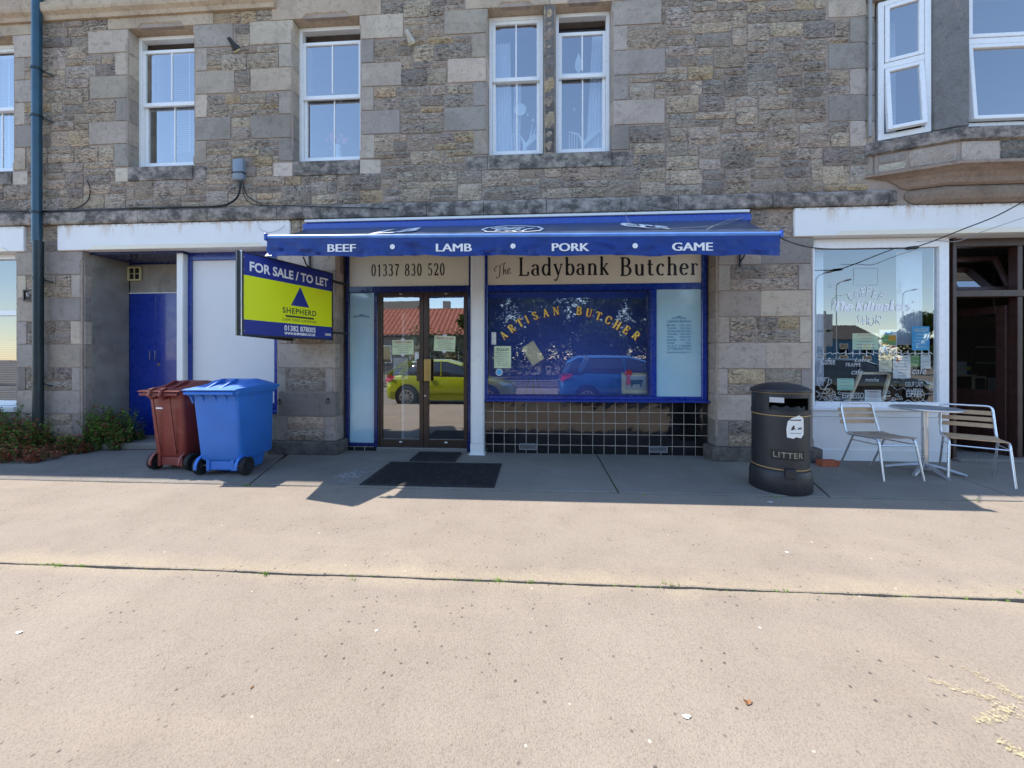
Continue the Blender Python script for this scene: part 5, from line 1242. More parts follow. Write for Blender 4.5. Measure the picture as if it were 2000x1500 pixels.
stext('WWW.SHEPHERD.CO.UK', .45, .85, V(.955), .026, 'whitetext', bold=.002)
mb = MB(); mb.prism([(.645, V(.30)), (.53, V(.565)), (.76, V(.565))], -.009, -.0065, 'y'); sput('triangle_logo', mb, 'signblue')
mb = MB(); mb.prism([(.47, V(.725)), (.83, V(.725)), (.82, V(.70)), (.46, V(.70))], -.009, -.0065, 'y'); sput('underline', mb, 'darkgreentext')
mb = MB(); mb.box(LN - .115, -.009, .055, LN - .03, -.0065, .082); sput('small_label', mb, 'greytext')
for k in range(7):
    for u in (.022, LN - .022): mb = MB(); mb.lathe([(0, -.009), (.004, -.008), (.005, -.006)], (u, 0, .05 + k*.127), 6, 'y'); sput('rivet', mb, 'greytext')
# second board of the V and its fixings
q = MB(); q.box(-.04, .005, 0, -.006, .03, SH); sput('corner_post', q, 'signframe', bevel=.003)
mb = MB(); mb.box(-.016, -.02, .0, -.008, .02, SH); sput('corner_strip', mb, 'alu')
w1 = Vector((-3.32, -.05, 0)); loc = Matrix.Translation(P0) @ Matrix.Rotation(ANG, 4, 'Z'); e = loc.inverted() @ w1
mb = MB(); mb.bar((-.03, .03, SH/2), (e.x, e.y, SH/2), .02, SH); sput('rear_board', mb, 'signframe')
iw = loc.inverted() @ Vector((-2.56, -.0, 0))
mb = MB(); 
for z in (.1, SH - .1): mb.bar((LN - .01, .01, z), (iw.x, iw.y, z), .03, .03)
mb.bar((0, .02, .02), (LN * .8, .05, .01), .03, .02); sput('fixing_arm', mb, 'signframe')

# ------------------------------------------------------------------ coffee shop front (right)
YK = .1; ck = thing('shopfront', 'white framed coffee shop window beside a dark brown open doorway', 'shopfront', (4.8, YK, 0))
def XK(px): return ax(px, YK)
def ZK(px, py): return zz(px, py, YK)
wx0, wx1, wz0, wz1 = P3R + .004, XK(1848), ZK(1700, 803), ZF0 - .003
g0, g1, gz0, gz1 = XK(1592), XK(1835), ZK(1700, 785.5), ZK(1700, 484)
mb = MB(); mb.box(wx0, YK, wz0 + .05, g0, YK + .08, wz1); mb.box(g1, YK, wz0 + .05, wx1, YK + .08, wz1); mb.box(g0, YK, gz1, g1, YK + .08, wz1); mb.box(g0, YK, wz0 + .05, g1, YK + .08, gz0); put('window_frame', mb, MT['upvc'], ck, bevel=.005)
mb = MB(); mb.box(wx0, YK - .03, wz0 + .005, wx1, YK + .1, wz0 + .05); put('window_sill', mb, MT['upvc'], ck, bevel=.006)
mb = MB(); mb.box(wx0, YK - .005, wz0 - .075, wx1, YK + .1, wz0 + .003); put('apron_board', mb, MT['whitepaint'], ck, bevel=.003)
mb = MB(); mb.box(wx0, YK + .0, .15, wx1, YK + .1, wz0 - .078); put('stall_riser', mb, MT['whitewall'], ck)
mb = MB(); mb.box(wx0, YK - .02, .0, wx1, YK + .1, .148); put('riser_plinth', mb, MT['whitewall'], ck, bevel=.006)
mb = MB(); mb.box(wx1 + .002, YK + .01, .0, XK(1856), YK + .12, wz1); put('white_post', mb, MT['upvc'], ck, bevel=.004)
gp = pane(g0, g1, gz0, gz1, YK + .035, ck, 'shopglass', 'window_pane')
mb = MB(); mb.box(wx0, YK + .3, wz0 - .05, wx1, YK + .9, wz0 + .03); put('window_bed', mb, MT['darkwood'], ck)
yg = YK + .032
def gtext(s, pa, pb, py, caph, kind='f', rot=0., **k):
    x0, x1 = ax(pa, yg), ax(pb, yg)
    if kind == 'f': return text(s, caph / .7, (x0 + x1) / 2, yg, zz((pa+pb)/2, py, yg), 'chalkfaint', gp, fit=x1 - x0, rot=rot, **k)
    return pentext(s, caph, x0, yg, zz(pa, py, yg), 'chalk', gp, fit=x1 - x0, **k)
pentext('The', .125, ax(1627, yg), yg, zz(1640, 607, yg), 'chalk', gp, fit=ax(1663, yg) - ax(1627, yg), serif=False, slant=.22, thick=.28, thin=.1)
pentext("Kiltmakers'", .125, ax(1670, yg), yg, zz(1670, 607, yg), 'chalk', gp, fit=ax(1783, yg) - ax(1670, yg), track=.07, serif=False, slant=.22, thick=.28, thin=.1)
mb = MB()                                    # hand drawn COFFEE and SHOP
HD = {'C': [[(.8,.9),(.35,.95),(.1,.5),(.3,.05),(.85,.15)]], 'O': [A_(.45,.5,.38,.48,0,360)], 'F': [[(.15,0),(.2,1),(.8,1)], [(.15,.55),(.65,.58)]], 'E': [[(.8,1),(.2,.95),(.15,0),(.8,.04)], [(.17,.5),(.65,.52)]],
      'S': [[(.85,.85),(.5,1),(.3,.75),(.6,.45),(.4,.1),(-.1,.0)]], 'H': [[(.2,1),(.15,0)], [(.75,1),(.7,0)], [(-.1,.45),(.8,.5)]], 'P': [[(.2,0),(.25,1),(.8,.95),(.85,.6),(.3,.5)], [(.3,.5),(.75,.0)]]}
def hand(ch, px, py, sc_, r, wd=.011):
    x0, z0 = at(px, py, yg); c, s_ = cos(radians(r)), sin(radians(r))
    for st in HD[ch]: ribbon(mb, st, lambda t: wd / sc_, lambda u, v: (x0 + ((u-.45)*c*.8 - (v-.5)*s_) * sc_, yg, z0 + ((u-.45)*s_*.8 + (v-.5)*c) * sc_))
for ch, px, py, r in (('C', 1662, 580, 35), ('O', 1675, 575, 22), ('F', 1687, 571, 10), ('F', 1697, 570, -3), ('E', 1709, 573, -12), ('E', 1722, 578, -28)): hand(ch, px, py, .108, r)
for ch, px, py, r in (('S', 1677, 624, 0), ('H', 1690, 626, 3), ('O', 1702, 627, 0), ('P', 1715, 625, 0)): hand(ch, px, py, .112, r)
put('hand_lettering', mb, MT['chalk'], gp, fix=False)
def gline(pts, wd=.006, nm='window_drawing', m='chalkfaint'):
    wd *= .7; mb = MB(); P = [at(px, py, yg) for px, py in pts]; ribbon(mb, P, lambda t: wd, lambda u, v: (u, yg, v)); return put(nm, mb, MT[m], gp, fix=False)
gline([(1668,524),(1715,524),(1715,556.5),(1668,556.5),(1668,524)], .007)
gline([(1625,606),(1626,585),(1635,578),(1655,575)], .007); gline([(1636,580),(1648,578),(1656,577)], .006)
for cx_, cy_ in ((1622, 557), (1758, 556), (1757, 568)): gline([(cx_ + (6 if k % 2 else 2.4)*cos(k*pi/5+.3), cy_ + (6 if k % 2 else 2.4)*sin(k*pi/5+.3)) for k in range(11)], .004)
gline([(1593 + k*2.4, 689 + (1.8 if k % 3 else 0) + 1.2*sin(k)) for k in range(96)], .012, 'bunting_string')
for k in range(13): x_ = 1652 + k*13.5; gline([(x_, 684), (x_, 694 + 3 * (k % 2))], .014, 'peg')
gtext('Coffee', 1603, 1631, 712, .09); gtext('FRAPPE', 1652, 1681, 716, .05); gtext('cafe', 1662, 1684, 731, .07, shear=.3); gtext('Latte', 1668, 1698, 706, .05, shear=.4)
gtext('ESPRESSO', 1645, 1687, 778, .075); gtext('ESPRES', 1770, 1800, 775, .08); gtext('OEUF LAIT', 1768, 1803, 755, .06); gtext('cafe', 1780, 1808, 731, .09, shear=.3); gtext('Ice Mocha', 1772, 1802, 765, .045, shear=.3)
gtext('latte', 1600, 1612, 744, .05); gtext('mocha', 1690, 1716, 745, .05, shear=.2)
gline([(1596,738),(1598,750),(1604,760),(1611,760),(1617,750),(1619,738),(1596,738)], .012); gline([(1618,741),(1624,741),(1623,749),(1616,753)], .008); gline([(1593,763),(1600,768),(1613,768),(1621,762),(1612,758)], .01); gline([(1600,735),(1598,728),(1604,722)], .006); gline([(1596,775),(1600,770),(1606,776),(1600,781)], .009)
for k, (x_, y_) in enumerate(((1622,774),(1632,777),(1628,768),(1612,779),(1640,768),(1637,779),(1727,778),(1735,766),(1746,779),(1752,772),(1759,777),(1797,744),(1812,747),(1728,768),(1818,760),(1763,738))):
    gline([(x_ + 3.4*cos(t*pi/6), y_ + 2.4*sin(t*pi/6) + 1.2*cos(t*pi/6)) for t in range(13)], .007)
for k in range(8): a = 1593 + k*30; gline([(a + t*3, 786.0 - 5*abs(1 - t/5)**2.2) for t in range(11)], .011)
gline([(1740,752),(1752,762),(1765,757),(1780,770),(1800,770),(1832,768)], .006); gline([(1745,744),(1755,748),(1750,738),(1762,733)], .005)
yn = YK + .045
notice(1665, 1716, 651, 683, yn, 'paperyellow', 'pale green bordered sheet in the coffee shop window left of the colourful poster', lines=5, lm='printred')
pz = notice(1717.5, 1752, 644, 688, yn, 'paper', 'colourful festival poster in the middle of the coffee shop window', 'poster', lines=0)
x0, x1 = ax(1717.5, yn), ax(1752, yn); Zt, Zb = zz(1735, 644, yn), zz(1735, 688, yn); hz = Zt - Zb
for a, b, c, d, m in ((.08,.5,.55,.78,'papergreen'), (.5,.92,.5,.75,'printorange'), (.08,.92,.32,.52,'papergreen'), (.1,.5,.3,.4,'printorange'), (.1,.36,.06,.26,'paperblue'), (.42,.9,.06,.16,'printgrey'), (.3,.7,.8,.92,'paperblue'), (.5,.9,.2,.28,'printred')):
    mb = MB(); mb.quad((x0 + (x1-x0)*a, yn - .006 - (.0004 if m != 'papergreen' else 0), Zb + hz*c), (x0 + (x1-x0)*b, yn - .006, Zb + hz*c), (x0 + (x1-x0)*b, yn - .006, Zb + hz*d), (x0 + (x1-x0)*a, yn - .006, Zb + hz*d)); put('picture_block', mb, MT[m], pz, fix=False)
notice(1781, 1815.5, 637.5, 684, yn, 'paperblue', 'bright blue poster at the right of the coffee shop window', 'poster', lines=6, lm='paper', head='NOTICE', hm='paper')
notice(1717, 1742, 694, 726, yn, 'papercream', 'small DOG notice hanging below the festival poster', lines=3, head='DOG', hm='printorange')
notice(1744, 1778.5, 694, 739, yn, 'paper', 'white sheet with a red spot hanging right of the DOG notice', lines=7)
notice(1779, 1796, 694, 716, yn, 'papergreen', 'small green leaflet hanging beside the white sheet', lines=3, lm='paper')
notice(1798, 1817.5, 693, 720, yn, 'paper', 'small plain white sheet at the right end of the string', lines=3)
notice(1635, 1668, 739, 762, yn, 'papermint', 'mint green notice left of the wooden frame', lines=4, lm='printgrey')
notice(1689, 1721, 761.5, 784, yn - .006, 'paper', 'WARNING sticker with red bands at the bottom of the coffee shop window', 'sticker', lines=5, lm='printred', head='WARNING', hm='printred')
mb = MB(); mb.lathe([(0, -.001), (.022, -.001)], (ax(1753, yn), yn - .007, zz(1753, 703, yn)), 16, 'y'); tagged(put('red_spot', mb, MT['printred'], None, fix=False), 'round red spot printed on the white sheet beside the DOG notice', 'sticker')
yfw = YK + .12; t = thing('wooden_frame', 'pale bare wooden frame leaning in the bottom of the coffee shop window', 'frame', (ax(1695, yfw), yfw, zz(1695, 786, yfw)))
def fp(px, py): x_, z_ = at(px, py, yfw); return (x_, yfw, z_)
for a, b in ((fp(1678, 729), fp(1741, 729)), (fp(1681, 728), fp(1657, 784)), (fp(1739, 728), fp(1722, 786)), (fp(1660, 785), fp(1722, 785))): mb = MB(); mb.bar(a, b, .03, .035, up=(0, 1, 0)); put('frame_bar', mb, MT['framewood'], t, bevel=.003)
wavy(XK(1596), XK(1632), .95, 2.75, YK + .2, .015, 5, lab='thin net curtain at the left edge of the coffee shop window')
wavy(XK(1782), XK(1832), 1.5, 2.75, YK + .2, .02, 8, lab='wider net curtain at the upper right of the coffee shop window')
# doorway
YD2 = .2; dx0 = ax(1856.5, YD2)
mb = MB(); mb.box(dx0, YD2 - .03, .02, ax(1864, YD2), YD2 + .12, ZF0); mb.box(ax(1864, YD2), YD2, zz(1900, 481, YD2), 8, YD2 + .1, ZF0); mb.box(ax(1864, YD2), YD2 - .02, zz(1900, 580, YD2), 8, YD2 + .12, zz(1900, 567, YD2)); mb.box(ax(1988, YD2), YD2, .02, ax(1998, YD2), YD2 + .1, zz(1900, 481, YD2)); put('door_frame', mb, MT['darkwood'], ck, bevel=.005)
mb = MB(); hx0, hx1 = ax(1870, YD2 + .1), ax(1985, YD2 + .1); hz0, hz1 = zz(1900, 566, YD2 + .1), zz(1900, 489, YD2 + .1)
tf = put('transom_light', ring(MB(), 0, hx1 - hx0, 0, hz1 - hz0, .05, 0, .04), MT['darkwood'], ck, world=False, bevel=.003); tf.location = (hx0 - ck.location.x, YD2 + .12 - ck.location.y, hz0 - ck.location.z); tf.rotation_euler = (radians(-20), 0, 0)
mb = MB(); mb.quad((.05, .02, .05), (hx1 - hx0 - .05, .02, .05), (hx1 - hx0 - .05, .02, hz1 - hz0 - .05), (.05, .02, hz1 - hz0 - .05)); put('pane', mb, MT['glass'], tf, world=False, fix=False)
# the open door leaf, swung inward on its right hinge
dl = ax(1988, YD2); mb = MB(); ring(mb, 0, .82, 0, 1.98, .1, -.02, .02, .25, .1); mb.box(.1, -.012, .25, .72, .012, .85)
dr = put('door', mb, MT['darkwood'], ck, world=False, bevel=.004); dr.location = (dl - ck.location.x - .01, YD2 + .1 - ck.location.y, .04); dr.rotation_euler = (0, 0, radians(97))
mb = MB(); mb.quad((.1, 0, .85), (.72, 0, .85), (.72, 0, 1.88), (.1, 0, 1.88)); put('pane', mb, MT['glass'], dr, world=False, fix=False)
mb = MB(); mb.lathe([(0, .0), (.012, .0), (.012, .03), (.03, .04), (.03, .06), (0, .065)], (.76, .02, .95), 14, 'y'); put('door_knob', mb, MT['brass'], dr, world=False, sm=50)
mb = MB(); mb.box(dx0, YD2 - .12, .0, 8, YD2 + .3, .045); put('threshold', mb, MT['slab'], ck, bevel=.008)
mb = MB(); mb.box(ax(2010, YD2), YD2, .04, 8.2, YD2 + .05, 2.9); put('door_side_panel', mb, MT['darkwood'], ck)
mb = MB(); mb.box(7.4, .02, .0, 9.0, .3, ZF0 - .002); put('end_wall', mb, MT['whitewall'], ck)
me = MB().box(6.79, -.275, 4.052, 9.01, .0, 5.828).mesh('bay_side_wall'); paintcol(me, (.3, .27, .24)); put('bay_side_wall', me, MT['ashlar'], bld)
# inside the coffee shop
mb = MB(); mb.box(3.66, 3.8, 0, 9, 3.85, 3.2); mb.box(3.66, .5, 0, 3.7, 3.8, 3.2); mb.box(8.6, .5, 0, 8.65, 3.8, 3.2); put('inner_wall', mb, MT['roomwarm'], None, fix=False, kind='structure')
def ipt(px, py, y): x_, z_ = at(px, py, y); return x_, z_
yL = 1.3; lx, lz = at(1941, 624, yL)
t = thing('pendant_lamp', 'black dome pendant lamp hanging inside the coffee shop doorway', 'lamp', (lx, yL, lz))
mb = MB(); mb.lathe([(.2, 0), (.195, .03), (.13, .085), (.08, .1), (.065, .17), (.04, .2), (.0, .205)], (0, 0, 0), 28); put('lamp_shade', mb, MT['blackplastic'], t, world=False, sm=40)
mb = MB(); mb.lathe([(0, .03), (.05, .04), (.06, .08), (.03, .12)], (0, 0, 0), 16); put('bulb', mb, MT['ornament'], t, world=False, sm=50)
mb = MB(); mb.tube([(0, 0, .2), (0, 0, 3.2 - lz)], .005, 5); put('cord', mb, MT['greycable'], t, world=False)
def ibox(nm, px0, px1, py0, py1, y, d, m, lab, cat, parts_=()):
    x0, x1 = ax(px0, y), ax(px1, y); z0, z1 = max(.012, zz(px0, py1, y)), zz(px0, py0, y)
    t = thing(nm, lab, cat, ((x0+x1)/2, y, z0)); mb = MB(); mb.box(x0, y, z0, x1, y + d, z1); put('body', mb, MT[m], t, bevel=.008)
    return t, x0, x1, z0, z1
t, x0, x1, z0, z1 = ibox('display_cabinet', 1899, 1968, 641, 768, 2.2, .5, 'darkwood', 'dark cabinet with shelves at the back of the coffee shop', 'cabinet')
for k in range(3): mb = MB(); mb.box(x0 + .05, 2.17, z1 - .35 - k*.28, x1 - .05, 2.2, z1 - .33 - k*.28); put('shelf', mb, MT['whitepaint'], t)
t, x0, x1, z0, z1 = ibox('shop_counter', 1860, 1900, 735, 868, 1.8, .5, 'darkwood', 'dark boarded counter inside the doorway', 'counter')
mb = MB(); mb.box(x0 - .02, 1.76, z1 + .002, x1 + .02, 2.32, z1 + .03); put('counter_top', mb, MT['framewood'], t, bevel=.004)
for k, (px, m, lab) in enumerate(((1864, 'paper', 'stack of white takeaway boxes on the counter'), (1882, 'blindblue', 'blue tub with a green band on the counter'))):
    x_, z_ = ax(px, 1.85), z1 + .033; tt = thing(('takeaway_boxes', 'tub')[k], lab, ('boxes', 'tub')[k], (x_ + .07, 1.9, z_))
    for q in range(3 if k == 0 else 1):
        mb = MB()
        if k == 0: mb.box(-.1, -.08, q*.075, .1, .08, q*.075 + .068)
        else: mb.lathe([(0, 0), (.06, 0), (.065, .16), (0, .165)], (0, 0, 0), 18)
        put('box' if k == 0 else 'tub_body', mb, MT[m], tt, world=False, bevel=.003 if k == 0 else 0)
    if k: mb = MB(); mb.lathe([(.0645, .07), (.0665, .075), (.0675, .13), (.0655, .135)], (0, 0, 0), 18); put('label_band', mb, MT['lime'], tt, world=False)
t, x0, x1, z0, z1 = ibox('menu_board', 1901, 1927, 735, 850, 1.7, .03, 'framewood', 'tall narrow wood framed menu board in the doorway', 'board')
mb = MB(); mb.box(x0 + .03, 1.694, z0 + .25, x1 - .03, 1.699, z1 - .03); put('chalkboard', mb, MT['blackplastic'], t)
for a, b, m, lab in ((1930, 1946, 'paper', 'lilac white price sheet taped low inside the doorway'), (1948, 1966, 'papercream', 'cream price sheet taped low inside the doorway')):
    mb = MB(); mb.box(ax(a, 2.1), 2.1, zz(a, 768, 2.1), ax(b, 2.1), 2.104, zz(a, 738, 2.1)); tagged(put('price_sheet', mb, MT[m], None), lab, 'notice')

# ------------------------------------------------------------------ wheelie bins
def loft(mb, secs, close=True):
    """secs: (z, x0, x1, y0, y1, r) rounded rectangles"""
    o = len(mb.v); K = 4; n = 4 * (K + 1)
    for z, x0, x1, y0, y1, r in secs:
        for cx, cy, a in ((x1 - r, y1 - r, 0), (x0 + r, y1 - r, 90), (x0 + r, y0 + r, 180), (x1 - r, y0 + r, 270)):
            for k in range(K + 1): A = radians(a + 90 * k / K); mb.v.append((cx + r*cos(A), cy + r*sin(A), z))
    for j in range(len(secs) - 1):
        for i in range(n): mb.f.append((o+j*n+i, o+j*n+(i+1) % n, o+(j+1)*n+(i+1) % n, o+(j+1)*n+i))
    if close: mb.f.append(tuple(o+i for i in range(n))[::-1]); mb.f.append(tuple(o+(len(secs)-1)*n+i for i in range(n)))
    return mb
def wheelie(loc, rz, m, label, W=.285, Dp=.355, bw=.24, wx=.262, ht=.955, kind=0):
    t = thing('wheelie_bin', label, 'wheelie bin', loc, rz, 'wheelie bins by the stone pier')
    P = lambda nm, mb, mm=m, **k: put(nm, mb, MT[mm], t, world=False, **k)
    b = MB(); loft(b, [(.165, -bw+.02, bw-.02, -.2, Dp-.03, .04), (.19, -bw, bw, -.22, Dp-.025, .05), (ht-.06, -W+.035, W-.035, -Dp+.06, Dp-.025, .035), (ht-.055, -W+.025, W-.025, -Dp+.05, Dp-.015, .03), (ht, -W+.02, W-.02, -Dp+.045, Dp-.01, .03)])
    P('body', b, sm=40)
    b = MB(); loft(b, [(.015, -.15, .15, -.09, Dp-.08, .03), (.166, -.17, .17, -.12, Dp-.065, .03)]); P('foot_box', b, sm=40)
    b = MB(); b.box(-.165, -.215, .05, -.13, -.09, .18); b.box(.12, -.215, .05, .155, -.09, .18); b.box(-.13, -.2, .06, .12, -.19, .16); P('axle_bracket', b, bevel=.004)
    b = MB(); loft(b, [(ht-.03, -W, W, -Dp+.02, Dp, .035), (ht-.025, -W-.004, W+.004, -Dp+.015, Dp+.005, .037), (ht+.005, -W-.004, W+.004, -Dp+.015, Dp+.005, .037)]); P('rim', b, sm=40)
    # lid: swept profile with a raised crown
    b = MB(); pr = [(-Dp-.02, ht+.006), (-Dp-.03, ht+.018), (-Dp+.02, ht+.028), (-.12, ht+.075), (-.06, ht+.105), (.1, ht+.118), (.26, ht+.085), (Dp+.01, ht+.045), (Dp+.02, ht+.008)]
    for x, dz in ((-W-.006, -.0), (-W+.01, .0), (-W+.09, 1), (W-.09, 1), (W-.01, .0), (W+.006, -.0)):
        for y, z in pr: b.v.append((x, y, z if dz else min(z, ht + .02 + (z - ht) * .28)))
    n = len(pr)
    for i in range(5):
        for j in range(n - 1): b.f.append((i*n+j, (i+1)*n+j, (i+1)*n+j+1, i*n+j+1))
    for i in range(5): b.f.append((i*n, i*n+n-1, (i+1)*n+n-1, (i+1)*n))
    b.f.append(tuple(range(n))); b.f.append(tuple(range(5*n, 6*n))[::-1]); l = P('lid', b, sm=30)
    for sx_ in (-.075, .075): b2 = MB(); b2.prism([(-Dp+.03, ht+.028), (-.1, ht+.088), (-.04, ht+.122), (-.1, ht+.125)], sx_-.012, sx_+.012, 'x'); put('lid_rib', b2, MT[m], l, world=False, bevel=.003)
    b = MB(); b.tube([(-W+.015, -Dp-.012, ht-.02), (W-.015, -Dp-.012, ht-.02)], .017, 10); P('handle_bar', b, sm=50)
    for sx_ in ((-W+.03, -.13, .01, .13, W-.05) if kind == 0 else (-.09, .05)):
        b = MB()
        if kind == 0: b.prism([(-Dp-.01, ht-.012), (-Dp+.07, ht-.012), (-Dp+.075, ht-.14), (-Dp+.04, ht-.06), (-Dp-.005, ht-.035)], sx_-.009, sx_+.009, 'x')
        else: b.tube([(sx_, -Dp+.03, ht+.05), (sx_, -Dp-.03, ht+.035), (sx_, -Dp-.05, ht-.03), (sx_, -Dp-.01, ht-.07), (sx_, -Dp+.05, ht-.06)], .016, 8)
        P('handle_gusset' if kind == 0 else 'hinge_loop', b, bevel=.002 if kind == 0 else 0)
    for sx_ in (-1, 1):
        b = MB(); b.lathe([(0, -.024), (.05, -.024), (.06, -.03), (.088, -.03), (.1, -.02), (.1, .02), (.088, .03), (.06, .03), (.05, .024), (0, .024)], (0, 0, 0), 26, 'x'); b.xf(Matrix.Translation((sx_ * wx, -.165, .1))); wh = P('wheel', b, 'rubber', sm=40)
        b = MB(); b.lathe([(0, -.03), (.03, -.03), (.035, -.026), (.035, .026), (.03, .03), (0, .03)], (0, 0, 0), 16, 'x'); b.xf(Matrix.Translation((sx_ * wx, -.165, .1))); put('hub', b, MT['blackplastic'], wh, world=False)
        b = MB(); b.lathe([(.115, 0), (.125, 0), (.125, .03), (.115, .03)], (0, 0, 0), 18, 'x', a0=pi*.1, a1=pi*1.05)
        b.xf(Matrix.Translation((sx_ * (bw - .012) + (-.015), -.165, .1))); P('wheel_arch', b)
    b = MB(); b.tube([(-wx, -.165, .1), (wx, -.165, .1)], .011, 8); P('axle', b, 'alurough')
    if kind: 
        b = MB(); b.box(-.06, -.325, .74, .02, -.318, .755); P('white_label', b, 'whitetext')
        for sx_ in (-.11, .1): b = MB(); b.bar((sx_*.95, -.232, .2), (sx_, -.315, .86), .012, .012); P('body_rib', b)
    return t
wheelie((-3.525, -.79, 0.006), radians(2), 'bluebin', 'bright blue wheelie bin with its handle side towards the street')
wheelie((-4.255, -.645, 0.004), radians(-2), 'redbin', 'dark red brown wheelie bin standing left of the blue one', W=.252, Dp=.33, bw=.195, wx=.235, ht=.925, kind=1)

# ------------------------------------------------------------------ litter bin
MT['wornletter'] = mat('worn_pale_lettering', (.24, .22, .14), .6, var=.5, vs=60, dirt=.35, dcol=(.03, .03, .03), ds=40)
LB = (2.5, -1.0); lb = thing('litter_bin', 'black round litter bin with gold bands and LITTER lettering', 'litter bin', (*LB, .006))
P = lambda nm, mb, mm='blackplastic', par=lb, **k: put(nm, mb, MT[mm], par, world=False, **k)
mb = MB(); mb.lathe([(0, 0), (.262, 0), (.268, .01), (.268, .165), (.258, .2), (.25, .215), (.0, .216)], (0, 0, 0), 48); P('base', mb, sm=35)
mb = MB(); mb.lathe([(.246, .217), (.246, .765), (.251, .77), (.251, .8), (.238, .802), (.238, .217)], (0, 0, 0), 56); P('drum', mb, sm=35)
a0, a1 = radians(-143), radians(-57)
mb = MB(); mb.lathe([(.246, .802), (.246, .975), (.236, .975), (.236, .802)], (0, 0, 0), 40, 'z', a1, a0 + 2*pi)
mb.lathe([(.246, .93), (.246, .975), (.236, .975), (.236, .93), (.246, .93)], (0, 0, 0), 16, 'z', a0, a1); mb.lathe([(.249, .802), (.249, .812), (.236, .812), (.236, .802)], (0, 0, 0), 16, 'z', a0, a1); P('aperture_band', mb, sm=35)
mb = MB(); mb.lathe([(.23, .3), (.23, .8)], (0, 0, 0), 32); mb.lathe([(0, .3), (.23, .3)], (0, 0, 0), 32); P('liner', mb, 'darkvoid')
mb = MB()
for k in range(40): A = 2*pi*k/40; mb.v += [(.232*cos(A), .232*sin(A), .80), (.222*cos(A), .222*sin(A), .845 + .012*sin(k*2.3))]
for k in range(40): k2 = (k+1) % 40; mb.f.append((2*k, 2*k2, 2*k2+1, 2*k+1))
P('bag', mb, 'rubber', fix=False)
mb = MB(); mb.lathe([(.24, .976), (.258, .978), (.262, .99), (.258, 1.004), (.235, 1.02), (.17, 1.05), (.09, 1.066), (0, 1.07)], (0, 0, 0), 56); mb.lathe([(.24, .976), (0, .976)], (0, 0, 0), 56); P('domed_lid', mb, sm=35)
for z, r in ((.972, .2485), (.752, .2485), (.232, .2485)): mb = MB(); mb.lathe([(.244, z), (r, z), (r, z + .009), (.244, z + .009)], (0, 0, 0), 56); P('gold_band', mb, 'bandgold')
def cyl(me, A, z, r=.2495):
    for v in me.vertices: a = A + v.co.x / r; v.co = (r*cos(a), r*sin(a), z + v.co.y)
    return me
me = _mesh_of_text('LITTER', .075, bold=.0015, spacing=1.15)
bm = bmesh.new(); bm.from_mesh(me); bmesh.ops.subdivide_edges(bm, edges=bm.edges[:], cuts=1); bm.to_mesh(me); bm.free()
put('lettering', cyl(me, radians(-106), .355, .2502), MT['wornletter'], lb, fix=False, world=False)
def cylquad(A, w_, z0, z1, r, poly=None):
    mb = MB(); n = 10
    for i in range(n + 1):
        a = A - w_/2/r + w_/r*i/n; mb.v += [(r*cos(a), r*sin(a), z0), (r*cos(a), r*sin(a), z1)]
    mb.f = [(2*i, 2*i+2, 2*i+3, 2*i+1) for i in range(n)]; return mb
P('letter_plate', cylquad(radians(-106), .30, .33, .425, .2485), 'rubber', fix=False)
rr = random.Random(5); A = radians(-92); mb = MB(); pts = [(-.075,-.1),(-.02,-.11),(.0,-.095),(.05,-.105),(.075,-.07),(.078,.0),(.075,.075),(.07,.09),(.03,.115),(.0,.1),(-.04,.085),(-.07,.05),(-.08,-.02)]
mb.v = [(.2502*cos(A + x/.25), .2502*sin(A + x/.25), .655 + z) for x, z in pts] + [(.2502*cos(A), .2502*sin(A), .655)]; mb.f = [(i, (i+1) % len(pts), len(pts)) for i in range(len(pts))]; P('torn_sticker', mb, 'paper', fix=False)
def cylpoly(pts, s, dx, z, m, nm):
    mb = MB(); c = (sum(p[0] for p in pts)/len(pts), sum(p[1] for p in pts)/len(pts)); mb.v = [(.2510*cos(A + (dx + x*s)/.25), .2510*sin(A + (dx + x*s)/.25), z + y*s) for x, y in pts + [c]]; n = len(pts); mb.f = [(i, (i+1) % n, n) for i in range(n)]; P(nm, mb, m, fix=False)
cylpoly([(-.5,-.5),(-.1,-.5),(-.1,-.2),(.3,-.4),(.4,-.3),(.1,.0),(.2,.3),(.0,.5),(-.2,.2)], .045, -.02, .65, 'blacktext', 'person_symbol')
cylpoly([(-.5,.1),(.3,.1),(.4,.4),(.5,.3),(.4,-.0),(.35,-.4),(.25,-.4),(.2,-.1),(-.3,-.1),(-.35,-.4),(-.45,-.4)], .036, .038, .645, 'blacktext', 'dog_symbol')
P('sticker_text', cylquad(A, .1, .718, .728, .2507), 'blacktext', fix=False); P('sticker_text', cylquad(A, .1, .595, .6, .2507), 'printgrey', fix=False)
P('ash_plate', cylquad(radians(-128), .12, .885, .935, .2512), 'greytext', fix=False)
mb = MB(); mb.box(-.045, -.02, 0, .045, .02, .085); mb.xf(Matrix.Rotation(radians(-104), 4, 'Z') @ Matrix.Translation((.262, 0, .165)) @ Matrix.Rotation(pi/2, 4, 'Z')); P('lock_box', mb, 'blackplastic', bevel=.005)
P('base_label', cylquad(radians(-104), .11, .06, .105, .2692), 'rubber', fix=False)

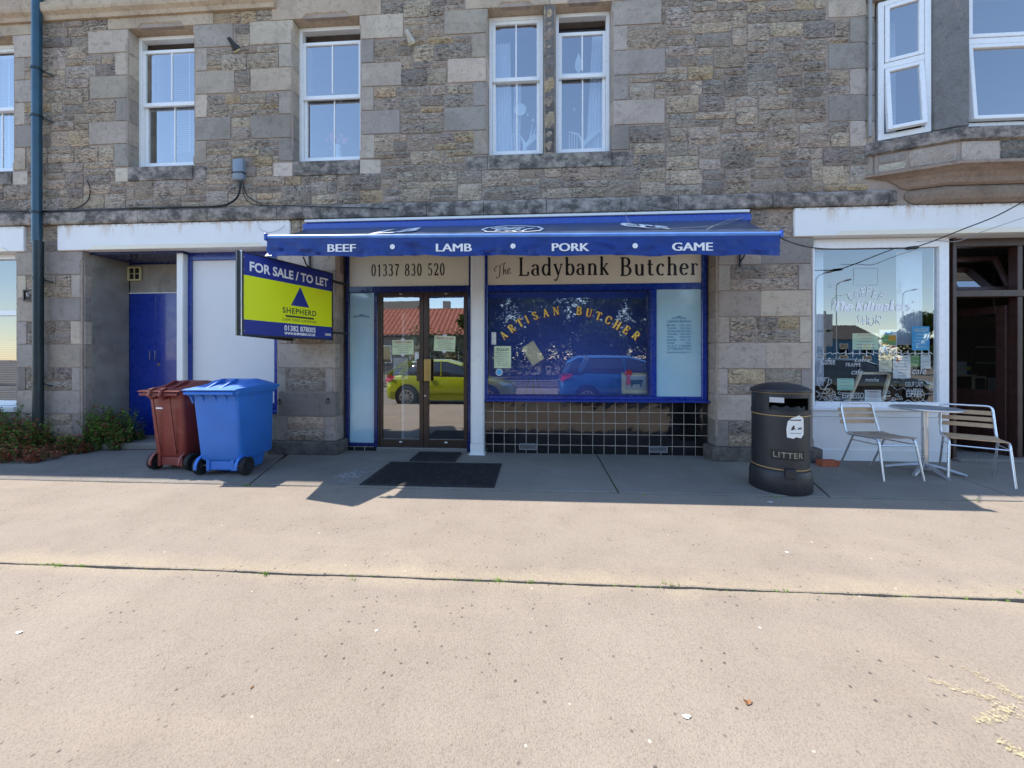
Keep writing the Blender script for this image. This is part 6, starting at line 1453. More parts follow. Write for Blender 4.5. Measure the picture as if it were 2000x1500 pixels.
# ------------------------------------------------------------------ table and chairs
tx, ty = gr(1806, 922); tb = thing('cafe_table', 'round grey topped cafe table on one metal column', 'table', (tx, ty, .006))
P = lambda nm, mb, mm='alu', **k: put(nm, mb, MT[mm], tb, world=False, **k)
mb = MB(); mb.lathe([(0, .722), (.292, .722), (.302, .727), (.304, .738), (.298, .745), (.286, .746)], (0, 0, 0), 56); P('table_edge', mb, sm=35)
mb = MB(); mb.lathe([(0, .7475), (.287, .7475), (.29, .7455)], (0, 0, 0), 56); P('tabletop', mb, 'tabletop', sm=35)
mb = MB(); mb.lathe([(.031, .07), (.031, .715), (.07, .72), (.07, .722), (0, .722)], (0, 0, 0), 24); P('column', mb, sm=35)
mb = MB(); mb.lathe([(0, .03), (.05, .03), (.05, .06), (.036, .09), (.031, .09)], (0, 0, 0), 20); P('hub', mb, 'alurough', sm=35)
for px, py in ((1736, 913), (1766, 937), (1873, 946), (1833, 925)):
    gx, gy = gr(px, py); a = math.atan2(gy - ty, gx - tx); L = .33
    mb = MB(); pr = [(.03, .085, .05), (.12, .07, .05), (.24, .035, .045), (L, .006, .035)]
    for r_, z_, w_ in pr: mb.v += [(r_, -w_/2, z_ - .022), (r_, w_/2, z_ - .022), (r_, w_*.3, z_), (r_, -w_*.3, z_)]
    mb.f = [(4*i+j, 4*i+(j+1) % 4, 4*i+4+(j+1) % 4, 4*i+4+j) for i in range(3) for j in range(4)] + [(3,2,1,0), (12,13,14,15)]
    mb.xf(Matrix.Translation((0, 0, .014)) @ Matrix.Rotation(a, 4, 'Z')); P('foot', mb, 'alurough')
def chair(loc, rz, label, worn):
    t = thing('cafe_chair', label, 'chair', loc, rz, 'aluminium chairs with wooden slats at the cafe table')
    P = lambda nm, mb, mm='alu', **k: put(nm, mb, MT[mm], t, world=False, **k)
    w_ = .205; r_ = .0115
    def arc(pts, n=5):
        q = [Vector(p) for p in pts]; o = [q[0]]
        for a, b, c in zip(q, q[1:], q[2:]):
            d0 = min(.05, (b-a).length*.4, (c-b).length*.4); s_, e_ = b + (a-b).normalized()*d0, b + (c-b).normalized()*d0
            for k in range(n + 1): tt = k / n; o.append((1-tt)**2*s_ + 2*tt*(1-tt)*b + tt*tt*e_)
        return o + [q[-1]]
    fr = arc([(-w_, -.05, .435), (-w_, .17, .425), (-w_+.01, .26, .775), (w_-.01, .26, .775), (w_, .17, .425), (w_, -.05, .435)])
    mb = MB(); mb.tube(fr, r_, 8); P('back_frame', mb, sm=50)
    for s in (-1, 1):
        mb = MB(); mb.tube(arc([(s*w_, -.05, .435), (s*w_, -.2, .44), (s*(w_+.02), -.275, .0)]), r_, 8); P('leg', mb, sm=50)
        mb = MB(); mb.tube([(s*(w_-.005), .09, .425), (s*(w_-.005), .27, .0)], r_*.9, 8); P('leg', mb, sm=50)
        mb = MB(); mb.tube([(s*(w_-.005), .12, .37), (s*(w_+.003), -.21, .375)], .006, 6); P('side_stay', mb, sm=50)
    mb = MB(); mb.tube([(-w_, -.215, .37), (w_, -.215, .37)], .008, 6); P('front_stay', mb, sm=50)
    for k in range(3):
        z = .555 + k*.07; y = .2 + (z - .43) * .2 + .012; mb = MB(); n = 6
        for i in range(n + 1): u = -1 + 2*i/n; x = u*(w_+.006); cy = y + .02*(1-u*u); mb.v += [(x, cy-.007, z-.023), (x, cy+.005, z-.023), (x, cy+.013, z+.023), (x, cy+.001, z+.023)]
        mb.f = [(4*i+j, 4*i+(j+1) % 4, 4*i+4+(j+1) % 4, 4*i+4+j) for i in range(n) for j in range(4)] + [(3,2,1,0), (4*n, 4*n+1, 4*n+2, 4*n+3)]
        P('back_slat', mb, 'slat', bevel=.0015)
    for k in range(7):
        y = -.205 + k*.056; dz = -.012 * sin(pi * (k + .5) / 7); mb = MB(); mb.box(-w_+.006, -.023, -.005, w_-.006, .023, .005)
        mb.xf(Matrix.Translation((0, y, .452 + dz)) @ Matrix.Rotation((R.uniform(-.12, .12) if worn else 0), 4, 'X') @ Matrix.Rotation((R.uniform(-.02, .02) if worn else 0), 4, 'Z')); P('seat_slat', mb, 'slatworn' if worn else 'slat', bevel=.0015)
    return t
chair((3.905, -.47, .006), radians(6), 'aluminium chair with weathered seat slats by the litter bin', True)
chair((4.815, -.56, .006), radians(-36), 'aluminium chair with clean pale slats in front of the open doorway', False)
# ------------------------------------------------------------------ mats
def mat_rubber():
    b = NB('perforated_rubber_mat'); v = b.voro(38); w_ = b.n('ShaderNodeTexBrick'); b.l(b.pos(), w_.inputs['Vector']); w_.inputs['Scale'].default_value = 20; w_.inputs['Mortar Size'].default_value = .012
    for i in (1, 2): w_.inputs[i].default_value = (1, 1, 1, 1)
    w_.inputs[3].default_value = (0, 0, 0, 1)
    c = b.mix(b.ramp(b.noise(18, 6, .7), .5, .7, 0, .7), (.02, .02, .021), (.12, .105, .09))
    c = b.mix(w_.outputs[1], c, (.008, .008, .008)); return b.pbr(c, .8, b.bump(w_.outputs[0], .9, .008), spec=.3)
MT['mat'] = mat_rubber()
t = thing('doormat', 'large black rubber mat lying in front of the butcher doors', 'mat', (-1.12, -.78, .006))
n = 40; mb = MB(); X0, X1, Y0, Y1 = -1.82, -.412, -1.215, -.352
for nm, o_, z_ in (('mat_border', 0, .010), ('mat_centre', .035, .012)):
    mb = MB(); mb.box(X0 + o_, Y0 + o_, .007, X1 - o_, Y1 - o_, .006 + z_); put(nm, mb, MT['rubber' if o_ == 0 else 'mat'], t, bevel=.003)
mb = MB()
for i in range(46):
    for j in range(28): x, y = X0 + .06 + i*.0285, Y0 + .06 + j*.0272; mb.box(x, y, .018, x + .014, y + .012, .0215)
o = put('mat_studs', mb, MT['rubber'], t, fix=False); o['kind'] = 'stuff'
t = thing('doormat', 'small black scraper mat against the threshold of the glass doors', 'mat', (-1.3, -.1, .006)); mb = MB()
X0, X1, Y0, Y1 = -1.6, -1.01, -.30, .12
mb.box(X0, Y0, .007, X1, Y0 + .03, .03); mb.box(X0, Y1 - .03, .007, X1, Y1, .03); mb.box(X0, Y0 + .03, .007, X0 + .03, Y1 - .03, .03); mb.box(X1 - .03, Y0 + .03, .007, X1, Y1 - .03, .03); put('mat_border', mb, MT['rubber'], t, bevel=.006)
mb = MB()
for k in range(13): y = Y0 + .045 + k*.026; mb.box(X0 + .03, y, .01, X1 - .03, y + .009, .026)
for k in range(4): x = X0 + .12 + k*.115; mb.box(x, Y0 + .03, .01, x + .008, Y1 - .03, .0265)
put('mat_bars', mb, MT['rubber'], t, fix=False)
# ------------------------------------------------------------------ brick
bx, by = gr(1607, 913); br = thing('clay_brick', 'loose red brick with holes by the rear chair leg', 'brick', (bx + .1, by + .06, .006), radians(4))
mb = MB(); W_, D_, H_ = .105, .05, .068; xs = [-W_, -.09, -.055, -.04, -.007, .007, .04, .055, .09, W_]; ys = [-D_, -.035, -.008, .008, .035, D_]
for i in range(9):
    for j in range(5):
        if i % 2 == 1 and j % 2 == 1:
            a, b, c, d = xs[i], xs[i+1], ys[j], ys[j+1]; mb.quad((a, c, H_-.05), (b, c, H_-.05), (b, d, H_-.05), (a, d, H_-.05))
            for p, q in (((a, c), (b, c)), ((b, c), (b, d)), ((b, d), (a, d)), ((a, d), (a, c))): mb.quad((*p, H_-.05), (*q, H_-.05), (*q, H_), (*p, H_))
        else: mb.quad((xs[i], ys[j], H_), (xs[i+1], ys[j], H_), (xs[i+1], ys[j+1], H_), (xs[i], ys[j+1], H_))
for p, q in (((-W_, -D_), (W_, -D_)), ((W_, -D_), (W_, D_)), ((W_, D_), (-W_, D_)), ((-W_, D_), (-W_, -D_))): mb.quad((*p, 0), (*q, 0), (*q, H_), (*p, H_))
put('brick_body', mb, MT['brickred'], br, world=False)

# ------------------------------------------------------------------ pipes, boxes, wires
px_ = ax(72, -.09); dp = thing('downpipe', 'teal blue cast iron downpipe running down the left of the facade', 'pipe', (px_, -.09, .05))
mb = MB(); mb.tube([(px_, -.09, 2.95), (px_, -.09, 6.9)], .052, 16, cap=False); put('upper_pipe', mb, MT['pipe'], dp, sm=50)
mb = MB(); mb.tube([(px_ + .02, -.09, .1), (px_ + .02, -.09, 2.99)], .056, 16, cap=False); put('lower_pipe', mb, MT['pipedark'], dp, sm=50)  # same paint as the upper pipe; darker colour stands in for dimmer light
for z in (5.42, 4.75, 3.38, 2.44, .95):
    mb = MB(); mb.lathe([(.052, 0), (.062, 0), (.062, .03), (.052, .03)], (px_ + (.02 if z < 2.9 else 0), -.09, z), 16); mb.tube([(px_ + .03, -.08, z + .015), (px_ + .14, -.01, z - .03)], .01, 6); put('bracket', mb, MT['pipedark'], dp)
def cone_light(px, py, m, lab):
    x, z = at(px, py); t = thing('wall_light', lab, 'wall light', (x, .0, z)); d = Vector((-.35, -1, .75)).normalized(); M = Matrix.Translation((x, .02, z - .06)) @ d.to_track_quat('Z', 'X').to_matrix().to_4x4()
    mb = MB(); mb.lathe([(0, 0), (.075, 0), (.08, .02), (.07, .06), (.045, .12), (.036, .2), (.03, .21), (0, .2)], (0, 0, 0), 22); mb.xf(M @ Matrix.Scale(.72, 4)); put('housing', mb, MT[m], t, sm=40)
    mb = MB(); mb.lathe([(0, -.02), (.06, -.02), (.085, .0), (.085, .015), (0, .016)], (0, 0, 0), 22); mb.xf(M @ Matrix.Scale(.72, 4)); put('base_plate', mb, MT['creamplastic'], t, sm=40)
cone_light(462, 88, 'blackplastic', 'black wall light jutting from the stones left of the sash window'); cone_light(804, 74, 'silverframe', 'white wall light jutting from the stones between the windows')
x, z = at(471, 334); t = thing('junction_box', 'grey junction box on the stonework above the sale board', 'box', (x, 0, z))
mb = MB(); loft(mb, [(0, -.075, .075, -.15, .14, .03), (.06, -.075, .075, -.15, .14, .03), (.075, -.06, .06, -.13, .12, .03)]); mb.xf(Matrix.Translation((x, -.0, z)) @ Matrix.Rotation(pi/2, 4, 'X')); put('box_body', mb, MT['greyplastic'], t, sm=40)
mb = MB(); mb.box(x - .08, -.08, z - .06, x + .08, -.001, z - .045); put('band', mb, MT['cable'], t)
def cable(pts, r, m, lab, y=-.02, name='cable'):
    P3 = []
    for p in pts: yy = p[2] if len(p) > 2 else y; xx, z_ = at(p[0], p[1], yy); P3.append(Vector((xx, yy, z_)))
    out_ = []
    for i in range(len(P3) - 1):
        a, b, c, d = P3[max(i-1, 0)], P3[i], P3[i+1], P3[min(i+2, len(P3)-1)]
        for k in range(6): t = k/6; out_.append(.5*((2*b) + (-a+c)*t + (2*a-5*b+4*c-d)*t*t + (-a+3*b-3*c+d)*t**3))
    out_.append(P3[-1]); mb = MB(); mb.tube(out_, r, 6); return tagged(put(name, mb, MT[m], None, sm=60), lab, 'cable')
cable([(-30, 411), (60, 413), (130, 411), (230, 408), (330, 405), (420, 403), (450, 396), (466, 380), (469, 354)], .013, 'cable', 'thick black cable along the top of the string course into the junction box', -.05)
cable([(471, 355), (474, 372), (480, 388), (500, 400), (560, 402), (640, 404), (760, 407)], .006, 'cable', 'thin black cable sagging right from the junction box over the string course', -.075)
cable([(474, 356), (480, 378), (495, 391), (512, 399)], .008, 'cable', 'short black cable loop hanging under the junction box', -.03)
cable([(120, 412), (150, 406), (171, 392), (176, 370), (170, 352)], .006, 'cable', 'thin green black cable climbing the rubble right of the drainpipe', -.02)
cable([(505, 434), (508, 448), (525, 454), (545, 449), (556, 440)], .003, 'greycable', 'loose wire loop on the white fascia over the boarded window', -.04)
cable([(1235, 398, -.07), (1222, 415, -.25), (1235, 438, -.6), (1290, 446, -.85), (1400, 440, -.7), (1452, 424, -.2)], .003, 'greycable', 'thin wire drooping over the right half of the awning', -.3)
cable([(1235, 398), (1330, 415), (1420, 430)], .003, 'greycable', 'fine wire slanting to the awning cassette', -.12)
cable([(1380, 448, -.85), (1420, 431, -.45), (1448, 427, -.2)], .005, 'greycable', 'pale bent cable end on top of the awning')
cable([(1518, 462, -.9), (1560, 478, -.5), (1610, 486, -.4), (1700, 486, -.4), (1775, 485, -.4)], .007, 'cable', 'black cable sagging from the awning to the joint over the coffee shop window')
cable([(1785, 484, -.4), (1805, 477, -.4), (1830, 468, -.4), (1880, 448, -.4), (1950, 420, -.4), (2030, 376, -.4)], .007, 'cable', 'black cable rising right from the joint across the white fascia')
cable([(1790, 472, -.4), (1830, 470, -.4), (1870, 471, -.4), (1920, 452, -.4), (2030, 415, -.4)], .004, 'greycable', 'thin grey wire rising right under the black cable')
x, z = at(1781, 484, -.4); mb = MB(); mb.tube([(x - .075, -.4, z - .008), (x - .05, -.4, z - .005), (x + .05, -.4, z + .005), (x + .075, -.4, z + .008)], [.008, .019, .019, .008], 10); tagged(put('cable_joint', mb, MT['cable'], None, sm=50), 'fat black cable joint hanging in front of the coffee shop window', 'cable joint')
mb = MB(); x = XBAY + .07; mb.tube([(x - .05, -.02, 4.1), (x - .045, -.02, 6.7)], .02, 8); tagged(put('lead_pipe', mb, MT['greycable'], None, sm=50), 'thin grey pipe in the corner left of the bay window', 'pipe')
x, z = at(57, 577); t = thing('recessed_vent', 'rusty square vent frame let into the left stone pier', 'vent', (x, 0, z))
put('vent_frame', ring(MB(), x - .075, x + .075, z - .085, z + .085, .02, -.02, .02), MT['darkwood'], t, bevel=.003)
mb = MB(); mb.box(x - .055, -.005, z - .065, x + .055, .0, z + .065); put('vent_back', mb, MT['roomdark'], t); mb = MB(); mb.tube([(x, -.006, z - .01), (x + .01, -.03, z + .03)], [.02, .012], 8); put('vent_stub', mb, MT['greytext'], t)
for px, py, lab in ((546, 784, 'iron ring fixed to the left side of the sooty pier stone'), (641, 782, 'iron ring fixed to the right side of the sooty pier stone')):
    x, z = at(px, py); t = thing('iron_ring', lab, 'ring', (x, -.01, z), 0, 'iron rings on the stone pier'); mb = MB(); mb.tube([(x + .022*cos(k*pi/6), -.015, z - .012 + .03*sin(k*pi/6)) for k in range(13)], .0045, 6, cap=False); put('ring', mb, MT['pipedark'], t)
    mb = MB(); mb.lathe([(0, -.02), (.012, -.018), (.016, 0)], (x, 0, z + .02), 10, 'y'); put('boss', mb, MT['pipedark'], t)
# ------------------------------------------------------------------ weeds and litter
def leaves(mb, c, r, n, sz, rr, flat=.8, up=.3):
    for _ in range(n):
        while True:
            p = Vector((rr.uniform(-1, 1), rr.uniform(-1, 1), rr.uniform(-1, 1)))
            if p.length < 1: break
        p = Vector(c) + Vector((p.x * r[0], p.y * r[1], p.z * r[2]))
        d = Vector((rr.uniform(-1, 1), rr.uniform(-1, 1), rr.uniform(-.5, 1) * flat)).normalized(); s = sz * rr.uniform(.6, 1.3)
        q = d.cross(Vector((rr.uniform(-.3, .3), rr.uniform(-.3, .3), 1))).normalized() * s * .42; f = d.cross(q).normalized() * s * .12
        mb.add([p, p + d*s*.5 + q, p + d*s, p + d*s*.5 - q], [(0, 1, 2, 3)])
def weed(name, lab, base, ext, h, n, seed, red=.4, group=None):
    rr = random.Random(seed); t = thing(name, lab, 'plant', base, 0, group)
    st, lg, lr, lb = MB(), MB(), MB(), MB()
    for k in range(n):
        a = rr.uniform(-1, 1); b = rr.uniform(-1, 1); x, y = a * ext[0], b * ext[1]
        hh = h * (1 - .75 * (a*a*.6 + b*b*.3)) * rr.uniform(.45, 1.05); lean = Vector((rr.uniform(-.25, .25), rr.uniform(-.35, .1), 0)) * hh
        p = [Vector((x, y, 0)), Vector((x, y, hh*.5)) + lean*.35, Vector((x, y, hh)) + lean]
        st.tube(p, [.004, .003, .0015], 4, cap=False)
        redness = red * (1.5 - hh / h)
        for j in range(int(10 + hh * 60)):
            u = rr.uniform(.05, 1); q = p[0].lerp(p[1], u*2) if u < .5 else p[1].lerp(p[2], u*2-1)
            m = lr if rr.random() < redness else (lb if rr.random() < .3 else lg)
            leaves(m, q, (.035, .035, .03), 1, .034, rr)
    put('stems', st, MT['stem'], t, world=False, fix=False, kind='stuff')
    for nm, m, mm in (('green_leaves', lg, 'leafgreen'), ('bright_leaves', lb, 'leafbright'), ('red_leaves', lr, 'leafred')):
        if m.v: o = put(nm, m, MT[mm], t, world=False, fix=False); o['kind'] = 'stuff'
weed('weed_shrub', 'tangled green and reddish weeds growing at the foot of the downpipe', (-7.7, -.28, 0), (.95, .22, 0), .8, 420, 4, .45)
weed('weed_shrub', 'low red tinged weeds spilling onto the driveway at the left edge', (-7.2, -.5, 0), (.95, .2, 0), .24, 230, 14, .95)
weed('weed_shrub', 'bushy green weed in the recess corner beside the blue doors', (-6.2, .18, 0), (.3, .2, 0), .66, 210, 8, .3)
weed('weed_shrub', 'small brown pink weeds in front of the plinth by the recess', (-6.42, -.16, 0), (.2, .1, 0), .28, 70, 9, .8)
def tufts(name, spots, seed, h=.03):
    rr = random.Random(seed); mb = MB()
    for (x, y, s) in spots:
        for _ in range(int(16 * s)):
            a = rr.uniform(0, 6.28); px_, py_ = x + rr.gauss(0, .018 * s), y + rr.gauss(0, .006); hh = h * s * rr.uniform(.3, 1); d = Vector((cos(a), sin(a), 0)) * hh * .7; w_ = Vector((-sin(a), cos(a), 0)) * .0022
            b = Vector((px_, py_, -.01)); m_ = b + d*.4 + Vector((0, 0, hh*.8)); e_ = b + d + Vector((0, 0, hh))
            mb.add([b - w_, b + w_, m_ + w_*.7, m_ - w_*.7, e_], [(0, 1, 2, 3), (3, 2, 4)])
    return put(name, mb, MT['leafbright'], None, fix=False, kind='stuff')
rr = random.Random(11); sp = []
for _ in range(75): sp.append((rr.uniform(-5, 5), -2.776 + rr.uniform(-.006, .006), rr.uniform(.25, .8)))
for _ in range(60): sp.append((rr.uniform(-5, 5), -1.256, rr.uniform(.25, .7)))
for k in range(10): sp.append((.86 - k*.006, -.7 - k*.055, rr.uniform(.5, .9)))
for px, py, s in ((482, 949, 1.6), (506, 947, 1.0), (2000, 1160, 1), (1158, 966, 1), (1258, 968, 1), (1520, 972, 1.2), (112, 1106, 1), (520, 1123, 1.2), (973, 1134, 1.3), (692, 1132, .9), (1310, 1143, 1.2)): x, y = gr(px, py); sp.append((x, y, s))
tufts('joint_grass', sp, 3)
rr = random.Random(31); mb = MB()
for _ in range(700):
    x, y = rr.uniform(-6, 6), rr.choice((rr.uniform(-4.6, 0), -2.776 + rr.gauss(0, .04), -1.27 + rr.gauss(0, .03))); s = rr.uniform(.0012, .0035); z0 = .0005 if y < -1.25 else .0065
    a = [(x + s*cos(k*1.257 + x) * rr.uniform(.6, 1.2), y + s*sin(k*1.257 + x) * rr.uniform(.6, 1.2), z0) for k in range(5)]; mb.add(a + [(x, y, z0 + s*.8)], [(k, (k+1) % 5, 5) for k in range(5)])
put('loose_grit', mb, MT['slab'], None, fix=False, kind='stuff')
def scrap(px, py, s, m, lab, name='paper_scrap', cat='litter', curl=.3, el=1.):
    x, y = gr(px, py); rr = random.Random(px); mb = MB(); n = 9; z = .002
    P = [(s*rr.uniform(.55, 1.1)*cos(2*pi*k/n)*el, s*rr.uniform(.5, 1.)*sin(2*pi*k/n)) for k in range(n)]
    mb.v = [(p[0], p[1], z + abs(p[0]) * curl * rr.uniform(.3, 1)) for p in P] + [(0, 0, z + s * .1)]; mb.f = [(k, (k+1) % n, n) for k in range(n)]
    o = put(name, mb, MT[m], None, fix=False); o.location = (x, y, 0); tagged(o, lab, cat)
MT['dryleaf'] = mat('dry_brown_leaf', (.22, .1, .04), .7, var=.3, vs=60)
scrap(1461, 1374, .014, 'dryleaf', 'curled dry brown leaf on the sunny pavement', 'dry_leaf', 'leaf', .9, 1.4)
scrap(492, 1343, .01, 'dryleaf', 'thin dark dry leaf sliver on the left of the pavement', 'dry_leaf', 'leaf', .8, .5)
scrap(1341, 1401, .012, 'paper', 'white crumpled scrap right of the dry brown leaf', curl=.4, el=1.7)
scrap(735, 1232, .009, 'paper', 'small white scrap in the middle of the pavement'); scrap(37, 1236, .012, 'paper', 'pale oval scrap at the left edge of the pavement', el=1.4)
scrap(1536, 1079, .012, 'paper', 'white scrap just beyond the pavement crack'); scrap(1505, 981, .015, 'paper', 'white scrap in the awning shadow in front of the litter bin', el=2)
scrap(865, 1003, .01, 'dryleaf', 'tiny twisted brown leaf on the pavement in front of the big mat', 'dry_leaf', 'leaf', .8); scrap(1484, 1227, .008, 'paper', 'very small white fleck in the middle right of the pavement')

# ------------------------------------------------------------------ across the street (seen reflected in the glass)
mb = MB(); mb.quad((-80, -13, -.15), (80, -13, -.15), (80, -11, -.15), (-80, -11, -.15)); put('far_pavement', mb, MT['slab'], None, kind='structure')
mb = MB(); mb.box(-60, -13.3, -.16, 60, -13, -.04); put('far_kerb', mb, MT['slab'], None, kind='structure')
MT['pantile'] = mat('red_clay_pantile', (.24, .075, .045), .8, var=.35, vs=7, bs=.3, bd=.004)
MT['housewall'] = mat('grey_harled_wall', (.24, .22, .2), .9, var=.1)
MT['darkglass'] = mat('dark_car_window', (.012, .014, .016), .05, spec=.9, coat=1)
MT['limecar'] = mat('yellow_green_car_paint', (.42, .47, .01), .22, metal=.25, var=.02, coat=1)
MT['bluecar'] = mat('bright_blue_car_paint', (.02, .16, .5), .22, metal=.3, var=.02, coat=1)
MT['darkcar'] = mat('black_car_paint', (.015, .018, .022), .2, var=.02, coat=1); MT['whitecar'] = mat('white_car_paint', (.7, .7, .7), .25, coat=1, var=.02); MT['redcar'] = mat('red_car_paint', (.35, .02, .02), .25, coat=1, var=.02)
MT['redlamp'] = mat('red_tail_lamp', (.5, .01, .02), .15, coat=1); MT['tyre'] = MT['rubber']
def car(loc, m, label, L=4.0, H=1.44, cat='car', rz=0, suv=0., name='parked_car'):
    t = thing(name, label, cat, loc, rz, 'cars parked in the street'); k = L / 4.; h = H / 1.44
    P = lambda nm, mb, mm, par=t, **kw: put(nm, mb, MT[mm], par, world=False, **kw)
    st = [(0,.42,.62,.62),(.05,.26,.86,.74),(.2,.22,.97,.8),(.75,.2,.985,.84),(1.3,.2,.965,.855),(2.,.2,.945,.855),(2.7,.2,.93,.845),(3.05,.2,.9,.83),(3.5,.2,.8,.78),(3.85,.24,.68,.68),(4.,.38,.55,.52)]
    mb = MB(); n = 13
    for x, zb_, zt2, w_ in st:
        half = [(w_*.9, zb_), (w_*.99, zb_+.1), (w_*1.0, (zb_+zt2)*.5), (w_*.985, zt2-.12), (w_*.94, zt2-.03), (w_*.6, zt2+.015), (0, zt2+.03)]
        for y, z in half + [(-a, b) for a, b in half[-2::-1]]: mb.v.append((x*k, y, z*h))
    for i in range(len(st) - 1):
        for j in range(n - 1): mb.f.append((i*n+j, i*n+j+1, (i+1)*n+j+1, (i+1)*n+j))
    mb.f.append(tuple(range(n))); mb.f.append(tuple((len(st)-1)*n+j for j in range(n))[::-1]); body = P('body', mb, m, sm=50)
    g = [(.12,.93,.95,.7,.66),(.32,.93,1.2,.72,.6),(.6,.95,1.37,.75,.58),(1.2,.94,1.44,.77,.6),(1.9,.93,1.43,.77,.6),(2.35,.92,1.3,.76,.6),(3.0,.89,.92,.74,.68)]
    if suv: g[0] = (.08,.93,1.0,.72,.66); g[1] = (.2,.93,1.27,.74,.62); g[2] = (.5,.95,1.43,.76,.6)
    mb = MB(); n = 9
    for x, zb_, zr, w0, w1 in g:
        half = [(w0+.03, zb_-.04), (w0+.02, zb_+.02), (w1+.03, max(zb_+.02, zr-.06)), (w1*.8, max(zb_+.02, zr-.005)), (0, max(zb_+.03, zr+.01))]
        for y, z in half + [(-a, b) for a, b in half[-2::-1]]: mb.v.append((x*k, y, z*h))
    for i in range(len(g) - 1):
        for j in range(n - 1): mb.f.append((i*n+j, i*n+j+1, (i+1)*n+j+1, (i+1)*n+j))
    P('windows', mb, 'darkglass', sm=50)
    mb = MB(); rf = g[1:6]; n = 5
    for x, zb_, zr, w0, w1 in rf:
        for y, z in ((w1+.035, zr-.055), (w1*.8, zr+.008), (0, zr+.022), (-w1*.8, zr+.008), (-w1-.035, zr-.055)): mb.v.append((x*k, y, z*h))
    for i in range(len(rf) - 1):
        for j in range(n - 1): mb.f.append((i*n+j, i*n+j+1, (i+1)*n+j+1, (i+1)*n+j))
    P('roof', mb, m, sm=50)
    for s in (-1, 1):
        for (xa, za), (xb, zb_), w_ in (((.14, .95), (.36, 1.24), .1), ((.36, 1.2), (.62, 1.36), .09), ((.55, .96), (.75, 1.4), .2), ((1.75, .93), (1.72, 1.4), .06), ((2.38, 1.3), (3.0, .92), .06)):
            ya = s * (.79 if za < 1 else .66); yb = s * (.655 if zb_ > 1.2 else .76)
            mb = MB(); mb.bar((xa*k, ya, za*h), (xb*k, yb, zb_*h), .03, w_, up=(0, 0, 1)); P('pillar', mb, m)
        for x in (.72, 3.2):
            mb = MB(); mb.lathe([(0, 0), (.37, 0), (.37, .012), (0, .012)], (0, 0, 0), 26, 'y'); mb.xf(Matrix.Translation((x*k, s*.855 - .006, .33))); P('wheel_arch', mb, 'darkvoid')
            mb = MB(); mb.lathe([(0, -.1), (.2, -.1), (.3, -.09), (.315, -.05), (.315, .05), (.3, .09), (.2, .1), (0, .1)], (0, 0, 0), 28, 'y'); mb.xf(Matrix.Translation((x*k, s*.8, .315))); wl = P('wheel', mb, 'rubber', sm=40)
            mb = MB()
            for q in range(9): A = q*2*pi/9; mb.bar((x*k, s*.905, .315), (x*k + .19*cos(A), s*.905, .315 + .19*sin(A)), .025, .03, up=(0, 1, 0))
            mb.lathe([(.185, -.01), (.21, -.01), (.21, .01), (.185, .01)], (x*k, s*.905, .315), 26, 'y'); put('rim', mb, MT['alu'], wl, world=False)
        mb = MB(); mb.add([(.02, s*.76, .72*h), (.3*k, s*.835, .86*h), (.34*k, s*.83, .93*h), (.1*k, s*.8, .98*h), (.04, s*.72, .9*h)], [(0,1,2,3,4)]); P('tail_lamp', mb, 'redlamp', fix=False)
        mb = MB(); mb.add([(3.62*k, s*.775, .66*h), (3.93*k, s*.62, .6*h), (3.9*k, s*.62, .69*h), (3.45*k, s*.8, .8*h)], [(0,1,2,3)]); P('headlight', mb, 'frost', fix=False)
        mb = MB(); mb.box(1.45*k, s*.86 - .01, .82*h, 1.62*k, s*.86 + .02, .85*h); P('door_handle', mb, m, bevel=.006)
        mb = MB(); mb.box(2.5*k, s*.88 - .07, .9*h, 2.62*k, s*.88 + .08, 1.02*h); P('wing_mirror', mb, m, bevel=.02)
        for x in (1.35, 2.72): mb = MB(); mb.box(x*k - .004, s*.857 - .004, .3*h, x*k + .004, s*.857 + .004, .9*h); P('door_gap', mb, 'darkvoid')
    return t
car((-4.6, -6.5, -.16), 'limecar', 'yellow green hatchback parked along the kerb, reflected in the glass doors')
car((.75, -6.55, -.16), 'bluecar', 'bright blue car parked along the kerb, reflected in the butcher window', 4.4, 1.56, suv=1)
car((8.6, -8.2, -.16), 'darkcar', 'black car parked opposite the coffee shop, reflected in its window', 4.3, 1.46)
car((13.5, -15.5, -.16), 'darkcar', 'second black car further along the far kerb', 4.3, 1.46); car((3.2, -24.5, -.1), 'whitecar', 'white car parked beyond the railings', 4.4, 1.6, suv=1); car((8.4, -24.5, -.1), 'redcar', 'red car parked beyond the railings under the trees')
# railings
t = thing('iron_railings', 'black iron railings along the far side of the road', 'fence', (4, -14, -.1), 0)
mb = MB(); mb.box(-8, -14.03, .95, 12, -13.97, .99); put('top_rail', mb, MT['pipedark'], t); mb = MB(); mb.box(-8, -14.03, .1, 12, -13.97, .14); put('bottom_rail', mb, MT['pipedark'], t)
mb = MB(); mb.box(-8, -14.2, -.15, 12, -13.85, .08); put('low_wall', mb, MT['render'], t)
for k in range(134): mb = MB(); x = -8 + k*.15; mb.prism([(x-.01, .08), (x+.01, .08), (x+.01, 1.08), (x, 1.16), (x-.01, 1.08)], -14.01, -13.99, 'y'); put('railing_bar', mb, MT['pipedark'], t)
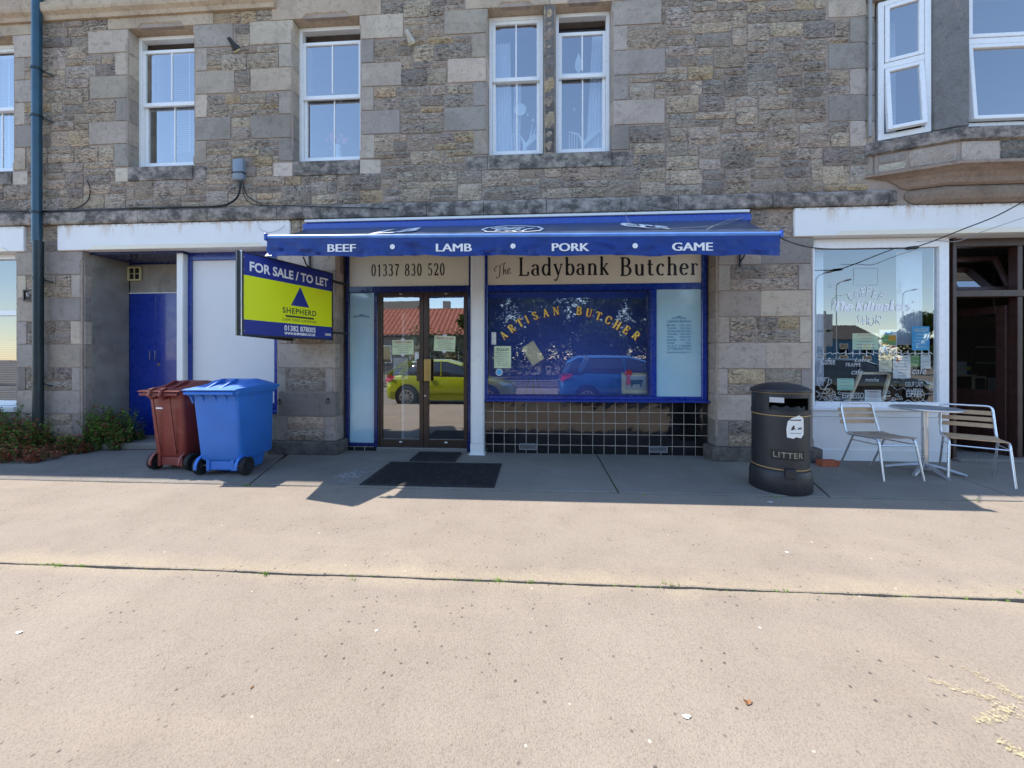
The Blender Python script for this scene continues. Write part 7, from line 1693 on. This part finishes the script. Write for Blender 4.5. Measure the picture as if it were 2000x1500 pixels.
# long pantiled building
t = thing('pantiled_building', 'long low building with a red pantiled roof across the street', 'building', (-18, -28, -.15))
mb = MB(); mb.box(-32, -36, -.15, -5.6, -28, 3.5); put('wall', mb, MT['housewall'], t)
mb = MB(); prof = []
NC = 62
for j in range(13):
    for i in range(NC * 2 + 1):
        x = -32.5 + (27.3) * i / (NC * 2); v = j / 12; y = -27.6 - 4.4 * v; z = 3.35 + 2.9 * v + (.11 if i % 2 else 0) + (.0 if j % 2 else .07)
        mb.v.append((x, y, z))
for j in range(12):
    for i in range(NC * 2): q = NC*2+1; p = j*q+i; mb.f.append((p, p+1, p+q+1, p+q))
put('roof', mb, MT['pantile'], t, fix=False); mb = MB(); mb.quad((-32.5, -32, 6.27), (-5.2, -32, 6.27), (-5.2, -36.4, 3.35), (-32.5, -36.4, 3.35)); put('rear_roof', mb, MT['pantile'], t, fix=False)
mb = MB(); mb.tube([(-32.5, -32, 6.29), (-5.2, -32, 6.29)], .1, 8); put('ridge', mb, MT['pantile'], t); mb = MB(); mb.tube([(-32.5, -27.55, 3.35), (-5.2, -27.55, 3.35)], .06, 8); put('gutter', mb, MT['pipedark'], t)
for k in range(8):
    x = -30 + k*3.1; w_ = put('window', ring(MB(), x, x + 1.4, .9, 2.5, .07, -28.03, -27.97), MT['upvc'], t); mb = MB(); mb.box(x + .07, -28.01, .97, x + 1.33, -27.99, 2.43); put('pane', mb, MT['darkglass'], w_)
def house(x0, x1, y, zw, zr, lab, m='housewall'):
    t = thing('stone_house', lab, 'house', ((x0+x1)/2, y, -.15)); mb = MB(); mb.box(x0, y - 7, -.15, x1, y, zw); put('wall', mb, MT[m], t)
    mb = MB(); mb.prism([(y + .3, zw), (y - 3.5, zr), (y - 7.3, zw)], x0 - .2, x1 + .2, 'x'); r_ = put('roof', mb, MT['roomdark'], t)
    mb = MB(); mb.box(x0 + .4, y - 3.9, zr - .6, x0 + 1.4, y - 3.1, zr + 1); put('chimney', mb, MT[m], r_)
    for i in range(3):
        for zz_ in (1, zw - 2): x = x0 + (x1-x0)*(i+.5)/3 - .5; w_ = put('window', ring(MB(), x, x+1, zz_, zz_+1.5, .07, y, y+.04), MT['upvc'], t); mb = MB(); mb.box(x+.07, y, zz_+.07, x+.93, y+.02, zz_+1.43); put('pane', mb, MT['darkglass'], w_)
house(-27, -16.5, -44, 7.0, 9.6, 'tall grey house behind the left of the pantiled building'); house(-14, -7, -46, 6.6, 8.8, 'smaller grey house behind the right of the pantiled building')
house(33, 41, -42, 3.6, 5.6, 'low dark building with a white band beyond the road signs', 'bluetext')
# trees
def tree(x, y, h, r, seed, lab, n=8000, leaf=.28, group='trees across the street'):
    rr = random.Random(seed); t = thing('leafy_tree', lab, 'tree', (x, y, -.15), 0, group); tr, cr = MB(), MB()
    th = h * .32; tr.tube([(0, 0, 0), (.05, 0, th*.6), (0, .05, th*1.3)], [.2, .15, .11], 8)
    cs = []
    for k in range(13):
        a = k * 2.4; rad = r * rr.uniform(.15, .75); z = th * .7 + (h - th * .7) * rr.uniform(.05, .92); q = (1 - abs((z - th) / (h - th) - .4) * .9); c = Vector((cos(a)*rad*q, sin(a)*rad*q, z)); cs.append(c)
        tr.tube([(0, 0, th*.8), tuple(c*.5 + Vector((0, 0, th*.4))), tuple(c)], [.08, .05, .02], 5)
    for c in cs: s = r * rr.uniform(.28, .48); leaves(cr, c, (s, s, s*.75), n // 13, leaf, rr)
    put('trunk', tr, MT['bark'], t, world=False); o = put('crown', cr, MT['treeleaf'], t, world=False, fix=False)
for k, (x, y, h, r, lab) in enumerate(((-3.2, -21, 7.2, 2.4, 'leafy tree nearest the end of the pantiled building'), (0.6, -22, 8.4, 2.9, 'tall leafy tree behind the white parked car'), (4.6, -21.5, 8.0, 2.8, 'leafy tree behind the red parked car'), (8.4, -23, 9.2, 3.2, 'tallest leafy tree of the row across the street'),
        (12.2, -22, 7.8, 2.8, 'rounded leafy tree near the right end of the row'), (29.5, -38, 6.2, 2.6, 'low bushy tree beyond the road signs'), (34, -30, 5.2, 2.4, 'small tree at the right of the distant hedge'), (41, -30, 8, 3, 'taller tree at the far right end of the distant hedge'))): tree(x, y, h, r, 40 + k, lab)
rr = random.Random(70); mb = MB()
for k in range(34): leaves(mb, (-4.6 + (k % 17) * 1.25, -26.5 - (k // 17) * .8, 2.6 + rr.uniform(-.3, 1.2)), (1.3, .6, 3.2), 640, .3, rr)
o = put('tree_belt', mb, MT['treeleaf'], None, fix=False, kind='stuff'); o['label'] = 'dense belt of trees closing the view behind the row of trees'; o['category'] = 'trees'
rr = random.Random(77); mb = MB()
for k in range(60): x = -10 + k*1.2; y = -25 if k < 20 else -44; leaves(mb, (x + (12 if k >= 20 else 0), y, 1.6), (1., .7, 2.4), 420, .24, rr)
o = put('distant_hedge', mb, MT['treeleaf'], None, fix=False, kind='stuff'); o['label'] = 'dark hedge running behind the cars across the street'; o['category'] = 'hedge'
# road sign seen from behind and street lamps
t = thing('road_sign', 'two panel road sign on posts seen from behind beyond the road', 'sign', (13.4, -13.6, -.1))
for x in (12.9, 13.9): mb = MB(); mb.tube([(x, -13.6, -.1), (x, -13.6, 3.6)], .05, 8); put('post', mb, MT['alurough'], t)
for z0, z1 in ((2.7, 3.45), (1.9, 2.6)): mb = MB(); mb.box(12.5, -13.68, z0, 14.3, -13.65, z1); put('panel', mb, MT['alurough'], t)
for x, y, h, lab in ((19.5, -22, 7, 'grey street lamp nearest the road sign'), (27, -30, 8, 'grey street lamp before the distant hedge'), (40, -38, 8.5, 'farthest grey street lamp by the low dark building'), (37, -25, 8, 'grey street lamp at the right of the row')):
    t = thing('street_lamp', lab, 'street lamp', (x, y, -.1), 0, 'street lamps across the road'); mb = MB(); mb.tube([(0, 0, 0), (0, 0, h)], [.05, .035], 8); put('lamp_post', mb, MT['alurough'], t, world=False)
    mb = MB(); mb.tube([(0, 0, h - .05), (0, .3, h + .15), (0, 1.0, h + .2)], .035, 6); put('arm', mb, MT['alurough'], t, world=False); mb = MB(); mb.box(-.12, .9, h + .14, .12, 1.5, h + .26); put('lamp_head', mb, MT['alurough'], t, world=False, bevel=.03)
